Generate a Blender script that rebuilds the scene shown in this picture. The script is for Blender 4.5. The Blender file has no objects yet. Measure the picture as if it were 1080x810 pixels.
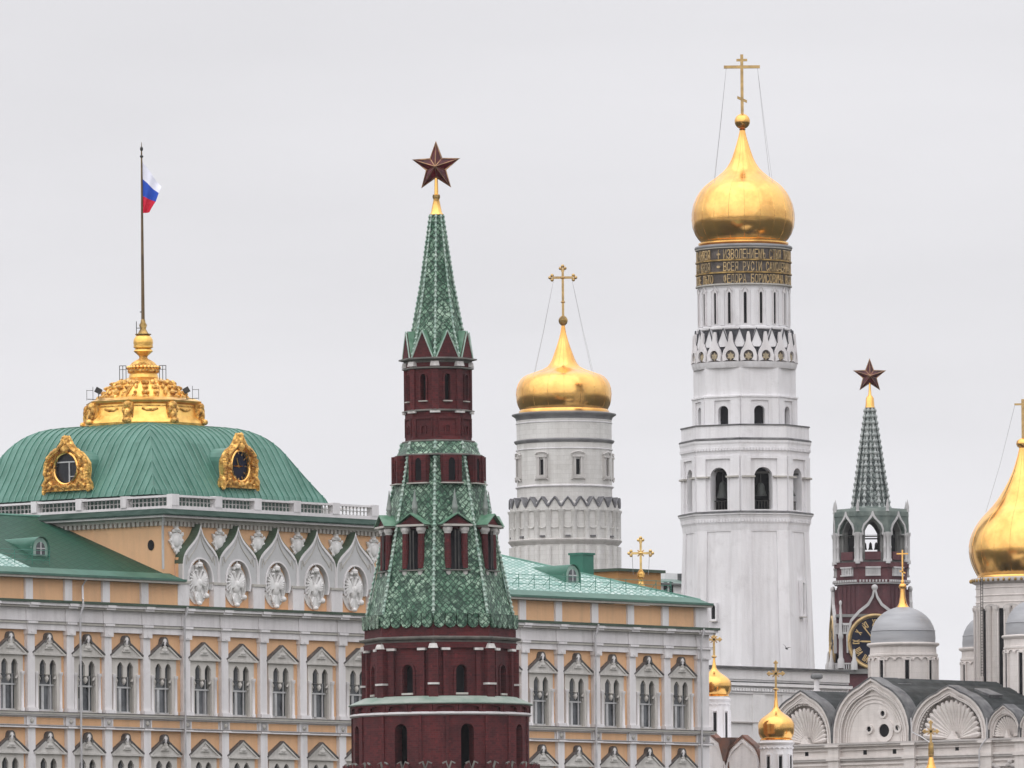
import bpy, math, random
from math import sin, cos, pi, radians as rad, sqrt, atan2, tan
from mathutils import Matrix, Vector
random.seed(7)
SC = bpy.context.scene
COL = SC.collection

# ------------------------------------------------------------------ camera, sky, sun, exposure
FOC = 10000.0            # focal length in photo pixels (photo is 1080 wide)
PX, PY = 540.0, 1080.0   # principal point in the photo
ROLL = 0.0087
CAMZ = 12.0
cam_d = bpy.data.cameras.new('camera'); cam = bpy.data.objects.new('camera', cam_d); COL.objects.link(cam)
cam_d.sensor_width = 36; cam_d.lens = FOC/1080*36
cam_d.shift_y = (PY-405)/1080.0
cam_d.clip_start = 1; cam_d.clip_end = 30000
cam.matrix_world = Matrix.Translation((0, 0, CAMZ)) @ Matrix.Rotation(pi/2, 4, 'X') @ Matrix.Rotation(-ROLL, 4, 'Z')
SC.camera = cam
SC.view_settings.view_transform = 'Standard'; SC.view_settings.look = 'None'
SC.view_settings.exposure = 0.0; SC.view_settings.gamma = 1.0

SUN_EL, SUN_AZ = 40.0, -150.0     # azimuth clockwise from +Y: behind the camera, to its left
world = bpy.data.worlds.new('World'); SC.world = world; world.use_nodes = True
def build_world():
    nt = world.node_tree; N = nt.nodes; L = nt.links; N.clear()
    out = N.new('ShaderNodeOutputWorld'); bg = N.new('ShaderNodeBackground')
    sky = N.new('ShaderNodeTexSky'); sky.sky_type = 'NISHITA'; sky.sun_disc = False
    sky.sun_elevation = rad(SUN_EL); sky.sun_rotation = rad(SUN_AZ)
    hs = N.new('ShaderNodeHueSaturation'); hs.inputs['Saturation'].default_value = 0.15
    tc = N.new('ShaderNodeTexCoord'); sep = N.new('ShaderNodeSeparateXYZ')
    mr = N.new('ShaderNodeMapRange'); mr.inputs[1].default_value = 0.12; mr.inputs[2].default_value = 1.0
    mr.inputs[3].default_value = 1.0; mr.inputs[4].default_value = 2.5
    ml = N.new('ShaderNodeMapRange'); ml.inputs[1].default_value = 0.0; ml.inputs[2].default_value = .11
    ml.inputs[3].default_value = 1.05; ml.inputs[4].default_value = .955
    nz = N.new('ShaderNodeTexNoise'); nz.inputs['Scale'].default_value = 9.0; nz.inputs['Detail'].default_value = 5
    mp = N.new('ShaderNodeMapping'); mp.inputs['Scale'].default_value = (1, 1, 5)
    mr2 = N.new('ShaderNodeMapRange'); mr2.inputs[1].default_value = .25; mr2.inputs[2].default_value = .75
    mr2.inputs[3].default_value = .93; mr2.inputs[4].default_value = 1.06
    mul = N.new('ShaderNodeMath'); mul.operation = 'MULTIPLY'
    colr = N.new('ShaderNodeMix'); colr.data_type = 'RGBA'; colr.blend_type = 'MULTIPLY'; colr.inputs[0].default_value = 1
    colr.inputs[6].default_value = (8.35, 8.28, 8.6, 1)
    comb = N.new('ShaderNodeCombineColor')
    mix = N.new('ShaderNodeMix'); mix.data_type = 'RGBA'; mix.inputs[0].default_value = 0.93
    L.new(tc.outputs['Generated'], sep.inputs[0]); L.new(sep.outputs['Z'], mr.inputs[0])
    L.new(tc.outputs['Generated'], mp.inputs[0]); L.new(mp.outputs[0], nz.inputs['Vector'])
    mm = N.new('ShaderNodeMath'); mm.operation = 'MULTIPLY'; L.new(sep.outputs['Z'], ml.inputs[0]); L.new(mr.outputs[0], mm.inputs[0]); L.new(ml.outputs[0], mm.inputs[1])
    L.new(nz.outputs[0], mr2.inputs[0]); L.new(mm.outputs[0], mul.inputs[0]); L.new(mr2.outputs[0], mul.inputs[1])
    for i in range(3): L.new(mul.outputs[0], comb.inputs[i])
    L.new(comb.outputs[0], colr.inputs[7])
    L.new(sky.outputs[0], hs.inputs['Color'])
    L.new(hs.outputs[0], mix.inputs[6]); L.new(colr.outputs[2], mix.inputs[7])
    L.new(mix.outputs[2], bg.inputs['Color']); bg.inputs['Strength'].default_value = 0.1
    L.new(bg.outputs[0], out.inputs['Surface'])
build_world()
sun_d = bpy.data.lights.new('sun', 'SUN'); sun = bpy.data.objects.new('sun', sun_d); COL.objects.link(sun)
sun_d.energy = 1.2; sun_d.angle = rad(120); sun_d.color = (1, .97, .93)
_sd = Vector((sin(rad(SUN_AZ))*cos(rad(SUN_EL)), cos(rad(SUN_AZ))*cos(rad(SUN_EL)), sin(rad(SUN_EL))))
sun.rotation_euler = _sd.to_track_quat('Z', 'Y').to_euler()
sun.location = (-200, -200, 300)

# ------------------------------------------------------------------ photo pixel -> direction
def unroll(x, y):
    dx, dy = x-PX, y-PY
    return dx*cos(ROLL)-dy*sin(ROLL), dy*cos(ROLL)+dx*sin(ROLL)

# ------------------------------------------------------------------ mesh builder
class MB:
    def __init__(s): s.v = []; s.f = []; s.uv = []; s.sm = []; s.M = Matrix.Identity(4)
    def add(s, vs, fs, smooth=False, uvs=None):
        b = len(s.v); M = s.M
        for p in vs: s.v.append(tuple(M @ Vector(p)))
        for i, f in enumerate(fs):
            s.f.append([b+k for k in f]); s.sm.append(smooth)
            s.uv.append(uvs[i] if uvs else [(vs[k][0]+vs[k][1], vs[k][2]) for k in f])
        return s
    def box(s, x0, x1, y0, y1, z0, z1):
        return s.add([(x0,y0,z0),(x1,y0,z0),(x1,y1,z0),(x0,y1,z0),(x0,y0,z1),(x1,y0,z1),(x1,y1,z1),(x0,y1,z1)],
                     [(0,3,2,1),(4,5,6,7),(0,1,5,4),(1,2,6,5),(2,3,7,6),(3,0,4,7)])
    def prism(s, poly, y0, y1, smooth=False):           # poly in x,z (ccw seen from -y), extruded y0..y1
        n = len(poly)
        vs = [(p[0], y0, p[1]) for p in poly]+[(p[0], y1, p[1]) for p in poly]
        s.add(vs, [list(range(n)), list(range(2*n-1, n-1, -1))])
        return s.add(vs, [(i, i+n, (i+1) % n+n, (i+1) % n) for i in range(n)], smooth)
    def band(s, outer, inner, y0, y1):                  # open strip between two polylines, extruded
        n = len(outer)
        vs = [(p[0],y0,p[1]) for p in outer]+[(p[0],y0,p[1]) for p in inner]+[(p[0],y1,p[1]) for p in outer]+[(p[0],y1,p[1]) for p in inner]
        fs = []
        for i in range(n-1):
            fs += [(i, i+1, n+i+1, n+i), (2*n+i+1, 2*n+i, 3*n+i, 3*n+i+1), (i+1, i, 2*n+i, 2*n+i+1), (n+i, n+i+1, 3*n+i+1, 3*n+i)]
        fs += [(0, n, 3*n, 2*n), (n-1, 3*n-1, 4*n-1, 2*n-1)]
        return s.add(vs, fs)
    def lathe(s, prof, n=48, a0=0.0, smooth=True, cap=True, ang=(0, 2*pi), sx=1.0):   # prof [(z, r)] bottom->top or any
        full = abs(ang[1]-ang[0]-2*pi) < 1e-6
        m = n if full else n+1
        vs = []
        for z, r in prof:
            for k in range(m):
                a = a0+ang[0]+(ang[1]-ang[0])*k/n
                vs.append((r*sin(a)*sx, -r*cos(a), z))
        fs = []; uvs = []
        L = [0]
        for i in range(1, len(prof)): L.append(L[-1]+sqrt((prof[i][0]-prof[i-1][0])**2+(prof[i][1]-prof[i-1][1])**2))
        rm = max(p[1] for p in prof)
        up = prof[-1][0] > prof[0][0]
        for i in range(len(prof)-1):
            for k in range(n):
                k2 = (k+1) % m
                q = [i*m+k, i*m+k2, (i+1)*m+k2, (i+1)*m+k]
                if n <= 12:
                    c0 = prof[i][1]*sin(pi/n); c1 = prof[i+1][1]*sin(pi/n); o = k*50.0
                    u = [(o-c0, L[i]), (o+c0, L[i]), (o+c1, L[i+1]), (o-c1, L[i+1])]
                else:
                    u = [(k*2*pi/n*rm, L[i]), ((k+1)*2*pi/n*rm, L[i]), ((k+1)*2*pi/n*rm, L[i+1]), (k*2*pi/n*rm, L[i+1])]
                if not up: q = q[::-1]; u = u[::-1]
                fs.append(q); uvs.append(u)
        s.add(vs, fs, smooth, uvs)
        if cap and full:
            for i, fl in ((0, up), (len(prof)-1, not up)):
                if prof[i][1] > 1e-4:
                    ring = vs[i*m:(i+1)*m]
                    s.add(ring, [list(range(m))[::-1] if fl else list(range(m))])
        return s
    def ell(s, c, r, n=8, m=6):
        vs = [(c[0], c[1], c[2]-r[2])]
        for j in range(1, m):
            t = -pi/2+pi*j/m
            for k in range(n): vs.append((c[0]+r[0]*cos(t)*cos(2*pi*k/n), c[1]+r[1]*cos(t)*sin(2*pi*k/n), c[2]+r[2]*sin(t)))
        vs.append((c[0], c[1], c[2]+r[2])); T = len(vs)-1; fs = []
        for k in range(n):
            k2 = (k+1) % n
            fs.append((0, 1+k2, 1+k)); fs.append((T, 1+(m-2)*n+k, 1+(m-2)*n+k2))
            for j in range(m-2): fs.append((1+j*n+k, 1+j*n+k2, 1+(j+1)*n+k2, 1+(j+1)*n+k))
        return s.add(vs, fs, True)
    def tube(s, pts, r, n=6, close=False):
        pts = [Vector(p) for p in pts]; rs = r if isinstance(r, (list, tuple)) else [r]*len(pts)
        vs = []
        for i, p in enumerate(pts):
            if close: d = pts[(i+1) % len(pts)]-pts[i-1]
            else: d = pts[min(i+1, len(pts)-1)]-pts[max(i-1, 0)]
            d.normalize(); a = d.cross(Vector((0, 0, 1)))
            if a.length < .05: a = d.cross(Vector((0, 1, 0)))
            a.normalize(); b = d.cross(a)
            for k in range(n):
                q = p+a*(rs[i]*cos(2*pi*k/n))+b*(rs[i]*sin(2*pi*k/n)); vs.append(tuple(q))
        fs = []
        N = len(pts)
        for i in range(N if close else N-1):
            j = (i+1) % N
            for k in range(n):
                k2 = (k+1) % n; fs.append((i*n+k, j*n+k, j*n+k2, i*n+k2))
        s.add(vs, fs, True)
        if not close: s.add(vs[:n], [list(range(n))]); s.add(vs[-n:], [list(range(n))[::-1]])
        return s
    def plate(s, x0, x1, z0, z1, y0, y1, ops, nseg=10, sideL=True, sideR=True):
        """wall slab with arched openings; ops: (cx, hw, zb, zs, zt): sill, spring, apex; keel=pointed when 6th item"""
        ops = sorted(ops, key=lambda o: o[0]); cur = x0
        def q(xa, xb, za, zb_, za2=None, zb2=None):
            za2 = za if za2 is None else za2; zb2 = zb_ if zb2 is None else zb2
            s.add([(xa,y0,za),(xb,y0,za2),(xb,y0,zb2),(xa,y0,zb_),(xa,y1,za),(xb,y1,za2),(xb,y1,zb2),(xa,y1,zb_)], [(0,1,2,3),(5,4,7,6)])
        def topz(o, x):
            u = max(-1, min(1, (x-o[0])/o[1]))
            if len(o) > 5 and o[5] == 'keel': return o[3]+(o[4]-o[3])*(1-abs(u)**1.6)
            return o[3]+(o[4]-o[3])*sqrt(max(0, 1-u*u))
        for o in ops:
            xl, xr = o[0]-o[1], o[0]+o[1]
            if xl > cur+1e-5: q(cur, xl, z0, z1)
            xs = [o[0]-o[1]*cos(pi*i/nseg) for i in range(nseg+1)]
            if o[2] > z0+1e-5: q(xl, xr, z0, o[2])
            for i in range(nseg):
                za, zb_ = topz(o, xs[i]), topz(o, xs[i+1])
                q(xs[i], xs[i+1], za, z1, zb_, z1)
                s.add([(xs[i],y0,za),(xs[i+1],y0,zb_),(xs[i+1],y1,zb_),(xs[i],y1,za)], [(0,3,2,1)], True)
            s.add([(xl,y0,o[2]),(xl,y1,o[2]),(xl,y1,topz(o,xl)),(xl,y0,topz(o,xl))], [(0,1,2,3)])
            s.add([(xr,y0,o[2]),(xr,y1,o[2]),(xr,y1,topz(o,xr)),(xr,y0,topz(o,xr))], [(3,2,1,0)])
            s.add([(xl,y0,o[2]),(xr,y0,o[2]),(xr,y1,o[2]),(xl,y1,o[2])], [(0,1,2,3)])
            cur = xr
        if cur < x1-1e-5: q(cur, x1, z0, z1)
        s.add([(x0,y0,z1),(x1,y0,z1),(x1,y1,z1),(x0,y1,z1)], [(0,1,2,3)])
        s.add([(x0,y0,z0),(x1,y0,z0),(x1,y1,z0),(x0,y1,z0)], [(3,2,1,0)])
        if sideL: s.add([(x0,y0,z0),(x0,y0,z1),(x0,y1,z1),(x0,y1,z0)], [(0,1,2,3)])
        if sideR: s.add([(x1,y0,z0),(x1,y1,z0),(x1,y1,z1),(x1,y0,z1)], [(0,1,2,3)])
        return s
    def mesh(s, name, mat):
        me = bpy.data.meshes.new(name); me.from_pydata(s.v, [], s.f)
        ul = me.uv_layers.new(name='UVMap'); flat = []
        for u in s.uv:
            for a in u: flat += [a[0], a[1]]
        ul.data.foreach_set('uv', flat)
        me.polygons.foreach_set('use_smooth', s.sm)
        me.update()
        if any(s.sm): me.set_sharp_from_angle(angle=rad(50))
        mats = mat if isinstance(mat, (list, tuple)) else [mat]
        for m in mats: me.materials.append(m)
        return me

def props(o, label=None, cat=None, group=None, kind=None):
    if label: o['label'] = label
    if cat: o['category'] = cat
    if group: o['group'] = group
    if kind: o['kind'] = kind
    return o
def part(name, mb, mat, parent=None, M=None, label=None):
    me = mb.mesh(name, mat) if isinstance(mb, MB) else mb
    o = bpy.data.objects.new(name, me); COL.objects.link(o)
    if parent: o.parent = parent
    if M is not None: o.matrix_local = M
    if label: o['label'] = label
    return o
def empty(name, loc, rz=0, label=None, cat=None, group=None):
    o = bpy.data.objects.new(name, None); COL.objects.link(o); o.location = loc; o.rotation_euler = (0, 0, rz)
    o.empty_display_size = 2
    return props(o, label, cat, group)
def dup(o, parent, M=None):
    c = o.copy(); COL.objects.link(c); c.parent = parent
    if M is not None: c.matrix_local = M
    for ch in [k for k in o.children]: dup(ch, c)
    return c
def RZ(a): return Matrix.Rotation(a, 4, 'Z')
def TR(x, y, z): return Matrix.Translation((x, y, z))
def SCL(x, y, z): return Matrix.Diagonal((x, y, z, 1))

# ------------------------------------------------------------------ materials
def lin(r, g, b):
    return tuple(((c/255)/12.92 if c/255 <= .04045 else (((c/255)+.055)/1.055)**2.4) for c in (r, g, b))
class NT:
    def __init__(s, name):
        s.m = bpy.data.materials.new(name); s.m.use_nodes = True; s.t = s.m.node_tree
        s.b = s.t.nodes['Principled BSDF']
    def n(s, ty, **k):
        x = s.t.nodes.new(ty)
        for a, v in k.items(): setattr(x, a, v)
        return x
    def l(s, a, b): s.t.links.new(a, b)
    def pos(s, scale=(1, 1, 1)):
        g = s.n('ShaderNodeNewGeometry'); mp = s.n('ShaderNodeMapping'); mp.inputs['Scale'].default_value = scale
        s.l(g.outputs['Position'], mp.inputs[0]); return mp.outputs[0]
    def uv(s, scale=(1, 1, 1), rot=0):
        g = s.n('ShaderNodeUVMap', uv_map='UVMap'); mp = s.n('ShaderNodeMapping'); mp.inputs['Scale'].default_value = scale
        mp.inputs['Rotation'].default_value = (0, 0, rot)
        s.l(g.outputs[0], mp.inputs[0]); return mp.outputs[0]
    def noise(s, vec, scale, detail=4, rough=.6, lo=.35, hi=.65):
        x = s.n('ShaderNodeTexNoise'); x.inputs['Scale'].default_value = scale; x.inputs['Detail'].default_value = detail
        x.inputs['Roughness'].default_value = rough; s.l(vec, x.inputs['Vector'])
        r = s.n('ShaderNodeMapRange'); r.inputs[1].default_value = lo; r.inputs[2].default_value = hi; s.l(x.outputs[0], r.inputs[0])
        return r.outputs[0]
    def mix(s, fac, a, b, mode='MIX'):
        x = s.n('ShaderNodeMix', data_type='RGBA', blend_type=mode)
        for i, v in ((0, fac), (6, a), (7, b)):
            if hasattr(v, 'is_linked') or hasattr(v, 'links'): s.l(v, x.inputs[i])
            else: x.inputs[i].default_value = v if i == 0 else (*v[:3], 1)
        return x.outputs[2]
    def math(s, op, a, b=None):
        x = s.n('ShaderNodeMath', operation=op)
        for i, v in ((0, a), (1, b)):
            if v is None: continue
            if hasattr(v, 'links'): s.l(v, x.inputs[i])
            else: x.inputs[i].default_value = v
        return x.outputs[0]
    def bump(s, h, strength=.4, dist=.05):
        x = s.n('ShaderNodeBump'); x.inputs['Strength'].default_value = strength; x.inputs['Distance'].default_value = dist
        s.l(h, x.inputs['Height']); s.l(x.outputs[0], s.b.inputs['Normal'])
    def fin(s, col, rough=.8, metal=0, spec=.4):
        if hasattr(col, 'links'): s.l(col, s.b.inputs['Base Color'])
        else: s.b.inputs['Base Color'].default_value = (*col, 1)
        if hasattr(rough, 'links'): s.l(rough, s.b.inputs['Roughness'])
        else: s.b.inputs['Roughness'].default_value = rough
        s.b.inputs['Metallic'].default_value = metal; s.b.inputs['Specular IOR Level'].default_value = spec
        return s.m
def k(c, f): return tuple(x*f for x in c)
def plaster(name, c, dirt, amt=.5, rough=.85, fine=.12, course=None):
    t = NT(name)
    big = t.noise(t.pos((.22, .22, .1)), 1, 5, .62, .38, .72)
    streak = t.noise(t.pos((1.6, 1.6, .12)), 1, 5, .6, .45, .8)
    f = t.math('MULTIPLY', t.math('ADD', t.math('MULTIPLY', big, .55), t.math('MULTIPLY', streak, .6)), amt)
    col = t.mix(f, c, dirt)
    fn = t.noise(t.pos(), 5, 3, .7, .3, .7)
    col = t.mix(t.math('MULTIPLY', fn, fine), col, k(c, .7))
    pk = t.noise(t.pos((.45, .45, .45)), 1, 7, .7, .56, .66)
    col = t.mix(t.math('MULTIPLY', pk, amt*.35), col, dirt)
    if course:
        br = t.n('ShaderNodeTexBrick'); br.inputs['Scale'].default_value = 1
        br.inputs['Brick Width'].default_value = course[0]; br.inputs['Row Height'].default_value = course[1]
        br.inputs['Mortar Size'].default_value = .03; br.inputs['Mortar Smooth'].default_value = .6
        br.inputs[1].default_value = (1, 1, 1, 1); br.inputs[2].default_value = (.86, .86, .85, 1); br.inputs[3].default_value = (.72, .71, .7, 1)
        t.l(t.uv(), br.inputs[0]); col = t.mix(course[2], col, t.mix(1.0, col, br.outputs[0], 'MULTIPLY'))
    t.bump(fn, .25, .04)
    return t.fin(col, rough)
M = {}
M['white'] = plaster('white_plaster', (.82, .81, .825), (.46, .44, .44), .68)
M['white_old'] = plaster('weathered_limewash', (.76, .75, .73), (.40, .38, .35), .65, course=(.9, .45, .55))
M['stone'] = plaster('grey_white_trim', (.77, .745, .75), (.40, .375, .37), .6)
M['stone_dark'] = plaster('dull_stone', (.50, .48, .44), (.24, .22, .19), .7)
M['cathedral'] = plaster('cathedral_limestone', (.74, .69, .66), (.46, .42, .39), .7, course=(1.2, .5, .35))
M['peach'] = plaster('peach_plaster', (.78, .47, .26), (.50, .32, .20), .65)
M['ochre'] = plaster('ochre_plaster', (.42, .22, .08), (.25, .14, .06), .5)
def brick(name, c1, c2, c3, blotch):
    t = NT(name)
    br = t.n('ShaderNodeTexBrick'); br.inputs['Scale'].default_value = 1
    br.inputs['Brick Width'].default_value = .34; br.inputs['Row Height'].default_value = .14; br.inputs['Mortar Size'].default_value = .012
    br.inputs['Mortar Smooth'].default_value = .3; br.inputs['Bias'].default_value = -.1
    br.inputs[1].default_value = (*c1, 1); br.inputs[2].default_value = (*c2, 1); br.inputs[3].default_value = (*c3, 1)
    t.l(t.uv(), br.inputs[0])
    big = t.noise(t.pos((.5, .5, .25)), 1, 6, .65, .35, .7)
    sp = t.noise(t.pos(), 2.2, 3, .6, .62, .72)
    col = t.mix(t.math('MULTIPLY', big, .75), br.outputs[0], blotch)
    col = t.mix(t.math('MULTIPLY', sp, .3), col, k(c1, 2.2))
    t.bump(big, .4, .05)
    return t.fin(col, .75, spec=.3)
M['brick'] = brick('dark_red_brick', (.130, .018, .020), (.065, .010, .012), (.10, .035, .034), (.030, .008, .010))
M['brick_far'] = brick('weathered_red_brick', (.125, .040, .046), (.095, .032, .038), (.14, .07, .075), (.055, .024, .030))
def tiles(name, dark, mid, light, gap, w=.30, h=.30, rough=.35):
    t = NT(name)
    br = t.n('ShaderNodeTexBrick'); br.inputs['Scale'].default_value = 1
    br.inputs['Brick Width'].default_value = w; br.inputs['Row Height'].default_value = h; br.inputs['Mortar Size'].default_value = .035
    br.inputs['Mortar Smooth'].default_value = .2; br.inputs['Bias'].default_value = 0
    br.inputs[1].default_value = (0, 0, 0, 1); br.inputs[2].default_value = (1, 1, 1, 1); br.inputs[3].default_value = (.0, .0, .0, 1)
    br.offset = 0.0
    dn = t.n('ShaderNodeTexNoise'); dn.inputs['Scale'].default_value = 1.7; dn.inputs['Detail'].default_value = 2; t.l(t.pos(), dn.inputs['Vector'])
    va = t.n('ShaderNodeVectorMath', operation='MULTIPLY_ADD'); t.l(dn.outputs['Color'], va.inputs[0]); va.inputs[1].default_value = (.42, .42, 0); t.l(t.uv(rot=pi/4), va.inputs[2]); t.l(va.outputs[0], br.inputs[0])
    big = t.noise(t.pos(), .55, 4, .6, .38, .66)
    fine = t.noise(t.pos(), 2.6, 4, .75, .42, .60)
    a = t.math('MULTIPLY', t.math('ADD', br.outputs[0], fine), .5)
    col = t.mix(a, dark, mid)
    hi = t.math('MINIMUM', t.math('MULTIPLY', t.math('MULTIPLY', t.math('ADD', big, .25), fine), t.math('ADD', br.outputs[0], .35)), .85)
    col = t.mix(hi, col, light)
    col = t.mix(t.math('MULTIPLY', br.outputs['Fac'], .6), col, gap)
    inv = t.math('SUBTRACT', 1.0, br.outputs['Fac'])
    t.bump(t.math('ADD', inv, t.math('MULTIPLY', fine, .5)), .8, .08)
    return t.fin(col, rough, spec=.42)
M['gtile'] = tiles('glazed_green_tile', (.007, .040, .022), (.040, .175, .088), (.46, .62, .48), (.006, .028, .017))
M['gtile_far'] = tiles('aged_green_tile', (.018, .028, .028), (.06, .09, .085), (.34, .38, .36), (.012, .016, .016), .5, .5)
def diamond(name, c1, c2, w, h, seam, spec=.4):
    t = NT(name)
    ck = t.n('ShaderNodeTexBrick'); ck.inputs['Scale'].default_value = 1
    ck.offset = 0.0
    ck.inputs['Brick Width'].default_value = w; ck.inputs['Row Height'].default_value = h; ck.inputs['Mortar Size'].default_value = .09
    ck.inputs['Mortar Smooth'].default_value = .5
    ck.inputs[1].default_value = (*c1, 1); ck.inputs[2].default_value = (*c2, 1); ck.inputs[3].default_value = (*seam, 1)
    t.l(t.uv(rot=pi/4), ck.inputs[0])
    big = t.noise(t.pos((.1, .1, .1)), 1, 4, .6, .35, .7)
    col = t.mix(t.math('MULTIPLY', big, .6), ck.outputs[0], k(c1, .75))
    t.bump(ck.outputs['Fac'], .5, .04)
    return t.fin(col, .5, spec=spec)
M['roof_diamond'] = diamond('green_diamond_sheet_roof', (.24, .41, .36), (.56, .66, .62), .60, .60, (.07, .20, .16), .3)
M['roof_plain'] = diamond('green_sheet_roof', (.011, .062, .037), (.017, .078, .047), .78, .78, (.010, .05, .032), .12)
def simple(name, c, c2, rough=.5, metal=0, sc=(1, 1, 1), amt=1, lo=.35, hi=.65, bmp=.2, bd=.05, spec=.5, detail=5):
    t = NT(name); f = t.noise(t.pos(sc), 1, detail, .6, lo, hi)
    col = t.mix(t.math('MULTIPLY', f, amt), c, c2)
    if bmp: t.bump(f, bmp, bd)
    return t.fin(col, rough, metal, spec)
M['copper'] = simple('green_dome_sheet', (.030, .120, .083), (.095, .225, .178), .45, 0, (.5, .5, .16), bmp=.1)  # lighter streaks mix patina with sheen put into the colour
M['copper_seam'] = simple('green_standing_seam', (.065, .19, .145), (.14, .30, .24), .45, 0, (.4, .4, .2), bmp=0)
M['green_trim'] = simple('green_flashing', (.035, .10, .075), (.06, .15, .11), .5, 0, (.7, .7, .7), bmp=0)
M['green_dark'] = simple('dark_green_flashing', (.03, .055, .035), (.05, .08, .05), .6, 0, (.7, .7, .7), bmp=0)
M['green_box'] = simple('green_painted_box', (.015, .12, .08), (.02, .15, .10), .5, 0, (.7, .7, .7), bmp=0)
M['gold'] = simple('gilded_sheet', (.90, .53, .165), (.62, .31, .085), .19, 1, (.5, .5, .5), amt=.8, lo=.4, hi=.7, bmp=.10, bd=.05)
M['gold_orn'] = simple('gilded_ornament', (.95, .58, .17), (.45, .22, .05), .42, .85, (2.6, 2.6, 2.6), lo=.42, hi=.62, bmp=.9, bd=.12)
M['gold_dull2'] = simple('dull_gold_cross', (.62, .42, .18), (.40, .27, .12), .4, .75, (2, 2, 2), bmp=0)
M['gold_dull'] = simple('tarnished_gilding', (.55, .36, .12), (.18, .12, .05), .45, .8, (2, 2, 2), bmp=.5, bd=.08)
M['silver'] = simple('grey_metal_dome', (.27, .275, .29), (.40, .405, .42), .55, .25, (.15, .15, 1.2), amt=.8, bmp=.08)
M['slate'] = simple('dark_sheet_roof', (.016, .019, .019), (.060, .066, .068), .6, 0, (.8, .8, 1.5), amt=.8, lo=.42, hi=.78, bmp=.4, spec=.15)
M['star'] = simple('ruby_glass', (.020, .004, .005), (.13, .014, .02), .2, .0, (1.4, 1.4, 1.4), bmp=0, spec=.3)
M['star_rim'] = simple('star_gold_edge', (.50, .30, .16), (.20, .11, .07), .35, .8, (2, 2, 2), bmp=0)
M['iron'] = simple('dark_iron', (.03, .03, .03), (.06, .055, .05), .5, .4, (2, 2, 2), bmp=0)
M['pole'] = simple('bronze_pole', (.10, .065, .035), (.18, .12, .06), .4, .7, (1, 1, 1), bmp=0)
M['wire'] = simple('steel_wire', (.28, .28, .29), (.35, .35, .36), .5, .3, (1, 1, 1), bmp=0)
M['glass'] = simple('window_glass', (.018, .021, .026), (.13, .14, .15), .12, 0, (.55, .55, .45), bmp=0, spec=.6)  # random pale patches stand in for reflections that vary between panes
M['glass_dark'] = simple('unlit_window_glass', (.012, .014, .018), (.03, .033, .04), .25, 0, (1.3, 1.3, .8), bmp=0, spec=.25)
M['dark'] = simple('interior_shade', (.012, .012, .014), (.02, .02, .022), .9, 0, (1, 1, 1), bmp=0, spec=.1)  # near-black colour stands in for the shade inside windows and openings
M['curtain'] = simple('net_curtain', (.30, .30, .31), (.18, .18, .19), .8, 0, (3, 3, .2), bmp=0)
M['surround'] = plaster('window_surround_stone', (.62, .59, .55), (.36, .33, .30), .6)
M['frame'] = simple('painted_frame', (.55, .55, .56), (.4, .4, .4), .5, 0, (1, 1, 1), bmp=0)
M['knob_far'] = simple('grey_glazed_knob', (.42, .44, .43), (.22, .25, .24), .4, 0, (2, 2, 2), bmp=0)
M['bump_tile'] = simple('pale_glazed_knob', (.40, .48, .42), (.20, .34, .27), .3, 0, (2, 2, 2), bmp=0, spec=.6)
M['cap'] = simple('white_stone_cap', (.74, .72, .70), (.45, .42, .40), .7, 0, (2, 2, 2), bmp=.2)
M['finial'] = simple('grey_green_finial', (.26, .28, .26), (.16, .20, .18), .5, 0, (2, 2, 2), bmp=.2)
M['blue'] = simple('clock_black_enamel', (.007, .008, .020), (.012, .015, .035), .5, 0, (1, 1, 1), bmp=0, spec=.12)
M['bell'] = simple('bronze_bell', (.022, .025, .024), (.04, .045, .04), .6, .3, (1, 1, 1), bmp=0)
M['band'] = simple('dark_inscription_band', (.055, .045, .04), (.12, .10, .09), .6, .2, (1.5, 1.5, 1.5), bmp=.2)
M['rust'] = simple('rusty_sheet', (.10, .07, .06), (.20, .09, .06), .7, .1, (1.2, 1.2, 1.2), bmp=.2)
M['lip'] = simple('grey_zinc_cornice', (.20, .20, .21), (.30, .30, .31), .5, .3, (.6, .6, .6), bmp=0)

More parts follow.
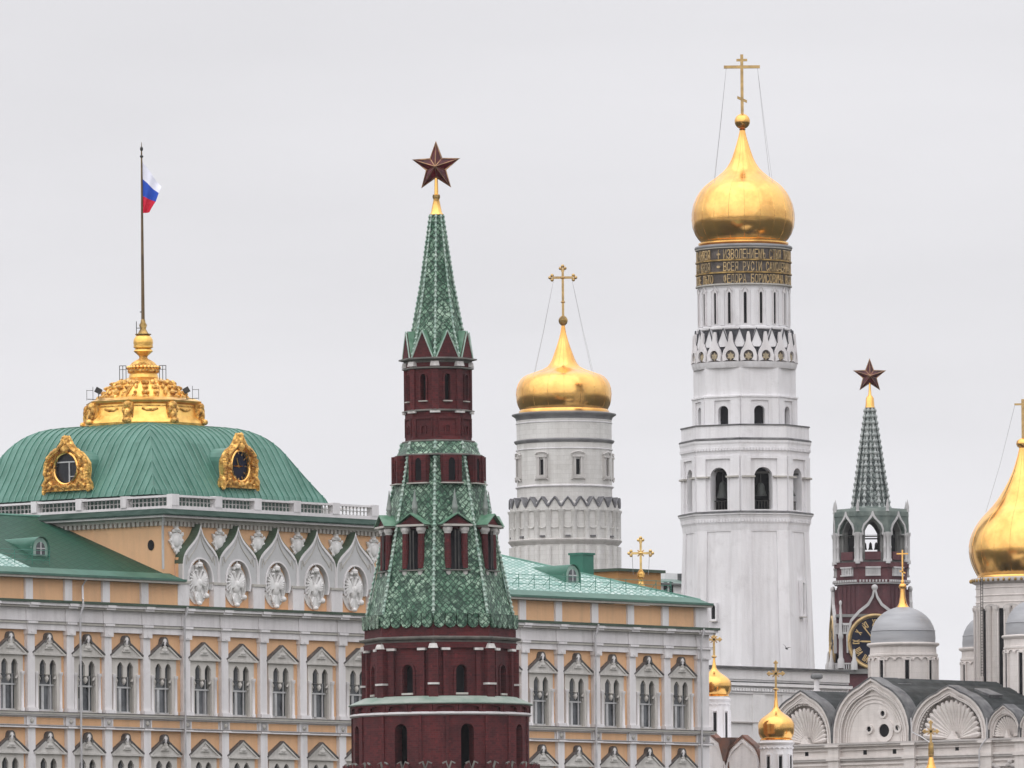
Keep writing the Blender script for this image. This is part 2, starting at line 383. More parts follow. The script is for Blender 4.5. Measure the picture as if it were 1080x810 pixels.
# ------------------------------------------------------------------ tower frame
class Tower:
    def __init__(s, name, label, cat, x, y, d, gz=22.0):
        s.d = d; s.s = d/FOC; s.gz = gz
        s.dxp, _ = unroll(x, y)
        s.e = empty(name, (s.dxp*s.s, d, gz), 0, label, cat)
    def z(s, y):                       # local height of photo row y on the axis
        dy = y-PY; dx = (s.dxp+dy*sin(ROLL))/cos(ROLL)
        return CAMZ-(dy*cos(ROLL)+dx*sin(ROLL))*s.s-s.gz
    def prof(s, pts): return [(s.z(y), w*s.s) for y, w in pts]
def onion_cross(T, y_base, y_top, bar, w, mat, name='cross', slant=True, small=True, par=None, tref=False):
    """orthodox cross standing on the axis; bar=(y, half width)"""
    s = T.s; mb = MB(); zb, zt = T.z(y_base), T.z(y_top); r = w*s
    mb.box(-r, r, -r, r, zb, zt)
    zbar = T.z(bar[0]); mb.box(-bar[1]*s, bar[1]*s, -r*.9, r*.9, zbar-r, zbar+r)
    if small:
        zz = zt-(zt-zbar)*.45; mb.box(-bar[1]*.3*s, bar[1]*.3*s, -r*.9, r*.9, zz-r*.8, zz+r*.8)
    if slant:
        zz = zb+(zbar-zb)*.33; q = bar[1]*.27*s
        mb.add([(-q, -r*.8, zz+q*.55), (q, -r*.8, zz-q*.35), (q, -r*.8, zz-q*.35-r*1.8), (-q, -r*.8, zz+q*.55-r*1.8),
                (-q, r*.8, zz+q*.55), (q, r*.8, zz-q*.35), (q, r*.8, zz-q*.35-r*1.8), (-q, r*.8, zz+q*.55-r*1.8)],
               [(0,1,2,3)[::-1], (4,5,6,7), (0,1,5,4), (1,2,6,5), (2,3,7,6), (3,0,4,7)])
    if tref:
        for (x, z) in ((-bar[1]*s, zbar), (bar[1]*s, zbar), (0, zt)):
            for dx, dz in ((0, 1), (1, 0), (-1, 0), (0, -1)):
                if (x, z) != (0, zt) and dx*x < 0 and dz == 0: continue
                mb.ell((x+dx*r*1.9, 0, z+dz*r*1.9), (r*1.5, r, r*1.5), 8, 5)
        mb.lathe([(zbar-r*2.2, 0.01), (zbar, r*2.4), (zbar+r*2.2, 0.01)], 10)
    return part(name, mb, mat, par or T.e)
def wires(T, y0, w0, y1, w1, par=None, n=4, rad_px=.22):
    for q in range(n):
        a = pi/4+q*pi/2 if n == 4 else q*pi
        x0 = w0 if cos(a) > 0 else -w0
        if n == 4: p1 = (w1*cos(a)*1.2, w1*sin(a)*1.2)
        else: p1 = (w1*cos(a), 0)
        mb = MB().tube([(x0*T.s, 0, T.z(y0)), ((x0+p1[0])*.5*T.s, p1[1]*.5*T.s, (T.z(y0)+T.z(y1))/2-.25), (p1[0]*T.s, p1[1]*T.s, T.z(y1))], rad_px*T.s, 4)
        part('guy_wire', mb, M['wire'], par or T.e)
def star(T, yc, R, yaw=0.0, tilt=0):
    mb = MB(); r_in = R*.40; th = R*.20
    zc = T.z(yc); s = T.s; pts = []
    for i in range(10):
        a = pi/2+i*pi/5; r = (R if i % 2 == 0 else r_in)*s
        pts.append((r*cos(a), r*sin(a)))
    def P(x, y, z): return (x*cos(yaw)-y*sin(yaw), x*sin(yaw)+y*cos(yaw), z)
    for sg in (-1, 1):
        for i in range(10):
            a, b = pts[i], pts[(i+1) % 10]
            vs = [P(0, sg*th*s, zc), P(a[0], 0, zc+a[1]), P(b[0], 0, zc+b[1])]
            mb.add(vs, [(0, 2, 1) if sg < 0 else (0, 1, 2)])
    st = part('star', mb, M['star'], T.e)
    mb = MB(); mb.tube([P(p[0], 0, zc+p[1]) for p in pts], .045*R*s, 5, close=True)
    for i in range(0, 10):
        for sg in (-1, 1): mb.tube([P(0, sg*th*s, zc), P(pts[i][0], 0, zc+pts[i][1])], .018*R*s, 4)
    part('rim', mb, M['star_rim'], st)
    return st
# ------------------------------------------------------------------ front tower: red brick, green tiled spire, ruby star
def azM(a): return RZ(a)
def crocket_rib(T, p0, p1, a, step, w, name='rib', size=1.0, mat='bump_tile'):
    """ridge rib on azimuth a from (y0,r0) up to (y1,r1) with pale glazed knobs"""
    s = T.s; mb = MB(); mb.M = azM(a)
    A = Vector((0, -p0[1]*s, T.z(p0[0]))); B = Vector((0, -p1[1]*s, T.z(p1[0]))); n = max(2, int(abs(p0[0]-p1[0])/step))
    mb.tube([A+Vector((0, .02, 0)), B+Vector((0, .02, 0))], w*.55*s, 5)
    for i in range(n):
        q = A.lerp(B, (i+.5)/n); sc = random.uniform(.85, 1.15)
        mb.ell((q.x, q.y-.12*w*s, q.z), (w*.95*s*size*sc, w*.7*s*size, step*.36*s), 6, 5)
    return part(name, mb, M[mat], T.e)
def build_red_tower():
    T = Tower('brick_tower', 'dark red brick tower with green tiled spire and large ruby star, nearest the camera', 'tower', 465, 760, 625, gz=4)
    e = T.e; s = T.s; A0 = rad(-4.7); FA = [A0+pi/8+k*pi/4 for k in range(8)]; CA = [A0+k*pi/4 for k in range(8)]
    P = T.prof; c8 = cos(pi/8)
    def ring(name, pts, mat, n=8, **kw): return part(name, MB().lathe(P(pts), n, A0, n > 12), mat, e, **kw)
    # lower round body
    zb = T.z(757)
    mb = MB(); nW = 8; R = 93*s; zt = T.z(756)
    # round wall with tall arched openings, bent around the axis
    def bent(mb, R, thick, z0, z1, az, hw, zo, n=64):
        flat = MB(); circ = 2*pi*R; ops = [((a % (2*pi))*R, hw, zo[0], zo[1], zo[2]) for a in az]
        ops = [o for o in ops if o[0]-hw > 0 and o[0]+hw < circ]
        # split in strips so that the bend is smooth
        cuts = sorted(set([i*circ/n for i in range(n+1)]))
        cur = 0
        segs = []; opsS = sorted(ops)
        for o in opsS:
            segs.append((cur, o[0]-hw-.15)); flat.plate(o[0]-hw-.15, o[0]+hw+.15, z0, z1, 0, thick, [o], 10, False, False); cur = o[0]+hw+.15
        segs.append((cur, circ))
        for a, b in segs:
            m = max(1, int((b-a)/(circ/n)))
            for i in range(m): flat.plate(a+(b-a)*i/m, a+(b-a)*(i+1)/m, z0, z1, 0, thick, [], sideL=False, sideR=False)
        b0 = len(mb.v)
        for p in flat.v:
            a = p[0]/R; r = R-p[1]; mb.v.append((r*sin(a), -r*cos(a), p[2]))
        for f, u, sm in zip(flat.f, flat.uv, flat.sm): mb.f.append([b0+i for i in f]); mb.uv.append(u); mb.sm.append(sm)
    WA = [rad(a)-.0 for a in (-26.5, 17.8, 63, 108, 153, 198, 243, 288)]
    bent(mb, R, .9, T.z(1040), zt, WA, 7.2*s, (T.z(815), T.z(773), T.z(766)))
    part('lower_wall', mb, M['brick'], e)
    part('shade_core', MB().lathe([(T.z(1040), 60*s), (T.z(756), 60*s)], 16, 0, True), M['dark'], e)  # near-black cylinder added to darken the view through the wall openings
    # shallow pilaster strips on the lower wall
    for k, a in enumerate([rad(v) for v in (-40, -13, 4.5, 31, 50, 76, -62, -88)]):
        mb = MB(); mb.M = azM(a); mb.box(-.10, .10, -R-.10, -R+.1, T.z(1040), T.z(757)); part('pilaster', mb, M['brick'], e)
    # arcade band and its stone string course
    mb = MB().lathe(P([(757, 93.5), (755.6, 96), (754, 96), (753.3, 93.8)]), 64); part('string_course', mb, M['stone'], e)
    mb = MB().lathe(P([(753.5, 91), (744, 91)]), 64); part('arcade_wall', mb, M['brick'], e)
    nA = 22
    for k in range(nA):
        mb = MB(); mb.M = azM(A0+2*pi*(k+.5)/nA); w = 2*pi*92*s/nA
        mb.plate(-w/2, w/2, T.z(753.5), T.z(745), -94*s, -91*s, [(0, w*.36, T.z(753.5), T.z(750), T.z(747))], 8)
        part('arcade_arch', mb, M['brick'], e)
    part('green_ledge', MB().lathe(P([(745.5, 95), (744.6, 97.5), (743.8, 97.5), (736.5, 81), ]), 64), M['roof_ledge'], e)
    # crown of forked merlons on a corbelled parapet round the foot
    part('parapet', MB().lathe(P([(860, 93), (850, 101), (846, 101), (846, 97), (1040, 97)]), 64), M['brick'], e)
    for k in range(26):
        mb = MB(); mb.M = azM(2*pi*(k+.35)/26); w = 7.4*s; y0, y1 = -104*s, -98*s; zt, zm, z0 = T.z(807), T.z(814.5), T.z(848)
        poly = [(-w, z0), (w, z0), (w, T.z(812)), (w*.86, zt-.12), (w*.45, zt), (w*.1, zm), (-w*.1, zm), (-w*.45, zt), (-w*.86, zt-.12), (-w, T.z(812))]
        mb.prism(poly, y0, y1)
        m = part('merlon', mb, M['brick'], e)
        cp = MB(); cp.M = azM(2*pi*(k+.35)/26)
        for sg in (-1, 1):
            cp.tube([(sg*w*.1, (y0+y1)/2, zm+.04), (sg*w*.45, (y0+y1)/2, zt+.06), (sg*w*.86, (y0+y1)/2, zt-.08)], .10, 5)
        part('cap', cp, M['zinc_green'], m)
    # octagonal drum with blind order and arched windows
    ap = 79*s*c8; hwid = 79*s*sin(pi/8)
    for k, a in enumerate(FA):
        mb = MB(); mb.M = azM(a)
        mb.plate(-hwid, hwid, T.z(742), T.z(676), -ap, -ap+.7, [(0, 5.6*s, T.z(733), T.z(710), T.z(703.5))], 12)
        w = part('drum_wall', mb, M['brick'], e)
        mb = MB(); mb.M = azM(a)
        outer = [(-8.6*s, T.z(737))]+[(-8.6*s*cos(pi*i/12), T.z(710)+8.6*s*sin(pi*i/12)) for i in range(13)]+[(8.6*s, T.z(737))]
        inner = [(-6.2*s, T.z(737))]+[(-6.2*s*cos(pi*i/12), T.z(710)+6.9*s*sin(pi*i/12)) for i in range(13)]+[(6.2*s, T.z(737))]
        mb.band(outer, inner, -ap-.10, -ap); part('window_arch', mb, M['brick'], e)
        mb = MB(); mb.M = azM(a); mb.box(-5.5*s, 5.5*s, -ap+.5, -ap+.55, T.z(733), T.z(703)); part('window', mb, M['dark'], e)
        mb = MB(); mb.M = azM(a); mb.box(-6.6*s, 6.6*s, -ap-.18, -ap+.3, T.z(735), T.z(733)); part('window_sill', mb, M['stone_dark'], e)
        for sg in (-1, 1):
            mb = MB(); mb.M = azM(a); x = sg*hwid*.60
            mb.box(x-2.6*s, x+2.6*s, -ap-.22, -ap+.05, T.z(740), T.z(688.5)); q = part('pilaster', mb, M['brick'], e)
            mb = MB(); mb.M = azM(a); mb.box(x-4.6*s, x+4.6*s, -ap-.34, -ap+.05, T.z(688.5), T.z(686)); part('capital', mb, M['cap'], q)
        mb = MB(); mb.M = azM(a); mb.box(-hwid*.95, hwid*.95, -ap-.2, -ap+.05, T.z(686), T.z(680)); part('entablature', mb, M['brick'], e)
    for a in CA:
        mb = MB(); mb.M = azM(a); r = 79*s
        mb.box(-5*s, 5*s, -r-.25, -r+.9, T.z(741), T.z(686.5)); q = part('corner_pilaster', mb, M['brick'], e)
        mb = MB(); mb.M = azM(a)
        mb.add([(-5.2*s,-r-.38,T.z(686.5)),(5.2*s,-r-.38,T.z(686.5)),(5.2*s,-r+.4,T.z(686.5)),(-5.2*s,-r+.4,T.z(686.5)),
                (-3.6*s,-r-.30,T.z(681.5)),(3.6*s,-r-.30,T.z(681.5)),(3.6*s,-r+.4,T.z(681.5)),(-3.6*s,-r+.4,T.z(681.5))],
               [(0,1,5,4),(1,2,6,5),(2,3,7,6),(3,0,4,7),(4,5,6,7),(3,2,1,0)])
        part('capital', mb, M['cap'], q)
        mb = MB(); mb.M = azM(a); mb.box(-5.9*s, 5.9*s, -r-.36, -r+.6, T.z(724.6), T.z(722.6)); part('pilaster_band', mb, M['cap'], q)
    ring('drum_cornice', [(682, 80), (678, 80.5), (677, 85), (675.6, 86), (674.6, 86), (673.6, 81)], M['zinc_green'])
    ring('skirt_base', [(674, 80.2), (660, 80.2), (652, 78)], M['brick'])
    # green tiled skirt with scalloped lower edge
    ring('tiled_skirt', [(655, 78.3), (630, 71.6), (604, 66.2), (556, 57.2), (511, 47.6)], M['gtile'])
    for k in range(8):
        a = FA[k]; hw = 80.5*s*sin(pi/8); app = 80.7*s*c8
        for j in range(5):
            x = hw*(-.8+.4*j); w = hw*.185
            poly = [(x-w, T.z(650))]+[(x-w*cos(pi*i/8), T.z(659.5)-w*.95*sin(pi*i/8)) for i in range(9)]+[(x+w, T.z(650))]
            mb = MB(); mb.M = azM(a); mb.prism(poly[::-1], -app-.16, -app+.35)
            part('tile_tongue', mb, M['gtile'], e)
    for k in range(8):
        crocket_rib(T, (655, 79), (511, 48), CA[k], 5.2, 2.4)
    # eight columned dormers
    def aedicule(a, first=None):
        g = MB(); g.M = azM(a); R0 = 63*s; hw = 16.5*s
        # gable
        for nm, mt, y0, y1, gr in (('pediment', 'brick', -R0-.02, -R0+.5, 0),):
            g.prism([(-hw*.82, T.z(555.6)), (hw*.82, T.z(555.6)), (0, T.z(546.5))], y0, y1)
        r = part('dormer', g, M['brick'], e)
        mb = MB(); mb.M = azM(a)
        for sg in (-1, 1):
            p = [(sg*hw*1.06, T.z(556.4)), (0, T.z(545.0)), (0, T.z(543.8)), (sg*hw*1.15, T.z(556.1))]
            if sg > 0: p = p[::-1]
            mb.prism(p, -R0-.22, -40*s)
        part('gable_roof', mb, M['ggable'], r)
        mb = MB(); mb.M = azM(a); mb.box(-hw*.98, hw*.98, -R0-.2, -R0+.75, T.z(558), T.z(555.8)); part('entablature', mb, M['stone_dark'], r)
        mb = MB(); mb.M = azM(a); mb.box(-hw*.9, hw*.9, -R0+.35, -45*s, T.z(560.4), T.z(558)); mb.box(-hw*.72, -hw*.40, -R0+.5, -48*s, T.z(606), T.z(558)); mb.box(hw*.40, hw*.72, -R0+.5, -48*s, T.z(606), T.z(558)); part('dormer_wall', mb, M['brick'], r)
        mb = MB(); mb.M = azM(a); mb.add([(-hw*.42, -61.9*s, T.z(604)), (hw*.42, -61.9*s, T.z(604)), (hw*.42, -54.2*s, T.z(559)), (-hw*.42, -54.2*s, T.z(559)),
                (-hw*.42, -58*s, T.z(604)), (hw*.42, -58*s, T.z(604)), (hw*.42, -50*s, T.z(559)), (-hw*.42, -50*s, T.z(559))],
               [(0,1,2,3),(5,4,7,6),(0,3,7,4),(1,5,6,2),(3,2,6,7),(0,4,5,1)])
        part('opening', mb, M['dark'], r)  # slanted dark panel over the tiles stands in for the shaded opening
        mb = MB(); mb.M = azM(a)
        for x in (-1.8, 1.8): mb.box(x*s-.05, x*s+.05, -62.6*s, -62.1*s, T.z(603), T.z(562))
        part('window_bars', mb, M['iron'], r)
        for sg in (-1, 1):
            mb = MB(); mb.M = azM(a) @ TR(sg*9.2*s, -R0+.27, 0)
            z = T.z; mb.lathe([(z(602), 3.9*s), (z(565), 3.4*s)], 12)
            cc = part('column', mb, M['brick'], r)
            mb = MB(); mb.M = azM(a) @ TR(sg*9.2*s, -R0+.27, 0)
            mb.lathe([(z(565.4), 3.5*s), (z(563.6), 3.9*s), (z(562.5), 5.0*s), (z(559.6), 5.4*s), (z(558.4), 4.4*s)], 12); part('capital', mb, M['cap'], cc)
            mb = MB(); mb.M = azM(a) @ TR(sg*9.2*s, -R0+.27, 0)
            mb.lathe([(z(610.5), 3.0*s), (z(607.6), 4.0*s), (z(604.7), 4.3*s)], 12); part('foot', mb, M['cap'], cc)
        mb = MB(); mb.M = azM(a); mb.box(-14.5*s, 14.5*s, -R0-.10, -R0+.8, T.z(604.6), T.z(603.4)); part('sill', mb, M['zinc_green'], r)
        mb = MB(); mb.M = azM(a) @ TR(0, -R0+.5, 0); z = T.z
        mb.lathe([(z(546), 2.4*s), (z(541), 2.0*s), (z(539), 3.5*s), (z(537.5), 3.3*s), (z(528), 1.7*s), (z(518), .25*s)], 8); part('pinnacle', mb, M['finial'], r)
        return r
    for a in FA: aedicule(a)
    # slim pinnacles beside the far dormers
    # dormer tier, brick panels between tiled ribs
    ring('tiled_tier', [(512, 47.0), (482, 42.0)], M['gtile'])
    for a in FA:
        ap2 = 47*s*c8; hw2 = 10.8*s; mb = MB(); mb.M = azM(a)
        mb.plate(-hw2, hw2, T.z(511), T.z(482), -ap2-.22, -ap2+1.0, [(0, 3.7*s, T.z(509), T.z(490), T.z(485))], 10)
        q = part('tier_panel', mb, M['brick'], e)
        mb = MB(); mb.M = azM(a); mb.box(-3.7*s, 3.7*s, -ap2-.15, -ap2+.4, T.z(510), T.z(484.5)); part('window', mb, M['dark'], q)
        mb = MB(); mb.M = azM(a); mb.box(-12*s, 12*s, -ap2-.44, -ap2+.3, T.z(512.3), T.z(511)); part('sill', mb, M['stone_dark'], q)
        for sg in (-1, 1):
            mb = MB(); mb.M = azM(a); mb.box(sg*8.4*s-1.7*s, sg*8.4*s+1.7*s, -ap2-.36, -ap2, T.z(510.9), T.z(482.3)); part('pilaster', mb, M['brick'], q)
    ring('tier_eave', [(482.4, 43), (481.9, 46.6), (480.6, 46.6), (480, 44)], M['zinc_green'])
    ring('upper_skirt', [(480.4, 44.5), (467.3, 38)], M['gtile'])
    for k in range(8): crocket_rib(T, (512, 48.5), (467, 39.2), CA[k], 5.0, 2.3)
    ring('upper_ledge', [(467.6, 37.5), (467, 38.6), (465.8, 38.6), (465.2, 35.8)], M['zinc_green'])
    # panelled brick block
    ring('panel_tier', [(466, 35.2), (435, 35.2)], M['brick'])
    for a in FA:
        ap3 = 35.2*s*c8; mb = MB(); mb.M = azM(a); z = T.z; hw3 = 35.2*s*sin(pi/8)
        mb.box(-hw3*.74, hw3*.74, -ap3-.10, -ap3+.1, z(443.5), z(441.8))
        mb.box(-hw3*.74, -hw3*.66, -ap3-.10, -ap3+.1, z(462), z(443.5)); mb.box(hw3*.66, hw3*.74, -ap3-.10, -ap3+.1, z(462), z(443.5))
        o = [(-3.4*s*cos(pi*i/8), z(453)+3.4*s*1.1*sin(pi*i/8)) for i in range(9)]; i_ = [(-2.2*s*cos(pi*i/8), z(453)+2.2*s*1.1*sin(pi*i/8)) for i in range(9)]
        mb.band([(-3.4*s, z(459))]+o+[(3.4*s, z(459))], [(-2.2*s, z(459))]+i_+[(2.2*s, z(459))], -ap3-.1, -ap3+.1)
        part('blind_panel', mb, M['brick'], e)
    ring('panel_cornice', [(435.6, 35.6), (435, 38.6), (434, 38.6), (433.2, 35.8)], M['zinc_green'])
    for a in CA:
        mb = MB(); mb.M = azM(a); mb.box(-5.4*s, 5.4*s, -37.6*s, -34*s, T.z(437.2), T.z(435.1)); part('stone_block', mb, M['cap'], e)
    # window tier
    ap4 = 34.8*s*c8; hw4 = 34.8*s*sin(pi/8)
    for a in FA:
        mb = MB(); mb.M = azM(a)
        mb.plate(-hw4, hw4, T.z(434), T.z(384), -ap4, -ap4+.6, [(0, 3.1*s, T.z(423.5), T.z(400), T.z(396))], 10)
        q = part('window_tier_wall', mb, M['brick'], e)
        mb = MB(); mb.M = azM(a); mb.box(-3*s, 3*s, -ap4+.4, -ap4+.45, T.z(424), T.z(395.5)); part('window', mb, M['dark'], q)
        mb = MB(); mb.M = azM(a)
        o = [(-4.6*s, T.z(424))]+[(-4.6*s*cos(pi*i/8), T.z(400)+4.8*s*sin(pi*i/8)) for i in range(9)]+[(4.6*s, T.z(424))]
        i_ = [(-3.2*s, T.z(424))]+[(-3.2*s*cos(pi*i/8), T.z(400)+3.9*s*sin(pi*i/8)) for i in range(9)]+[(3.2*s, T.z(424))]
        mb.band(o, i_, -ap4-.13, -ap4); part('window_arch', mb, M['brick'], q)
        mb = MB(); mb.M = azM(a); mb.box(-4.8*s, 4.8*s, -ap4-.22, -ap4+.05, T.z(425.4), T.z(424.2)); part('sill', mb, M['stone_dark'], q)
    for a in CA:
        mb = MB(); mb.M = azM(a); mb.box(-3.6*s, 3.6*s, -35.9*s, -33*s, T.z(433.5), T.z(391)); part('corner_strip', mb, M['brick'], e)
        mb = MB(); mb.M = azM(a)
        mb.add([(-5*s,-38*s,T.z(388)),(5*s,-38*s,T.z(388)),(5*s,-33*s,T.z(388)),(-5*s,-33*s,T.z(388)),(-4*s,-37*s,T.z(383)),(4*s,-37*s,T.z(383)),(4*s,-33*s,T.z(383)),(-4*s,-33*s,T.z(383))],
               [(0,1,5,4),(1,2,6,5),(2,3,7,6),(3,0,4,7),(4,5,6,7),(3,2,1,0)])
        part('stone_block', mb, M['cap'], e)
    ring('thin_cornice', [(391, 35.8), (390.2, 38.2), (389, 38.2), (388.4, 35)], M['zinc_green'])
    ring('spire_cornice', [(384, 35), (381.8, 36.5), (380.6, 41.6), (379.2, 41.6), (378.4, 36)], M['zinc_green'])
    # gablets at the foot of the spire
    for a in FA:
        mb = MB(); mb.M = azM(a); R5 = 36.2*s*c8; h5 = 36.2*s*sin(pi/8)*.9
        mb.prism([(-h5, T.z(379)), (h5, T.z(379)), (0, T.z(351.5))], -R5-.1, -R5+1.4)
        q = part('gablet', mb, M['brick'], e)
        mb = MB(); mb.M = azM(a)
        for sg in (-1, 1): mb.tube([(sg*h5, -R5-.1, T.z(379)), (0, -R5-.1, T.z(350.5))], .8*s, 5)
        part('edge_trim', mb, M['bump_tile'], q)
        mb = MB(); mb.M = azM(a)
        for sg in (-1, 1):
            p = [(sg*h5*1.02, T.z(379)), (0, T.z(351.2)), (0, T.z(350)), (sg*h5*1.1, T.z(379))]
            mb.prism(p if sg < 0 else p[::-1], -R5+.0, -R5+1.6)
        part('gablet_roof', mb, M['ggable'], q)
    ring('spire', [(379, 35.2), (362, 30.6), (350, 26.6), (300, 17.2), (260, 11.4), (226, 6.6)], M['gtile'])
    for k in range(8): crocket_rib(T, (378, 35.5), (350, 27.2), CA[k], 5.2, 1.9); crocket_rib(T, (350, 27.2), (300, 17.9), CA[k], 5.2, 1.8); crocket_rib(T, (300, 17.9), (226, 7.2), CA[k], 5.0, 1.6)
    part('spire_tip', MB().lathe(P([(226.5, 7.4), (224, 5.9), (210.5, 3.1), (209.4, 3.6), (205.4, 3.4), (204.6, 2.2), (194, 1.9), (188, 1.7)]), 16), M['gold'], e)
    part('tip_collar', MB().lathe(P([(209.4, 3.7), (207.5, 4.1), (205.4, 3.7)]), 16), M['gold_dull'], e)
    star(T, 176, 26.4, rad(-12))
    return T
M['roof_ledge'] = simple('weathered_green_ledge', (.18, .26, .21), (.32, .36, .32), .6, 0, (.8, .8, .8), bmp=.1)
M['zinc_green'] = simple('grey_green_cornice', (.10, .10, .09), (.20, .19, .17), .6, .1, (1.2, 1.2, 1.2), bmp=.1)
M['ggable'] = simple('green_gable_roof', (.06, .17, .10), (.16, .28, .20), .45, 0, (1.5, 1.5, 1.5), bmp=.2)
RT = build_red_tower()
M['lead'] = simple('lead_flashing', (.055, .05, .048), (.11, .10, .095), .6, 0, (2, 2, 2), bmp=0)
# ------------------------------------------------------------------ palace (peach walls, green roofs, gilt lantern)
TH = rad(50.0); D0 = 735.0; GZ = 22.0
_dx0, _ = unroll(0, 700)
PA = Vector((_dx0/FOC*D0, D0, 0)); PU = Vector((cos(TH), sin(TH), 0)); PV = Vector((-sin(TH), cos(TH), 0))
def pt(x, y, v=0.0):               # run along the facade for a photo column, on the plane v behind the front
    dx, _ = unroll(x, y); a = dx/FOC; o = PA+PV*v
    return (a*o.y-o.x)/(PU.x-a*PU.y)
def ph(x, y, v=0.0):               # local height for photo point on plane v
    t = pt(x, y, v); d = (PA+PU*t+PV*v).y; _, dy = unroll(x, y)
    return CAMZ-dy/FOC*d-GZ
def pv(x, y, t):                   # depth v for photo column on the plane t = const
    dx, _ = unroll(x, y); a = dx/FOC; o = PA+PU*t
    return (a*o.y-o.x)/(PV.x-a*PV.y)
PAL = empty('palace', (PA.x, PA.y, GZ), TH, 'long peach palace with white pilasters, green roofs and a gilded lantern on its dome', 'palace')
def PZ(mb, name, mat, par=None, label=None): return part(name, mb, M[mat] if isinstance(mat, str) else mat, par or PAL, None, label)

# bay positions
pil_px = [-51.5, -11, 29.6, 71, 110.8, 151.6, 193.6, 233.9, 274.6, 316.7, 357.6, 397, 435.5, 474, 512, 550, 588, 626.3, 664, 700.6]
T_P = [pt(x, 700) for x in pil_px]
T_END = pt(738.2, 700)               # right corner pilaster centre
win_px = [-74+1.5, -32, 8.5, 49, 90, 130.5, 170.7, 212.6, 252.8, 294.8, 336.2, 375.8, 414.5, 453.8, 492.5, 531.5, 569, 606.6, 644, 681.2, 716.5]
T_W = [pt(x, 715) for x in win_px]
T0 = T_P[0]-8; T1 = T_END+.78; DEP = 29.0
z = lambda y: ph(49, y)            # heights read along the column x = 49
Z = dict(attic_top=ph(30, 609), attic_bot=ph(30, 632.5), cor_bot=ph(30, 640.5), fr_bot=ph(30, 657.5), arch_bot=ph(30, 664))
zs1 = z(751.5); zled0 = z(755.3); zpan0 = z(766); zst = z(768)
MS, ME = pt(187.5, 650), pt(397, 650)     # middle section
H_ST = zs1-z(751.5+104)                     # storey height repeat
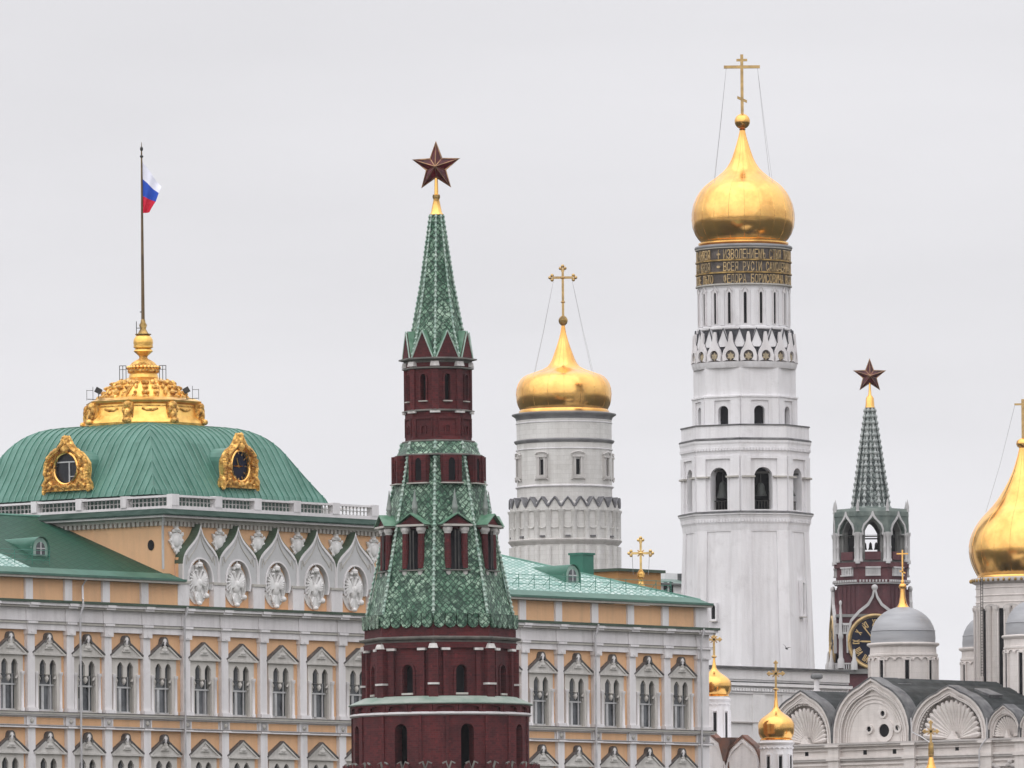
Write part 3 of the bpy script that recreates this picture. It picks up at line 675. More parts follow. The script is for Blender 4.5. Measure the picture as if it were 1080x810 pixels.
def build_palace_walls():
    mb = MB(); mb.box(T0, T1, .5, DEP, -2, Z['attic_bot']-.06); mb.box(T0, MS+.3, 0, DEP, Z['attic_bot']-.06, Z['attic_top']-.05); mb.box(ME-.3, T1, 0, DEP, Z['attic_bot']-.06, Z['attic_top']-.05)
    zj = zs1-.30; HW = z(689.3)-zs1-.1
    mb.plate(T0, T1, -2, zj, 0, .5, [(t, 1.12, zs1-H_ST+.02, zs1-H_ST+HW-.01, zs1-H_ST+HW) for t in T_W], 2)
    mb.plate(T0, T1, zj, Z['attic_bot']-.06, 0, .5, [(t, 1.12, zs1+.02, zs1+HW-.01, zs1+HW) for t in T_W], 2)
    PZ(mb, 'wall', 'peach')
    # attic band: white blocks between peach fields
    # cornice, frieze, architrave
    def run(name, y0, za, zb, mat, t0=T0, t1=T1, ret=True):
        m = MB(); m.box(t0, t1+(-y0 if ret else 0), y0, .05, za, zb)
        if ret: m.box(t1-.05, t1-y0, .05, DEP, za, zb)
        return PZ(m, name, mat)
    run('cornice_flashing', -.90, Z['attic_bot']-.20, Z['attic_bot'], 'green_dark')
    run('cornice', -.78, Z['attic_bot']-.42, Z['attic_bot']-.203, 'stone')
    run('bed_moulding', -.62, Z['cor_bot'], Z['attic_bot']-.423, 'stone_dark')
    run('frieze', -.22, Z['fr_bot']+.18, Z['cor_bot']-.003, 'stone')
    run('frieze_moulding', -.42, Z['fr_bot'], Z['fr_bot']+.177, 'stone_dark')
    run('architrave', -.30, Z['arch_bot'], Z['fr_bot']-.003, 'stone')
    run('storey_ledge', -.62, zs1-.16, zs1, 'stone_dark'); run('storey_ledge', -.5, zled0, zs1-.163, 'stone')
    run('storey_band', -.16, zpan0+.003, zled0-.003, 'stone'); run('storey_moulding', -.42, zpan0-.14, zpan0, 'stone')
    run('ledge_flashing', -.66, zs1+.003, zs1+.05, 'lead'); run('ledge_flashing', -.46, zpan0+.003, zpan0+.05, 'lead'); run('frieze_flashing', -.46, Z['fr_bot']+.18, Z['fr_bot']+.21, 'lead')
    zb2 = zs1-H_ST
    run('storey_ledge', -.62, zb2-.5, zb2, 'stone')
    # ressauts of the frieze and cornice over each pilaster, attic piers
    hw = .41
    allp = T_P+[T_END]
    base = None
    for i, t in enumerate(allp):
        w = hw if i < len(T_P) else .78
        if i and i < len(T_P):
            g = base
        mb = MB(); mb.box(-w, w, -.34, 0, -2, Z['arch_bot']-.35)
        p = part('pilaster', mb if (base is None or w != hw) else base.data, M['stone'], PAL, TR(t, 0, 0))
        if base is None or w != hw:
            b2 = MB(); b2.box(-w-.08, w+.08, -.50, 0, Z['arch_bot']-.35, Z['arch_bot']-.003); b2.box(-w*.25, w*.25, -.53, -.49, Z['arch_bot']-.26, Z['arch_bot']-.14)
            b3 = MB(); b3.box(-w-.08, w+.08, -.52, 0, zs1+.002, zs1+.35)
            c = part('capital', b2, M['stone'], p); b_ = part('plinth', b3, M['stone'], p)
        else:
            c = part('capital', cap0.data, M['stone'], p); b_ = part('plinth', base0.data, M['stone'], p)
        if base is None: base = p; cap0 = c; base0 = b_
        m = MB()
        m.box(-w-.05, w+.05, -.32, -.05, Z['fr_bot']+.18, Z['cor_bot']-.004); m.box(-w-.12, w+.12, -.62, -.1, Z['fr_bot']+.002, Z['fr_bot']+.178)
        m.box(-w-.05, w+.05, -.47, -.1, Z['arch_bot']+.002, Z['fr_bot']-.004)
        part('frieze_break', m, M['stone'], p, None)
        m = MB(); m.box(-w-.1, w+.1, -.87, -.5, Z['attic_bot']-.415, Z['attic_bot']-.205)
        m.box(-w-.1, w+.1, -.74, -.3, Z['cor_bot']+.003, Z['attic_bot']-.426)
        part('cornice_break', m, M['stone'], p, None)
        m = MB(); m.box(-w-.12, w+.12, -.34, -.1, zpan0+.01, zled0-.01); m.box(-w-.1, w+.1, -.56, -.1, zpan0-.139, zpan0+.0)
        part('band_break', m, M['stone'], p, None)
        if t < MS+.3 and t < ME or t > ME+1:
            m = MB(); m.box(t-w*1.02, t+w*1.02, -.20, 0, Z['attic_bot']+.002, Z['attic_top']-.05); PZ(m, 'attic_pier', 'stone')
        # small boss on band
        m = MB(); m.ell((t, -.36, (zpan0+zled0)/2), (.2, .10, .2), 10, 6); PZ(m, 'rosette', 'stone_dark')
    for i in range(len(allp)-1):
        a, b = allp[i]+hw+.3, allp[i+1]-hw-.3
        m = MB(); m.box(a, b, -.19, -.1, zpan0+.12, zled0-.12); PZ(m, 'peach_panel', 'peach')
    # windows
    def window(knob):
        H = z(689.3)-zs1-.02; r = empty('window', (0, 0, 0)); r.parent = PAL
        W = 1.52
        bpy.data.objects.remove(r)
        zt = z(695.5)-zs1; zspr = z(701)-zs1; zjoin = z(711.5)-zs1
        ow = 1.02; lw = .36; lc = .57
        m = MB()
        # lancet heads block
        m.plate(-W, W, zjoin, H, -.16, .02, [(-lc, lw, zjoin-.001, zspr, zt, 'keel'), (lc, lw, zjoin-.001, zspr, zt, 'keel')], 8)
        m.plate(-W, W, 0, zjoin, -.16, .02, [(0, ow, .12, zjoin-.002, zjoin-.001)], 2)
        w = part('window', m, M['surround'], PAL)
        # recess box lining
        m = MB(); m.box(-1.1, 1.1, .36, .40, .05, H-.15); part('pane', m, M['glass'], w)
        m = MB()
        for x0, x1 in ((-ow-.1, -ow), (ow, ow+.1)): m.box(x0, x1, .03, .35, 0, H)
        m.box(-ow, ow, .03, .35, H-.45, H-.4)
        part('reveal', m, M['stone_dark'], w)
        m = MB()
        # pendant boss between the lights
        m.lathe([(zjoin-.62, .02), (zjoin-.5, .12), (zjoin-.30, .2), (zjoin-.12, .12), (zjoin+.02, .22)], 8); part('pendant', m, M['surround'], w)
        m = MB()
        for sg in (-1, 1): m = MB().tube([(sg*ow, -.05, zjoin-.02), (sg*(ow-.2), -.05, zjoin-.35), (sg*(ow-.08), -.05, zjoin-.7)], .09, 5); part('tracery', m, M['surround'], w)
        ztr = z(721.8)-zs1
        m = MB(); m.box(-ow, ow, .16, .26, ztr-.11, ztr+.02); m.box(-.38, -.10, .20, .30, .12, ztr); m.box(.62, .72, .20, .30, .12, zjoin); m.box(-ow, -ow+.12, .2, .3, .12, zjoin)
        m.box(-ow, ow, .2, .3, .12, .26)
        part('frame', m, M['frame'], w)
        m = MB(); m.box(-ow+.12, -.38, .30, .34, .2, ztr-.1); part('curtain', m, M['curtain'], w)
        # flanking colonnettes
        for sg in (-1, 1):
            m = MB(); m.M = TR(sg*(W-.13), -.22, 0); m.lathe([(0, .17), (.3, .17), (.35, .12), (zjoin-.1, .12), (zjoin+.0, .19), (zjoin+.2, .19)], 8)
            part('colonnette', m, M['stone'], w)
        # pediment
        zg0 = H; zg1 = z(673.5)-zs1; pw = 1.72
        m = MB(); m.prism([(-pw, zg0), (pw, zg0), (0, zg1)], -.28, .02); g = part('pediment', m, M['stone_dark2'], w)
        m = MB()
        for sg in (-1, 1):
            q = [(sg*(pw+.10), zg0+.0), (sg*(pw-.16), zg0+.02), (0, zg1-.17), (0, zg1+.05)]
            m.prism(q if sg < 0 else q[::-1], -.36, -.0)
        m.box(-pw-.12, pw+.12, -.40, .02, zg0-.14, zg0+.01)
        part('raking_cornice', m, M['stone_dark2'], g)
        m = MB()
        for sg in (-1, 1):
            q = [(sg*(pw+.2), zg0+.01), (0, zg1+.06), (0, zg1+.17), (sg*(pw+.22), zg0+.12)]
            m.prism(q[::-1] if sg < 0 else q, -.40, 0)
        part('flashing', m, M['lead'], g)
        m = MB(); m.prism([(-.5, zg0+.35), (.5, zg0+.35), (0, zg0+.95)], -.40, -.2); m.ell((0, -.3, zg0+.55), (.42, .16, .2)); part('carving', m, M['stone_dark2'], g)
        if knob:
            m = MB(); k0 = zg1-.36
            m.prism([(-.38, k0), (.38, k0), (.28, k0+.35)]+[(.28*cos(pi*i/8), k0+.42+.30*sin(pi*i/8)) for i in range(9)]+[(-.28, k0+.35)], -.36, .0)
            kk = part('gable_head', m, M['surround'], g)
            m = MB(); o = [(.37*cos(pi*i/8), k0+.42+.40*sin(pi*i/8)) for i in range(9)]; i_ = [(.28*cos(pi*i/8), k0+.42+.30*sin(pi*i/8)) for i in range(9)]
            m.band([(.50, k0+.0)]+o+[(-.50, k0+.0)], [(.38, k0+.05)]+i_+[(-.38, k0+.05)], -.40, 0); part('hood', m, M['lead'], kk)
            m = MB(); m.ell((0, -.36, k0+.36), (.14, .08, .32)); part('boss', m, M['stone'], kk)
        return w
    wk = window(True); wp = window(False)
    uk = up = False
    for t in T_W:
        mid = MS < t < ME+.5
        for lev in (0, 1):
            src = wp if mid else wk
            used = up if mid else uk
            Mx = TR(t, 0, zs1+.0-lev*H_ST)
            if not used: src.matrix_local = Mx; wn = src
            else: wn = dup(src, PAL, Mx)
            rc = random.Random(int(t*37)+lev)
            for ch in wn.children:
                if ch.name.startswith('curtain'): ch.matrix_local = TR(rc.choice((0, 0, .35, 1.35))-.0, 0, rc.choice((0, 0, -.9, 0)))
            if mid: up = True
            else: uk = True
    # right end return: corner pilaster side
    # downpipes
    def pipe(px, top, x2=None):
        t = pt(px, 700); m = MB()
        za = Z['attic_top']; pts = []
        if x2 is not None:
            tt = pt(x2, 612); pts += [(tt, -.7, za), (tt, -.30, za-.5), (t, -.95, Z['attic_bot']+.1)]
        pts += [(t, -1.0, Z['attic_bot']-.1), (t, -.95, Z['cor_bot']+.1), (t, -.66, Z['cor_bot']-.5), (t, -.66, -1)]
        m.tube(pts, .085, 8); PZ(m, 'downpipe', 'pipe')
    pipe(78.5, 0, 84); pipe(188.5, 0); pipe(621.8, 0); pipe(733.2, 0)
M['stone_dark2'] = plaster('pediment_stone', (.58, .56, .53), (.26, .24, .21), .85)
M['pipe'] = simple('white_painted_pipe', (.60, .59, .60), (.45, .44, .45), .5, 0, (1, 1, 1), bmp=0)
build_palace_walls()

# ---------------- wing roofs
ZR = Z['attic_top']; RISE = ph(45, 545, pv(45, 545, pt(172, 545, .9)))-ZR; RD = 14.2
def roof_part(name, quads, mat, par=None):
    m = MB()
    for q in quads:
        a, b, c_ = Vector(q[0]), Vector(q[1]), Vector(q[-1])
        ux = (b-a).normalized(); nrm = ux.cross((c_-a)); nrm.normalize(); uy = nrm.cross(ux)
        uv = [((Vector(p)-a).dot(ux)-1.11*(Vector(p)-a).dot(uy), (Vector(p)-a).dot(uy)*.84) for p in q]
        m.add(q, [list(range(len(q)))], False, [uv])
    return PZ(m, name, mat, par)
def build_roofs():
    ev = -.62
    # gutters / eaves
    for a, b in ((T0, MS+.2), (ME+.5, T1+.1)):
        m = MB(); m.box(a, b, ev-.1, .1, ZR-.02, ZR+.16)
        if b > ME+10: m.box(T1-.1, b, .1, DEP, ZR-.02, ZR+.16)
        PZ(m, 'eave', 'stone_dark')
        m = MB(); m.prism([(0, 0)], 0, 0) if False else None
        m.box(a, b+.0, ev-.22, ev+.25, ZR+.163, ZR+.34)
        if b > ME+10: m.box(b-.3, b+.12, ev+.25, DEP, ZR+.163, ZR+.34)
        PZ(m, 'gutter', 'green_trim')
        # tilted skirt above the gutter
        m = MB()
        m.add([(a, ev+.1, ZR+.34), (b, ev+.1, ZR+.34), (b-.5, ev+1.3, ZR+.85), (a, ev+1.3, ZR+.85)], [(0, 1, 2, 3)])
        PZ(m, 'eave_flashing', 'eave_green')
    z0, z1 = ZR+.34, ZR+RISE
    y0 = ev+.9; zz0 = z0+.3
    # left wing: gable-less ridge running along; plain green near the block, lattice sheet further left
    tx = pt(-8, 590, 5)
    tb = pt(172, 545, .9)
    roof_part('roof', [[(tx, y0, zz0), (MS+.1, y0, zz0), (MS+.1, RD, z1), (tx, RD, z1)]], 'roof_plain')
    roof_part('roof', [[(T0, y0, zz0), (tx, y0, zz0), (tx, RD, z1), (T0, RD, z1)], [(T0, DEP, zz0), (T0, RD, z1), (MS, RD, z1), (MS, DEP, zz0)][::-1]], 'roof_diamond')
    # right wing with hipped end
    te = T1-.3; zL1 = z1; z1 = zz0+(z1-zz0)*.86
    roof_part('roof', [[(ME+.5, y0, zz0), (te, y0, zz0), (te-RD, RD, z1), (ME+.5, RD, z1)], [(te, y0, zz0), (te, DEP, zz0), (te-RD, RD, z1)],
                       [(te, DEP, zz0), (ME+.5, DEP, zz0), (ME+.5, RD, z1), (te-RD, RD, z1)]], 'roof_diamond')
    # hip flashing
    m = MB().tube([(te, y0, zz0), (te-RD, RD, z1)], .13, 6); m.tube([(te-RD, RD, z1), (ME+.5, RD, z1)], .13, 6); PZ(m, 'hip_flashing', 'copper_seam')
    m = MB().tube([(T0, RD, zL1), (MS, RD, zL1+.02)], .14, 6); PZ(m, 'ridge_flashing', 'copper_seam')
    slL, slR = (zL1-zz0)/(RD-y0), (z1-zz0)/(RD-y0)
    # attic dormers with round heads
    for (px, py, v) in ((42.5, 580, 3.9), (603.5, 606, 4.2)):
        t = pt(px, py, v); sl = slL if px < 300 else slR; rz = lambda y: zz0+(y-y0)*sl; zb_ = rz(v); w = .85
        m = MB(); m.M = TR(t, v, zb_-.2)
        pts = [(w, 0), (w, .75)]+[(w*cos(pi*i/10), .8+w*sin(pi*i/10)) for i in range(11)]+[(-w, .75), (-w, 0)]
        m.prism(pts[::-1], 0, .25); dm = PZ(m, 'roof_dormer', 'dormer')
        # body running back into the slope
        m = MB(); n = 12; L = 3.6
        vs = []; fs = []
        for i in range(n+1):
            a = pi*i/n; x = (w+.12)*cos(a); h = .75+(w+.12)*sin(a)
            vs += [(t+x, v-.15, zb_-.2+h), (t+x*.25, v+h/sl*.75+.4, zb_-.2+h*.95)]
        for i in range(n): fs.append((2*i, 2*i+2, 2*i+3, 2*i+1))
        m.add(vs, fs, True); m.add([(t+w+.12, v-.15, zb_-.3), (t+w+.12, v-.15, zb_+.55), (t+w*.25, v+3, rz(v+3)), (t-w-.12, v-.15, zb_-.3), (t-w-.12, v-.15, zb_+.55), (t-w*.25, v+3, rz(v+3))], [(0, 1, 2), (5, 4, 3)])
        part('hood', m, M['ggable2'], dm)
        m = MB(); m.M = TR(t, v, zb_-.2)
        q = .5; pts = [(q, .25), (q, .8)]+[(q*cos(pi*i/10), .8+q*sin(pi*i/10)) for i in range(11)]+[(-q, .8), (-q, .25)]
        m.prism(pts[::-1], -.03, .1); part('pane', m, M['glass'], dm)
        m = MB(); m.M = TR(t, v, zb_-.2); m.box(-.05, .05, -.08, -.03, .25, 1.3); m.box(-.5, .5, -.08, -.03, .75, .83); part('glazing_bar', m, M['frame'], dm)
    # snow guard on the right roof and left roof
    for a, b in ((T0+1, tx+3), (ME+8, T1-2.5)):
        v = y0+1.4; zz = zz0+1.4*(slL if a < MS else slR); m = MB(); n = int((b-a)/1.95)
        for q in (.35, .75, 1.1): m.tube([(a, v, zz+q), (b, v, zz+q)], .022, 4)
        for i in range(n+1):
            t = a+(b-a)*i/n; m.tube([(t, v, zz-.05), (t, v, zz+1.15)], .035, 4); m.tube([(t, v, zz+.9), (t, v+.7, zz+.28)], .025, 4)
        PZ(m, 'snow_guard', 'guard')
M['guard'] = simple('snow_guard_paint', (.03, .16, .11), (.05, .2, .15), .5, 0, (1, 1, 1), bmp=0)
M['dormer'] = simple('pale_green_dormer_front', (.16, .27, .22), (.30, .40, .35), .6, 0, (1, 1, 1), bmp=0)
M['eave_green'] = simple('green_eave_sheet', (.022, .10, .068), (.045, .145, .105), .45, 0, (.7, .7, .7), bmp=.1)
M['ggable2'] = simple('green_dormer_hood', (.035, .13, .09), (.06, .18, .13), .45, 0, (.7, .7, .7), bmp=.1)
build_roofs()

# ---------------- upper block with ogee gables
UBv = .9
TB0 = pt(172, 580, UBv); TB1 = pt(403, 570, UBv); UBD = TB1-TB0+1.0
def build_upper():
    zt = ph(207, 551.5, UBv); zc1 = ph(229, 545.5, UBv-1.2)
    m = MB(); m.box(TB0, TB1, UBv, UBv+UBD, Z['attic_bot']-.3, zt+.05); PZ(m, 'upper_wall', 'peach')
    o = 1.15
    def ringbox(m, off, za, zb): m.box(TB0-off, TB1+off, UBv-off, UBv+UBD+off, za, zb)
    m = MB(); ringbox(m, .95, zt+.28, zc1); PZ(m, 'upper_cornice', 'stone')
    m = MB(); ringbox(m, .35, zt+.0, zt+.277); PZ(m, 'upper_bed_moulding', 'stone_dark')
    # dentils
    nd = int((TB1-TB0)/.46); m = MB()
    for i in range(nd+1):
        t = TB0+(TB1-TB0)*i/nd; m.box(t-.13, t+.13, UBv-.30, UBv-.02, zt-.34, zt-.003)
    for i in range(nd+1):
        v = UBv+UBD*i/nd; m.box(TB0-.30, TB0-.02, v-.13, v+.13, zt-.34, zt-.003)
    PZ(m, 'dentils', 'stone_dark')
    # green sloping apron
    zg1 = ph(229, 539.3, UBv+.4)
    vs = []
    for off, zz in ((1.15, zc1+.003), (1.15, zc1+.10), (-.25, zg1), (-.25, zc1)):
        vs += [(TB0-off, UBv-off, zz), (TB1+off, UBv-off, zz), (TB1+off, UBv+UBD+off, zz), (TB0-off, UBv+UBD+off, zz)]
    fs = []
    for r in range(3):
        for k in range(4): fs.append((r*4+k, r*4+(k+1) % 4, (r+1)*4+(k+1) % 4, (r+1)*4+k))
    fs.append((0, 3, 2, 1))
    m = MB().add(vs, fs); PZ(m, 'cornice_apron', 'apron')
    # balustrade
    bv = UBv+.55; zb0 = zg1+.0; zrail = ph(229, 524.3, bv); zbase = ph(229, 535.6, bv); zlow = ph(229, 540.5, bv)
    tc = [pt(x, 531, bv) for x in (184, 229.5, 271, 312.5, 353.5, 394.5)]
    m = MB(); m.box(tc[0]-.45, tc[-1]+.35, bv-.1, bv+.45, zlow-.6, zbase); m.box(tc[0]-.45, tc[0]+.1, bv+.45, bv+24.5, zlow-.6, zbase); m.box(tc[-1]-.35, tc[-1]+.35, bv+.46, bv+24.5, zlow-.6, zbase); PZ(m, 'balustrade_base', 'stone')
    m = MB(); m.box(tc[0]-.1, tc[-1]+.1, bv-.12, bv+.42, zrail-.16, zrail); m.box(tc[0]-.42, tc[0]+.12, bv+.42, bv+24.5, zrail-.16, zrail); m.box(tc[-1]-.1, tc[-1]+.3, bv+.43, bv+24.5, zrail-.16, zrail); PZ(m, 'handrail', 'stone')
    def post(t, v, w=.42):
        m = MB(); m.box(t-w, t+w, v-w*.7, v+w*.7, zbase+.002, zrail+.06); PZ(m, 'balustrade_post', 'stone')
    vc = bv+.15
    for t in tc: post(t, vc)
    side = [vc+24.3*i/5 for i in range(1, 6)]
    for v in side: post(tc[0]-.15, v, .42)
    for v in side: post(tc[-1], v, .42)
    def balus(a, b, horiz=True):
        n = max(2, int(abs(b-a)/.40)); m = MB()
        for i in range(n):
            q = a+(b-a)*(i+.5)/n; mm = MB(); mm.M = TR(q, vc, zbase) if horiz else TR(tc[0]-.15, q, zbase); hh = zrail-.16-zbase
            mm.lathe([(0, .08), (hh*.1, .08), (hh*.16, .04), (hh*.38, .08), (hh*.7, .035), (hh*.92, .07), (hh, .07)], 6)
            k0 = len(m.v); m.v += mm.v; m.f += [[k0+j for j in f] for f in mm.f]; m.uv += mm.uv; m.sm += mm.sm
        m.M = Matrix.Identity(4)
        zm = (zbase+zrail-.16)/2
        if horiz: m.box(a, b, vc-.03, vc+.03, zm-.03, zm+.03)
        else: m.box(tc[0]-.18, tc[0]-.12, a, b, zm-.03, zm+.03)
        PZ(m, 'balusters', 'balus')
    for i in range(5): balus(tc[i]+.42, tc[i+1]-.42)
    vv = [vc]+side
    for i in range(5): balus(vv[i]+.3, vv[i+1]-.3, False)
    # walkway deck
    m = MB(); m.box(tc[0], tc[-1], bv+.4, bv+24.5, zbase-.5, zbase-.1); PZ(m, 'walkway', 'stone_dark')
    # corner pipe and vent hole
    t = pt(166, 580, UBv-.15); m = MB().tube([(TB0-.6, UBv-.6, zt+.3), (TB0-.12, UBv-.1, zt-.5), (TB0-.12, UBv-.1, ZR+1.2)], .10, 8); PZ(m, 'downpipe', 'pipe')
    tv = pv(159.5, 574, TB0); m = MB(); m.M = TR(TB0-.04, tv, ph(166, 574, UBv)) @ RZ(-pi/2); 
    m.prism([(.33*cos(2*pi*i/14), .42*sin(2*pi*i/14)) for i in range(14)], -.03, .03); PZ(m, 'vent_hole', 'dark')
    # ogee gables
    pier = [pt(x, 630) for x in (193.5, 231.5, 273, 314.8, 355.3, 396.5)]
    zp0 = Z['attic_bot']; zp1 = ph(231, 615.5); zval = ph(234, 594); ztip = ph(254, 556); 
    FV = .10
    for t in pier:
        m = MB(); m.box(t-.68, t+.68, FV-.12, UBv, zp0, zp1-.12); g = PZ(m, 'gable_pier', 'stone')
        m = MB(); m.box(t-.76, t+.76, FV-.22, UBv, zp1-.12, zp1+.08); part('pier_cap', m, M['stone_dark'], g)
    # blind arcade ground behind medallions
    m = MB(); m.box(pier[0], pier[-1], .52, UBv-.05, zp0, zval+.35); PZ(m, 'niche_wall', 'peach')
    eag = None
    for i in range(5):
        a, b = pier[i], pier[i+1]; c = (a+b)/2; hw_ = (b-a)/2-.015
        n = 16
        def og(u, W, z0_, z1_):       # u 0..1 from side to tip: convex shoulder then concave tip
            P0, P1, P2, P3 = (W, z0_), (W*.97, z0_+(z1_-z0_)*.50), (W*.20, z0_+(z1_-z0_)*.46), (0, z1_)
            q = 1-u
            return tuple(q**3*P0[j]+3*q*q*u*P1[j]+3*q*u*u*P2[j]+u**3*P3[j] for j in (0, 1))
        ua = [j/n for j in range(n+1)]
        right = [og(u, hw_, zval-.2, ztip) for u in ua]
        outer = [(-x, zz) for x, zz in right]+[(x, zz) for x, zz in right[::-1][1:]]
        outer = [(-hw_, zp1+.08)]+outer+[(hw_, zp1+.08)]
        # inner oval opening
        iw = 1.40; zic = ph(211, 612); ihh = ph(211, 589.5)-zic
        N = len(outer)
        inner = []
        for j in range(N):
            ang = pi+.42-(pi+.84)*j/(N-1); inner.append((iw*cos(ang), zic+ihh*sin(ang)))
        m = MB(); m.M = TR(c, 0, 0); m.band(outer, inner, FV, UBv); g = PZ(m, 'ogee_gable', 'gable_stone')
        # mouldings: raised rim along the ogee and round the oval
        rim2 = [(x*.955, zz-.20 if abs(x) < hw_*.9 else zz) for x, zz in outer]
        m = MB(); m.M = TR(c, 0, 0); m.band(outer, rim2, FV-.10, FV+.01); part('rim', m, M['stone'], g)
        mid1 = [(x*.80, zz*1-.62 if abs(x) < hw_*.9 else zz) for x, zz in outer]; mid2 = [(x*.775, zz-.70 if abs(x) < hw_*.9 else zz) for x, zz in outer]
        m = MB(); m.M = TR(c, 0, 0); m.band(mid1[1:-1], mid2[1:-1], FV-.05, FV+.01); part('moulding', m, M['stone_dark'], g)
        in2 = [(x*1.09, zic+(zz-zic)*1.07) for x, zz in inner]
        m = MB(); m.M = TR(c, 0, 0); m.band(in2, inner, FV-.07, FV+.02); part('oval_rim', m, M['stone'], g)
        # green roof behind the rim
        up = [(x*1.0+(.0), zz+.07) for x, zz in outer[1:-1]]
        m = MB(); m.M = TR(c, 0, 0)
        up = [(x*1.02, zz+.10) for x, zz in outer[1:-1]]; 
        m.band(up, [(x*.995, zz+.012) for x, zz in outer[1:-1]], FV-.05, UBv); part('gable_flashing', m, M['gflash'], g)
        # eagle relief
        if eag is None:
            m = MB(); e_ = m.ell
            e_((0, 0, 1.55), (.34, .22, .62), 10, 8); e_((0, -.12, 1.75), (.22, .15, .33), 10, 6)
            for sg in (-1, 1):
                m.tube([(sg*.12, 0, 2.1), (sg*.22, -.03, 2.4), (sg*.30, -.06, 2.62)], [.14, .11, .10], 6); e_((sg*.36, -.06, 2.68), (.17, .12, .12)); m.tube([(sg*.45, -.06, 2.68), (sg*.62, -.08, 2.58)], [.06, .02], 5)
                for j in range(7):
                    a_ = rad(62-j*17); L = 1.05-.05*abs(j-2); x0, z0_ = sg*.30, 1.95
                    x1, z1_ = x0+sg*L*cos(a_)*.82, z0_+L*sin(a_)*1.0-.15*j*.4
                    m.tube([(x0, 0, z0_-.06*j), ((x0+x1)/2+sg*.12, -.06, (z0_+z1_)/2), (x1, 0, z1_-.1)], [.13, .12, .05], 5)
                m.tube([(sg*.2, 0, 1.0), (sg*.42, -.05, .65), (sg*.55, -.1, .55)], [.13, .08, .07], 6)
                e_((sg*.33, -.06, 3.0), (.16, .13, .14)); e_((sg*.33, -.06, 3.15), (.05, .05, .08))
            e_((.82, -.1, .72), (.23, .2, .23), 10, 8); m.tube([(-.5, -.1, .5), (-.8, -.12, 1.05)], [.06, .05], 5)
            for j in range(5):
                a_ = rad(-90+(j-2)*20); m.tube([(0, 0, 1.0), (.75*cos(a_)*.9, -.04, 1.0+.85*sin(a_))], [.13, .09], 5)
            e_((0, -.05, .1), (.28, .2, .18)); e_((0, -.08, 3.2), (.34, .26, .22), 10, 6); m.lathe([(2.98, .30), (3.08, .36), (3.16, .30)], 10); e_((0, -.08, 3.48), (.08, .08, .16)); 
            emesh = m.mesh('eagle_relief', M['relief'])
            # oval shield behind the eagle
            m = MB(); m.prism([(1.34*sin(2*pi*j/24)*(1-.12*cos(2*pi*j/24)), 1.6+1.62*-cos(2*pi*j/24)) for j in range(24)][::-1], 0, .12); omesh = m.mesh('cartouche', M['relief'])
            eag = True
        zb_ = ph(211, 637.5)
        o = part('eagle_relief', emesh, None, PAL, TR(c, .34, zb_) @ SCL(1.0, 1.3, 1.0)); part('cartouche', omesh, None, o, TR(0, .06, 0))
    # half gable hidden end, shields between the tips
    smesh = None
    for x in (185.5, 231, 271.8, 313.6, 354, 393.5):
        if smesh is None:
            m = MB(); out = [(-.62, 1.75), (-.95, 1.95), (-.72, 1.35), (-.98, 1.15), (-.60, .75), (-.30, .35), (0, 0), (.30, .35), (.60, .75), (.98, 1.15), (.72, 1.35), (.95, 1.95), (.62, 1.75), (0, 1.9)]
            m.prism(out, -.14, 0)
            m.ell((0, -.15, 1.15), (.42, .16, .55), 10, 6)
            for sg in (-1, 1):
                for (a_, b_, r_) in ((.78, 1.75, .16), (.75, 1.2, .16), (.5, .62, .14), (.45, 2.0, .14), (.2, .3, .12)): m.ell((sg*a_, -.12, b_), (r_, .12, r_*1.2), 6, 5)
            m.ell((0, -.12, 2.15), (.30, .2, .2)); m.lathe([(2.25, .22), (2.4, .30), (2.45, .24)], 8); m.ell((0, -.1, 2.6), (.08, .08, .18)); m.ell((0, -.1, 1.95), (.3, .12, .1))
            smesh = m.mesh('heraldic_shield', M['relief'])
        t = pt(x, 572, UBv-.1); part('heraldic_shield', smesh, None, PAL, TR(t, UBv-.02, ph(231, 587, UBv)) @ SCL(.88, 1.2, .92))
M['gable_stone'] = plaster('grey_moulded_gable', (.52, .52, .52), (.38, .37, .36), .6)
M['relief'] = plaster('white_relief', (.80, .79, .78), (.45, .42, .40), .55)
M['gflash'] = simple('olive_green_flashing', (.045, .075, .045), (.07, .11, .07), .6, 0, (.8, .8, .8), bmp=0)
M['copper_dark'] = simple('shaded_green_kerb', (.015, .04, .03), (.03, .06, .05), .6, 0, (.5, .5, .5), bmp=0)  # colour darkened for the shadow seen between the balusters
M['apron'] = simple('dark_green_apron', (.012, .034, .025), (.035, .065, .052), .7, 0, (.9, .9, .9), bmp=0, spec=.1)
M['balus'] = simple('dull_baluster_stone', (.42, .41, .40), (.28, .27, .26), .7, 0, (.9, .9, .9), bmp=0)
build_upper()

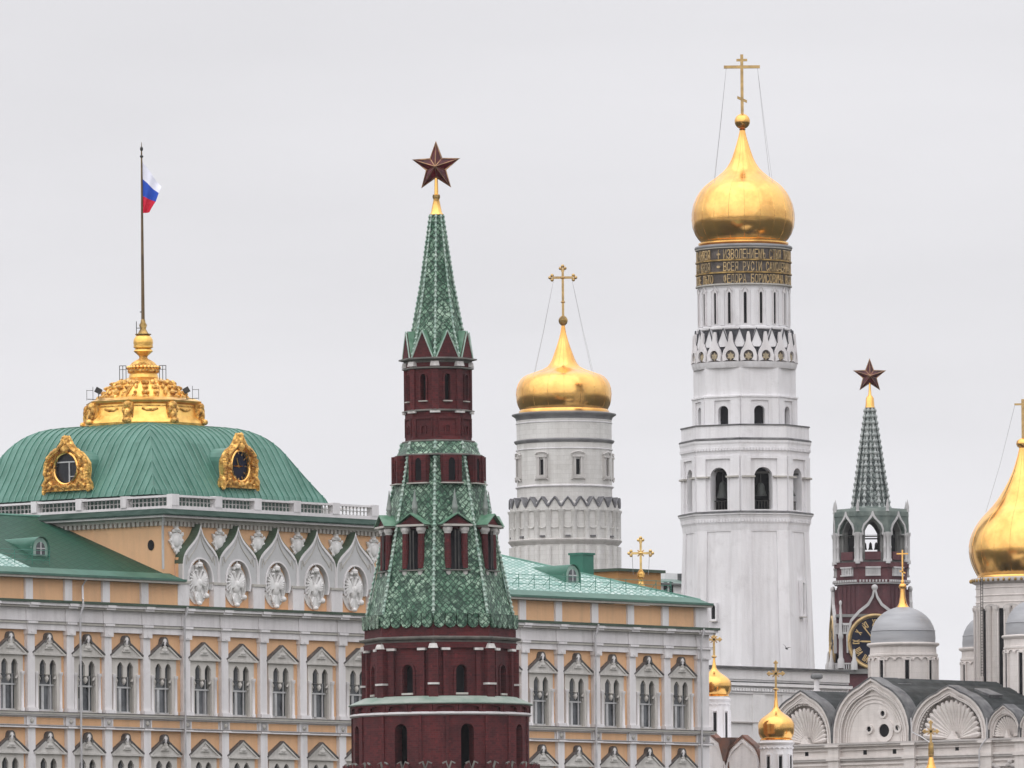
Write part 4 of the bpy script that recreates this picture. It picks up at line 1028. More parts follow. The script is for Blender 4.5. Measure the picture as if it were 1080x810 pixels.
# ---------------- square dome, lucarnes, gilded lantern, flagpole
def build_dome():
    hv = UBD/2; vC = UBv+hv; tC = pt(151.8, 450, vC); d = (PA+PU*tC+PV*vC).y; s = d/FOC
    def zz(y):
        xa = 151.8; _, dy = unroll(xa, y); return CAMZ-dy/FOC*d-GZ
    K = sin(TH)+cos(TH)
    prof = [(532, 196), (527, 193), (521, 187), (515, 181.5), (503, 170.5), (492, 161), (481, 151.5), (474, 145), (468, 137.5), (463, 130), (459, 121.5), (455.5, 112), (453.2, 102), (451.6, 88), (450.4, 68), (449.8, 50)]
    pr = [(zz(y), w*.985*s/K) for y, w in prof]
    C = TR(tC, vC, 0)
    # smooth surface: 4 sides, quads along the profile with UVs
    m = MB(); m.M = C; NS = 30
    sm = MB(); sm.M = C
    for k in range(4):
        Rk = RZ(k*pi/2)
        for i in range(len(pr)-1):
            (z0, a0), (z1, a1) = pr[i], pr[i+1]
            m.M = C @ Rk
            m.add([(-a0, -a0, z0), (a0, -a0, z0), (a1, -a1, z1), (-a1, -a1, z1)], [(0, 1, 2, 3)], True)
        # standing seams: straight up each side until they meet the hip
        aB = pr[0][1]; sm.M = C @ Rk
        for j in range(NS):
            x = -aB+2*aB*(j+.5)/NS
            pts = [(x, -a, zz_) for zz_, a in pr if a >= abs(x)]
            # end exactly on the hip
            for i in range(len(pr)-1):
                if pr[i][1] >= abs(x) > pr[i+1][1]:
                    f = (pr[i][1]-abs(x))/(pr[i][1]-pr[i+1][1]); pts.append((x, -abs(x), pr[i][0]+f*(pr[i+1][0]-pr[i][0])))
            if len(pts) < 2: continue
            w = .04; h = .06; vs = []; fs = []
            for (px, py, pz) in pts: vs += [(px-w, py+.02, pz-.02), (px-w, py-h, pz+h*.8), (px+w, py-h, pz+h*.8), (px+w, py+.02, pz-.02)]
            for i in range(len(pts)-1):
                for q in range(3): fs.append((i*4+q, i*4+q+1, i*4+q+5, i*4+q+4))
            sm.add(vs, fs)
    m.M = C; a = pr[-1][1]; m.add([(-a, -a, pr[-1][0]), (a, -a, pr[-1][0]), (a, a, pr[-1][0]), (-a, a, pr[-1][0])], [(0, 1, 2, 3)])
    # gutter at the base
    dome = PZ(m, 'dome_roof', 'copper')
    part('standing_seams', sm, M['copper_seam'], dome)
    mh = MB(); mh.M = C
    for k in range(4):
        mh.M = C @ RZ(k*pi/2); mh.tube([(-a_, -a_, z_-.02) for z_, a_ in pr], .06, 5)
    part('hip_roll', mh, M['copper'], dome)
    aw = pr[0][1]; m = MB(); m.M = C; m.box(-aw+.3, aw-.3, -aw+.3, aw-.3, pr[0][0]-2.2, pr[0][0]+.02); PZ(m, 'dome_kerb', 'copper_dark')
    # lucarnes
    def lucarne(k, zc, lat, clock):
        Mx = C @ RZ(k*pi/2) @ TR(lat, 0, 0)
        zl = zc-1.75; 
        def aat(zv):
            for i in range(len(pr)-1):
                if pr[i][0] <= zv <= pr[i+1][0]: f = (zv-pr[i][0])/(pr[i+1][0]-pr[i][0]); return pr[i][1]+f*(pr[i+1][1]-pr[i][1])
            return pr[-1][1]
        yf = -aat(zl)-.25
        Mx = Mx @ TR(0, yf, zc-.2) @ SCL(.86 if clock else 1, 1, .89) @ TR(0, 0, -(zc-.2))
        m = MB(); m.M = Mx
        pts = [(-1.9, zl), (1.9, zl), (1.9, zc+.4)]+[(1.9*cos(pi*i/10), zc+.4+1.3*sin(pi*i/10)) for i in range(11)]+[(-1.9, zc+.4)]
        m.prism(pts, .2, 5.0); lu = PZ(m, 'lucarne', 'copper')
        # carved frame
        half = [(2.55, zl-.25), (2.5, zl+.35), (2.25, zl+.75), (2.35, zc-.2), (2.3, zc+.45), (1.95, zc+.95), (1.5, zc+1.45), (.85, zc+1.75), (.45, zc+2.25), (0, zc+3.0)]
        outer = [(-x, q) for x, q in half]+[(x, q) for x, q in half[::-1][1:]]
        N = len(outer); inner = []
        for j in range(N):
            ang = rad(250)-rad(320)*j/(N-1); inner.append((1.26*cos(ang), zc+1.42*sin(ang)))
        m = MB(); m.M = Mx; m.band(outer, inner, -.12, .35); m.band([(-2.55, zl-.25), (2.55, zl-.25)], [(-.40, zc-1.35), (.40, zc-1.35)], -.12, .35); fr = part('carved_frame', m, M['gold_orn'], lu)
        m = MB(); m.M = Mx; rr = random.Random(5+k)
        for sg in (-1, 1):
            for j in range(len(half)-1):
                for f in (0, .33, .66):
                    x = half[j][0]*(1-f)+half[j+1][0]*f; q = half[j][1]*(1-f)+half[j+1][1]*f
                    m.ell((sg*x*.95, -.18, q), (rr.uniform(.16, .3), .2, rr.uniform(.16, .32)), 7, 5)
            for j in range(16):
                x = rr.uniform(1.5, 2.3); q = rr.uniform(zl, zc+.6); m.ell((sg*x, -.2, q), (rr.uniform(.1, .24), .2, rr.uniform(.12, .3)), 6, 5)
            m.tube([(sg*2.2, -.3, zl+.1), (sg*1.6, -.35, zl+.55), (sg*1.25, -.3, zl+.15), (sg*.8, -.3, zl+.3), (sg*.3, -.3, zl)], .13, 6)
            m.tube([(sg*1.9, -.3, zc+.9), (sg*1.3, -.36, zc+1.4), (sg*.8, -.3, zc+1.7), (sg*.25, -.3, zc+2.3), (0, -.3, zc+3.0)], [.22, .2, .18, .15, .05], 6)
        m.ell((0, -.3, zc+1.75), (.42, .25, .38)); m.ell((0, -.25, zc+2.35), (.2, .2, .5)); m.ell((0, -.3, zc-1.65), (.45, .2, .25))
        part('ornament', m, M['gold_orn'], fr)
        m = MB(); m.M = Mx; m.tube([(1.27*cos(2*pi*j/32), -.16, zc+1.43*sin(2*pi*j/32)) for j in range(32)], .13, 6, close=True); part('oval_rim', m, M['gold'], fr)
        m = MB(); m.M = Mx; m.prism([(1.28*cos(2*pi*j/32), zc+1.44*sin(2*pi*j/32)) for j in range(32)], .05, .12)
        if clock:
            f = part('clock_face', m, M['blue'], lu)
            m = MB(); m.M = Mx
            for h in range(12):
                a_ = 2*pi*h/12; r0, r1 = .85, 1.12
                m.tube([(r0*sin(a_), .02, zc+1.28*r0*cos(a_)), (r1*sin(a_), .02, zc+1.28*r1*cos(a_))], .055, 4)
            part('hour_marks', m, M['gold_dull2'], f)
            m = MB(); m.M = Mx; m.tube([(-.75, 0, zc-.02), (.55, 0, zc+.0)], .045, 4); m.tube([(.05, -.01, zc-.15), (-.30, -.01, zc+.75)], .06, 4); part('clock_hand', m, M['gold'], f)
        else:
            f = part('pane', m, M['glass_dark'], lu)
            m = MB(); m.M = Mx; m.box(-1.1, 1.1, -.02, .04, zc+.55, zc+.66); m.box(.18, .28, -.03, .04, zc-1.3, zc+.55); m.box(.28, .95, -.03, .04, zc-.75, zc-.68); part('glazing_bar', m, M['frame'], f)
        return lu
    zl = ph(256, 490, 0)
    # front lucarne on the +v-facing near side: solve heights on its own depth
    dF = (PA+PU*tC+PV*(vC-11.5)).y; _, dy = unroll(256, 490.5); zF = CAMZ-dy/FOC*dF-GZ
    lucarne(0, zF, .0, True)
    dL = (PA+PU*(tC-11.5)+PV*vC).y; _, dy = unroll(70.5, 494); zL = CAMZ-dy/FOC*dL-GZ
    lucarne(3, zL, 1.1, False)
    # lantern
    LT = empty('x', (0, 0, 0)); bpy.data.objects.remove(LT)
    def lp(pts): return [(zz(y), w*s) for y, w in pts]
    a0 = -TH+rad(9)   # one face towards the camera
    m = MB(); m.M = C; m.lathe(lp([(452, 66), (448.5, 66.5), (446, 65), (444, 63.6), (441, 61.5), (432, 58.8), (429, 58.6), (427.5, 62.5), (425.2, 63.3), (424, 60), (421.5, 54)]), 8, a0+pi/8, False)
    lan = PZ(m, 'gilded_lantern', 'gold_base')
    for j in range(8):
        a_ = a0+j*pi/4; m = MB(); m.M = C @ RZ(a_+pi/8)
        R = 57.2*s
        m.box(-.42, .42, -R-.35, -R+.5, zz(449.5), zz(428)); m.ell((0, -R-.4, zz(431)), (.42, .3, .35)); m.ell((0, -R-.5, zz(440)), (.3, .25, .5)); m.ell((0, -R-.7, zz(447)), (.42, .3, .25)); m.ell((-.3, -R-.45, zz(436)), (.2, .2, .3)); m.ell((.3, -R-.45, zz(435)), (.2, .2, .3))
        part('scroll_bracket', m, M['gold_orn'], lan)
        m = MB(); m.M = C @ RZ(a_); Rf = 58.0*s*cos(pi/8); w = 17*s
        m.box(-w, w, -Rf-.12, -Rf+.2, zz(443), zz(441.8)); m.box(-w, w, -Rf-.12, -Rf+.2, zz(431.5), zz(430.5)); m.tube([(-w*.5, -Rf-.1, zz(434)), (-w*.2, -Rf-.2, zz(435.5)), (w*.2, -Rf-.2, zz(435.5)), (w*.5, -Rf-.1, zz(434))], .10, 5)
        part('panel_moulding', m, M['gold_orn'], lan)
    m = MB(); m.M = C; m.lathe(lp([(424, 56), (423, 51), (420.5, 45.5), (416, 41.5), (410, 36.5), (405, 30.5), (401.5, 24), (399, 18), (398.4, 15.8), (394, 14.5), (393.4, 16.8)]), 48)
    cup = part('cupola', m, M['gold_base'], lan)
    m = MB(); m.M = C; rr = random.Random(3)
    pc = lp([(421, 46.5), (416, 42), (410, 37), (405, 31), (401.5, 25)])
    for j in range(24):
        a_ = 2*pi*j/24
        for i, (q, r) in enumerate(pc[:-1]):
            big = (j % 3 == 0)
            m.ell((r*sin(a_), -r*cos(a_), q), (rr.uniform(.16, .3)*(1.5 if big else 1), rr.uniform(.16, .3)*(1.5 if big else 1), rr.uniform(.12, .28)), 6, 5)
        if j % 3 == 1: m.tube([(r*1.01*sin(a_+f*.05), -r*1.01*cos(a_+f*.05), q) for f, (q, r) in enumerate(pc)], .14, 5)
    part('relief_scrolls', m, M['gold_orn'], cup)
    m = MB(); m.M = C; m.lathe(lp([(393.4, 15), (392.5, 16.6), (391.2, 17), (388, 15.2), (386, 15.6), (385, 14), (382.5, 12), (380, 8.2), (378.6, 5), (376.5, 4.2), (375.5, 5)]), 32)
    part('beaded_collar', m, M['gold_orn'], lan)
    m = MB(); m.M = C
    for j in range(26):
        a_ = 2*pi*j/26; m.ell((16.2*s*sin(a_), -16.2*s*cos(a_), zz(388)), (.17, .17, .17), 6, 5)
    part('beads', m, M['gold'], lan)
    m = MB(); m.M = C; m.lathe(lp([(375.5, 4.6), (373, 7.5), (370.6, 10.3), (369.4, 9.6), (367.6, 8.2), (366.6, 10.4), (363.5, 10.0), (361.6, 10.5), (358, 10), (354.5, 7.8), (352.8, 6.2)]), 32); part('gilt_ball', m, M['gold_base'], lan)
    m = MB(); m.M = C; m.lathe(lp([(353.2, 8.4), (352.3, 8.6), (352.2, 6), (351, 5.2), (347, 3.0), (343, 4.2), (340, 2.6), (337.5, 2.2), (336, 1.2)]), 16); part('pole_socket', m, M['gold_dull'], lan)
    # small railings on the lantern
    for x0, y0_, y1_ in ((-21, 396, 386.5), (21, 395, 386.5)):
        m = MB(); m.M = C @ RZ(-TH)
        for dx in (-3.4, 0, 3.4):
            m.tube([((x0+dx)*s, -1.5, zz(402)), ((x0+dx)*s, -1.5, zz(386.8))], .028, 4)
        m.tube([((x0-3.4)*s, -1.5, zz(387)), ((x0+3.4)*s, -1.5, zz(387))], .028, 4); m.tube([((x0-3.4)*s, -1.5, zz(391)), ((x0+3.4)*s, -1.5, zz(391))], .022, 4)
        part('service_rail', m, M['iron'], lan)
    m = MB(); m.M = C @ RZ(-TH); m.tube([(-7*s, 0, zz(354)), (-7*s, 0, zz(339))], .03, 4); m.tube([(-7*s, 0, zz(346)), (-2*s, 0, zz(346))], .03, 4); part('service_rail', m, M['iron'], lan)
    cw = PA+PU*tC+PV*vC
    # floodlights
    for sx, side_ in ((-46.5, 'left'), (46.5, 'right')):
        wx = sx*s; e = empty('floodlight', (cw.x+wx, cw.y-2.0, zz(423.5)+GZ), 0, 'small dark floodlight on a bracket at the %s edge of the gilded lantern' % side_, 'floodlight', 'floodlights on the lantern')
        g = 1 if sx > 0 else -1
        m = MB(); m.tube([(0, 0, 0), (0, 0, .75)], .035, 5); m.tube([(-g*.25, 0, .05), (g*.9, 0, .1)], .03, 5); part('bracket', m, M['iron'], e)
        m = MB(); m.M = TR(0, 0, .75) @ Matrix.Rotation(-g*.5, 4, 'Y'); m.box(-.28, .22, -.2, .2, -.2, .24); part('lamp_housing', m, M['iron'], e)
        m = MB(); m.M = TR(0, 0, .75) @ Matrix.Rotation(-g*.5, 4, 'Y'); x = -.30 if g > 0 else .24; m.box(x, x+.03, -.16, .16, -.14, .2); part('lens', m, M['glass'], e)
        m = MB(); m.tube([(g*.45, 0, 0), (g*.45, 0, 1.1)], .02, 4); m.tube([(g*.95, 0, 0), (g*.95, 0, .85)], .02, 4); m.tube([(g*.45, 0, .8), (g*.95, 0, .8)], .02, 4); part('rail', m, M['iron'], e)
    # flagpole
    fx = unroll(151.8, 340)[0]/FOC*d; b = zz(340)+GZ
    fp = empty('flagpole', (cw.x, cw.y, b), 0, 'thin dark flagpole rising from the top of the gilded lantern', 'flagpole')
    zt = zz(150)+GZ-b
    m = MB().tube([(0, 0, -.6), (0, 0, zt*.45), (0, 0, zt*.93), (0, 0, zt)], [.15, .11, .065, .02], 8); part('pole', m, M['pole'], fp)
    m = MB(); zz2 = lambda y: zz(y)+GZ-b
    m.ell((0, 0, zz2(157)), (.13, .13, .2)); m.ell((0, 0, zz2(165)), (.15, .15, .12)); m.ell((0, 0, zz2(325)), (.14, .14, .3)); m.tube([(-.25, 0, zz2(329)), (.1, 0, zz2(329))], .04, 4); part('fitting', m, M['iron'], fp)
    # flag: hangs along the pole, fly end drooping
    fl = empty('flag', (cw.x, cw.y, b+zz2(170)), 0, 'white, blue and red tricolour flag hanging half furled from the flagpole', 'flag')
    H = zz2(170.5)-zz2(226)
    cols = [lin(238, 238, 252), lin(38, 82, 190), lin(215, 30, 62)]
    nu, nv = 18, 24
    def fpnt(u, v):      # u along fly 0..1, v down hoist 0..1; returns x,y,z (px units)
        W = 22.0
        ax = 20.5*u*(1-.42*v)-2.0*v*u**2
        drop = 27*u**1.05*(1-.55*v)
        x = ax; zq = -(v*55*(1-.10*u)+drop*(1-.62*v)); 
        x += 1.1*sin(6.5*u+2.5*v)*u; yv = 2.6*sin(9*u+3*v)*u**.7+1.5*sin(5*v+4*u)*u
        if v > .66: x = x*(1-.25*(v-.66)/.34)
        return (x*s, yv*s, zq*s)
    for b_ in range(3):
        m = MB(); vs = []; fs = []; q = 8
        for j in range(q+1):
            for i in range(nu+1): vs.append(fpnt(i/nu, (b_+j/q)/3))
        for j in range(q):
            for i in range(nu): a_ = j*(nu+1)+i; fs.append((a_, a_+1, a_+nu+2, a_+nu+1))
        m.add(vs, fs, True)
        mt = NT('flag_cloth'); c = cols[b_]; ff = mt.noise(mt.pos((1, 1, 1)), 2, 2); mt.fin(mt.mix(mt.math('MULTIPLY', ff, .15), c, tuple(w_*.6 for w_ in c)), .8)
        o = part('stripe', m, mt.m, fl, None, ('white', 'blue', 'red')[b_]+' stripe')
M['gold_base'] = simple('aged_gilding', (.92, .58, .16), (.60, .32, .07), .33, .9, (.9, .9, .9), amt=.7, lo=.4, hi=.65, bmp=.35, bd=.08)
build_dome()
# things standing behind the roof
def build_behind():
    # green roof hatch box (fixed to the palace roof)
    v = 13.0; t = pt(615.5, 600, v); zt = ph(615.5, 585.5, v); m = MB(); m.box(t-.75, t+.75, v-.5, v+.9, 8, zt); b = PZ(m, 'roof_hatch', 'green_box')
    m = MB(); m.box(t-.85, t+.85, v-.6, v+1.0, zt, zt+.18); part('lid', m, M['green_box'], b)
    # ochre block behind
    v = 20.0; t0 = pt(652, 610, v); t1 = pt(697, 610, v); zt = ph(675, 603.5, v)
    m = MB(); m.box(t0, t1, v, v+4.0, 0, zt); b = PZ(m, 'roof_block', 'ochre')
    m = MB(); m.box(t0-.3, t1+.3, v-.3, v+4.3, zt, zt+.25); part('cap', m, M['green_dark'], b)
build_behind()
# ------------------------------------------------------------------ tall white bell tower with gold dome and inscription
def taper(mb, ztop, k_):
    mb.v = [(x*(1+k_*max(0, ztop-q)), y*(1+k_*max(0, ztop-q)), q) for x, y, q in mb.v]; return mb
def oct_plate(T, az, w, y0, y1, ops, thick, proud=0, hwf=1.0):
    """one face of an octagonal tier; ops in px: (cx, hw, y_sill, y_spring, y_apex)"""
    s = T.s; ap = w*s*cos(pi/8); hw = w*s*sin(pi/8)*hwf
    mb = MB(); mb.M = RZ(az)
    mb.plate(-hw, hw, T.z(y0), T.z(y1), -ap-proud, -ap+thick, [(o[0]*s, o[1]*s, T.z(o[2]), T.z(o[3]), T.z(o[4])) for o in ops], 12)
    return mb
def face_box(T, az, w, x0, x1, y0, y1, proud, deep=.1):
    s = T.s; ap = w*s*cos(pi/8); mb = MB(); mb.M = RZ(az); mb.box(x0*s, x1*s, -ap-proud, -ap+deep, T.z(y0), T.z(y1)); return mb
def build_bell_tower():
    T = Tower('bell_tower', 'tallest white octagonal bell tower with a large gold onion dome and gilded lettering', 'bell tower', 787, 600, 926)
    e = T.e; s = T.s; A0 = rad(16.5); FA = [A0+k*pi/4 for k in range(8)]; CA = [a+pi/8 for a in FA]; P = T.prof
    def ring(name, pts, mat, n=8, par=None): return part(name, MB().lathe(P(pts), n, A0+pi/8, n > 12), M[mat], par or e)
    # shaft
    core = MB().lathe(P([(1010, 75), (562, 65.6)]), 8, A0+pi/8, False); part('shaft', core, M['white'], e)
    for k, a in enumerate(FA):
        mb = MB(); mb.M = RZ(a); w = 66.6; ap = w*s*cos(pi/8); hw = w*s*sin(pi/8)
        mb.plate(-hw, hw, T.z(1000), T.z(558), -ap, -ap+.35, [(0, 14*s, T.z(990), T.z(563.2), T.z(563))], 2)
        taper(mb, T.z(562), .0000001+ (71.5/66.6-1)/(T.z(562)-T.z(700)))
        q = part('corner_piers', mb, M['white'], e)
    # small arched windows on the shaft
    def slit(az, x, ya, yb, yc, hw, mat='dark'):
        f = 1+(71.5/66.6-1)*(T.z(562)-T.z((ya+yc)/2))/(T.z(562)-T.z(700)); ap = 65.6*f*s*cos(pi/8)
        mb = MB(); mb.M = RZ(az); mb.plate((x-hw-1.6)*s, (x+hw+1.6)*s, T.z(ya+2), T.z(yc-2), -ap-.28, -ap+.05, [(x*s, hw*s, T.z(ya), T.z(yb), T.z(yc))], 8)
        w = part('window', mb, M['white'], e)
        mb = MB(); mb.M = RZ(az); mb.box((x-hw)*s, (x+hw)*s, -ap-.10, -ap-.05, T.z(ya), T.z(yc)); part('pane', mb, M[mat], w)
        mb = MB(); mb.M = RZ(az); mb.box((x-hw-1.5)*s, (x+hw+1.5)*s, -ap-.42, -ap, T.z(ya+3), T.z(ya+2)); part('sill', mb, M['stone_dark'], w)
    slit(FA[7], -5.5, 655, 643, 640, 2.4); slit(FA[1], 4, 650, 619, 616, 2.6, 'white_shut'); 
    # first cornice
    ring('lower_cornice', [(562, 66.8), (556, 67.6), (554, 68.3), (549, 69.2), (546.5, 70.2), (545.6, 71.6), (544.4, 71.8)], 'white')
    ring('lower_ledge', [(544.4, 72), (542.8, 71.8), (541, 66)], 'iron_sheet')
    # belfry tier
    w2 = 66.5
    for k, a in enumerate(FA):
        mb = oct_plate(T, a, w2, 542.5, 484, [(0, 10.0, 540.5, 506, 496)], 1.15, 0); q = part('belfry_wall', mb, M['white'], e)
        mb = oct_plate(T, a, w2+.5, 542, 484, [(0, 14.5, 541.5, 487.3, 487)], .05, .16, .985); part('pilasters', mb, M['white'], q)
        for sg in (-1, 1):
            part('impost', face_box(T, a, w2, sg*10.3 if sg > 0 else -24.8, 24.8 if sg > 0 else -10.3, 507, 505.2, .42), M['stone_dark'], q)
        mb = MB(); mb.M = RZ(a); ap = w2*s*cos(pi/8); 
        for i in range(5): mb.tube([((-6.8+3.4*i)*s, -ap+.6, T.z(540)), ((-6.8+3.4*i)*s, -ap+.6, T.z(531))], .05, 4)
        mb.tube([(-8.5*s, -ap+.6, T.z(531)), (8.5*s, -ap+.6, T.z(531))], .06, 4); part('railing', mb, M['iron'], q)
    part('bell_floor', MB().lathe(P([(541, 60), (540, 60)]), 8, A0+pi/8, False), M['stone_dark'], e)
    part('belfry_shade_core', MB().lathe(P([(541, 44), (470, 44)]), 16, 0, True), M['dark'], e)  # near-black cylinder added so the arches look dark behind the bells
    ring('upper_cornice', [(486, 66.8), (484, 67.2), (480, 67.8), (478, 68.6), (472, 69), (470, 69.8), (467.8, 70)], 'white')
    for k, a in enumerate(FA):
        mb = MB(); mb.M = RZ(a); ap = 68.4*s*cos(pi/8)
        n = 15; hw = 68*s*sin(pi/8)
        for i in range(n): x = -hw+2*hw*(i+.5)/n; mb.box(x-.09, x+.09, -ap-.13, -ap+.1, T.z(478.5), T.z(475.5))
        part('dentils', mb, M['white'], e)
        mb = MB(); mb.M = RZ(a); ap = 68.0*s*cos(pi/8)
        for i in range(n): x = -hw+2*hw*(i+.5)/n; mb.box(x-.09, x+.09, -ap-.13, -ap+.1, T.z(553.5), T.z(550.5))
        part('dentils', mb, M['white'], e)
    ring('gallery_ledge', [(467.8, 70.2), (466.3, 70.2), (464.8, 67)], 'iron_sheet')
    ring('gallery_parapet', [(466, 67.6), (452.4, 67.6)], 'white'); ring('parapet_cap', [(452.4, 68.6), (451, 68.6), (450.8, 66)], 'iron_sheet')
    # third tier
    w3 = 54.2
    for a in FA:
        mb = oct_plate(T, a, w3, 466, 387, [(0, 5.9, 450, 436, 430.6)], .6); q = part('upper_tier_wall', mb, M['white'], e)
        part('pilasters', oct_plate(T, a, w3+.3, 465, 421, [(0, 9.5, 464, 425.2, 425)], .05, .12, .985), M['white'], q)
        part('string_course', face_box(T, a, w3, -20.6, 20.6, 421.8, 420.2, .25), M['white'], q)
        mb = MB(); mb.M = RZ(a); ap = w3*s*cos(pi/8); mb.box(-5.3*s, 5.3*s, -ap+.45, -ap+.5, T.z(455), T.z(431)); part('pane', mb, M['dark'], q)
    # crown of small ogee gables in two tiers
    ring('crown_base', [(391, 53.8), (388.6, 55), (386, 55.6), (384.6, 56)], 'white', 48)
    ring('crown_wall', [(385, 51.5), (349, 47.6)], 'slate3', 48)
    K0 = rad(3.2)
    for j in range(18):
        a = K0+2*pi*j/18; z = T.z; R = 54.6*s
        pts = [(8.4, 384.5), (8.9, 378.5), (7.6, 373), (4.4, 368), (2.6, 363), (1.9, 357), (.9, 353.2)]
        out = [(-x*s, z(y)) for x, y in pts]+[(x*s, z(y)) for x, y in pts[::-1]]
        n = len(out); inn = []
        for i in range(n):
            an = rad(235)-rad(290)*i/(n-1); inn.append((5.2*s*cos(an), z(378.3)+5.6*s*sin(an)))
        mb = MB(); mb.M = RZ(a) @ TR(0, -R, z(385)) @ Matrix.Rotation(-.05, 4, 'X') @ TR(0, 0, -z(385))
        mb.band(out, inn, -.12, .55); g = part('ogee_gable', mb, M['stone'], e)
        Mx = mb.M.copy()
        cx_ = [(x*1.10, q+.06) for x, q in out[1:-1]]; mb = MB(); mb.M = Mx; mb.prism(cx_[::-1], .12, .5); part('shadow_gap_backing', mb, M['slate3'], g)  # dark backing paints the shadow gap round each ogee
        mb = MB(); mb.M = Mx; mb.prism([(5.4*s*cos(2*pi*i/16), z(378.5)+5.8*s*sin(2*pi*i/16)) for i in range(16)], .10, .18); q = part('roundel', mb, M['band'], g)
        mb = MB(); mb.M = Mx; st = []
        for i in range(12): an = pi/2+i*pi/6; r = (4.6 if i % 2 == 0 else 2.6)*s; st.append((r*cos(an), z(379)+r*sin(an)))
        mb.prism(st, 0.0, .1); part('gilt_rosette', mb, M['roset'], q)
        a2 = a+pi/18; mb = MB(); mb.M = RZ(a2) @ TR(0, -51.2*s, z(369)) @ Matrix.Rotation(-.06, 4, 'X') @ TR(0, 0, -z(369))
        tri = [(-7.6*s, z(369)), (7.6*s, z(369)), (.5*s, z(350.2)), (-.5*s, z(350.2))]
        mb.prism(tri, -.1, .3); t2 = part('upper_gable', mb, M['white'], e)
        Mx = mb.M.copy(); mb = MB(); mb.M = Mx
        mb.tube([(-7.9*s, -.12, z(369)), (0, -.12, z(349.5)), (7.9*s, -.12, z(369))], .085, 5); part('edge', mb, M['slate3'], t2)
    ring('crown_top', [(350.5, 48.6), (349.6, 50), (347.6, 50), (346.8, 48)], 'white', 48)
    # drum with slits
    part('drum', MB().lathe(P([(348, 47.4), (303, 47.4)]), 64), M['white'], e)
    for j in range(18):
        a = rad(0.2)+2*pi*j/18; R = 47.4*s
        mb = MB(); mb.M = RZ(a); mb.box(-1.5*s, 1.5*s, -R-.03, -R+.2, T.z(344), T.z(311.5)); sl = part('slit_window', mb, M['dark'], e)
        mb = MB(); mb.M = RZ(a)
        mb.band([(-2.4*s, T.z(345)), (-2.4*s, T.z(312)), (0, T.z(306.5)), (2.4*s, T.z(312)), (2.4*s, T.z(345))], [(-1.6*s, T.z(345)), (-1.6*s, T.z(312.5)), (0, T.z(310.5)), (1.6*s, T.z(312.5)), (1.6*s, T.z(345))], -R-.16, -R+.06)
        mb.tube([(-3.6*s, -R-.1, T.z(310.5)), (0, -R-.18, T.z(305)), (3.6*s, -R-.1, T.z(310.5))], .07, 5)
        part('slit_frame', mb, M['stone'], sl)
        mb = MB(); mb.M = RZ(a+pi/18); mb.box(-2.4*s, 2.4*s, -R-.12, -R+.1, T.z(346), T.z(309)); p = part('pilaster', mb, M['white'], e)
    # inscription bands
    part('inscription_drum', MB().lathe(P([(303.4, 48.6), (262, 48.6)]), 64), M['band'], e)
    for y in (303.4, 291, 278, 264.6):
        part('band_moulding', MB().lathe(P([(y+.8, 48.7), (y+.3, 50.9), (y-1.0, 50.9), (y-1.5, 48.7)]), 64), M['gold_dull'] if y < 300 and y > 270 else M['stone_dark'], e)
    rows = [('ИЗВОЛЕНИЕМЪ СТЫЯ ТРОЦЫ ПОВЕЛЕНИЕМЪ ВЕЛИКАГО ГСДРЯ ЦРЯ И ВЕЛИКАГО КНЯЗЯ', 277.2, 265.9, '+'),
            ('ВСЕЯ РУСІИ САМОДЕРЖЦА И СЫНА ЕГО БЛГОВѢРНАГО ВЕЛИКАГО ГСДРЯ ЦРВЧА КНЗЯ', 290.0, 279.2, '·'),
            ('ФЕДОРА БОРИСОВИЧА ВСЕЯ РУСІИ ХРАМЪ СОВЕРШЕНЪ И ПОЗЛАЩЕНЪ ВО ВТОРОЕ ЛѢТО', 302.6, 292.2, '')]
    cache = {}
    def glyph(ch):
        if ch not in cache:
            cu = bpy.data.curves.new('letter', 'FONT'); cu.body = ch; cu.extrude = .0; cu.resolution_u = 3
            ob = bpy.data.objects.new('letter', cu); COL.objects.link(ob)
            bpy.context.view_layer.update()
            dg = bpy.context.evaluated_depsgraph_get(); me = ob.evaluated_get(dg).to_mesh()
            vs = [tuple(v.co) for v in me.vertices]; fs = [tuple(p.vertices) for p in me.polygons]
            ob.evaluated_get(dg).to_mesh_clear(); bpy.data.objects.remove(ob); bpy.data.curves.remove(cu)
            cache[ch] = (vs, fs)
        return cache[ch]
    for txt, yb, yt, mark in rows:
        mb = MB(); cell = 2*pi/74; R = 48.6*s+.03; zb, zt = T.z(yb), T.z(yt)
        seq = list(txt)+([mark] if mark else [])
        for i, ch in enumerate(seq):
            if ch == ' ': continue
            vs, fs = glyph(ch)
            if not vs: continue
            if mark and i == len(seq)-1: a_c = rad(-33.5)
            else: a_c = rad(-27)+cell*(i+.5)
            x0 = min(v[0] for v in vs); x1 = max(v[0] for v in vs); y0_ = min(v[1] for v in vs); y1_ = max(v[1] for v in vs)
            wdt = cell*.84; hh = (zt-zb)*.90
            if mark and i == len(seq)-1: wdt = cell*1.0
            if ch == 'І': wdt *= .3
            out = []
            for lay in (.10, 0.0):
                for v in vs:
                    aa = a_c+((v[0]-x0)/(x1-x0+1e-6)-.5)*wdt; qz = zb+.06+(v[1]-y0_)/(y1_-y0_+1e-6)*hh if ch not in '·' else (zb+zt)/2+(v[1]-(y0_+y1_)/2)/(y1_-y0_+1e-6)*.25
                    out.append(((R+lay)*sin(aa), -(R+lay)*cos(aa), qz))
            nv = len(vs); ff = list(fs); ed = {}
            for f in fs:
                for q in range(len(f)):
                    k2 = (f[q], f[(q+1) % len(f)]); ed[k2] = 1
            for (p_, q_) in list(ed):
                if (q_, p_) not in ed: ff.append((p_, q_, q_+nv, p_+nv))
            mb.add(out, ff)
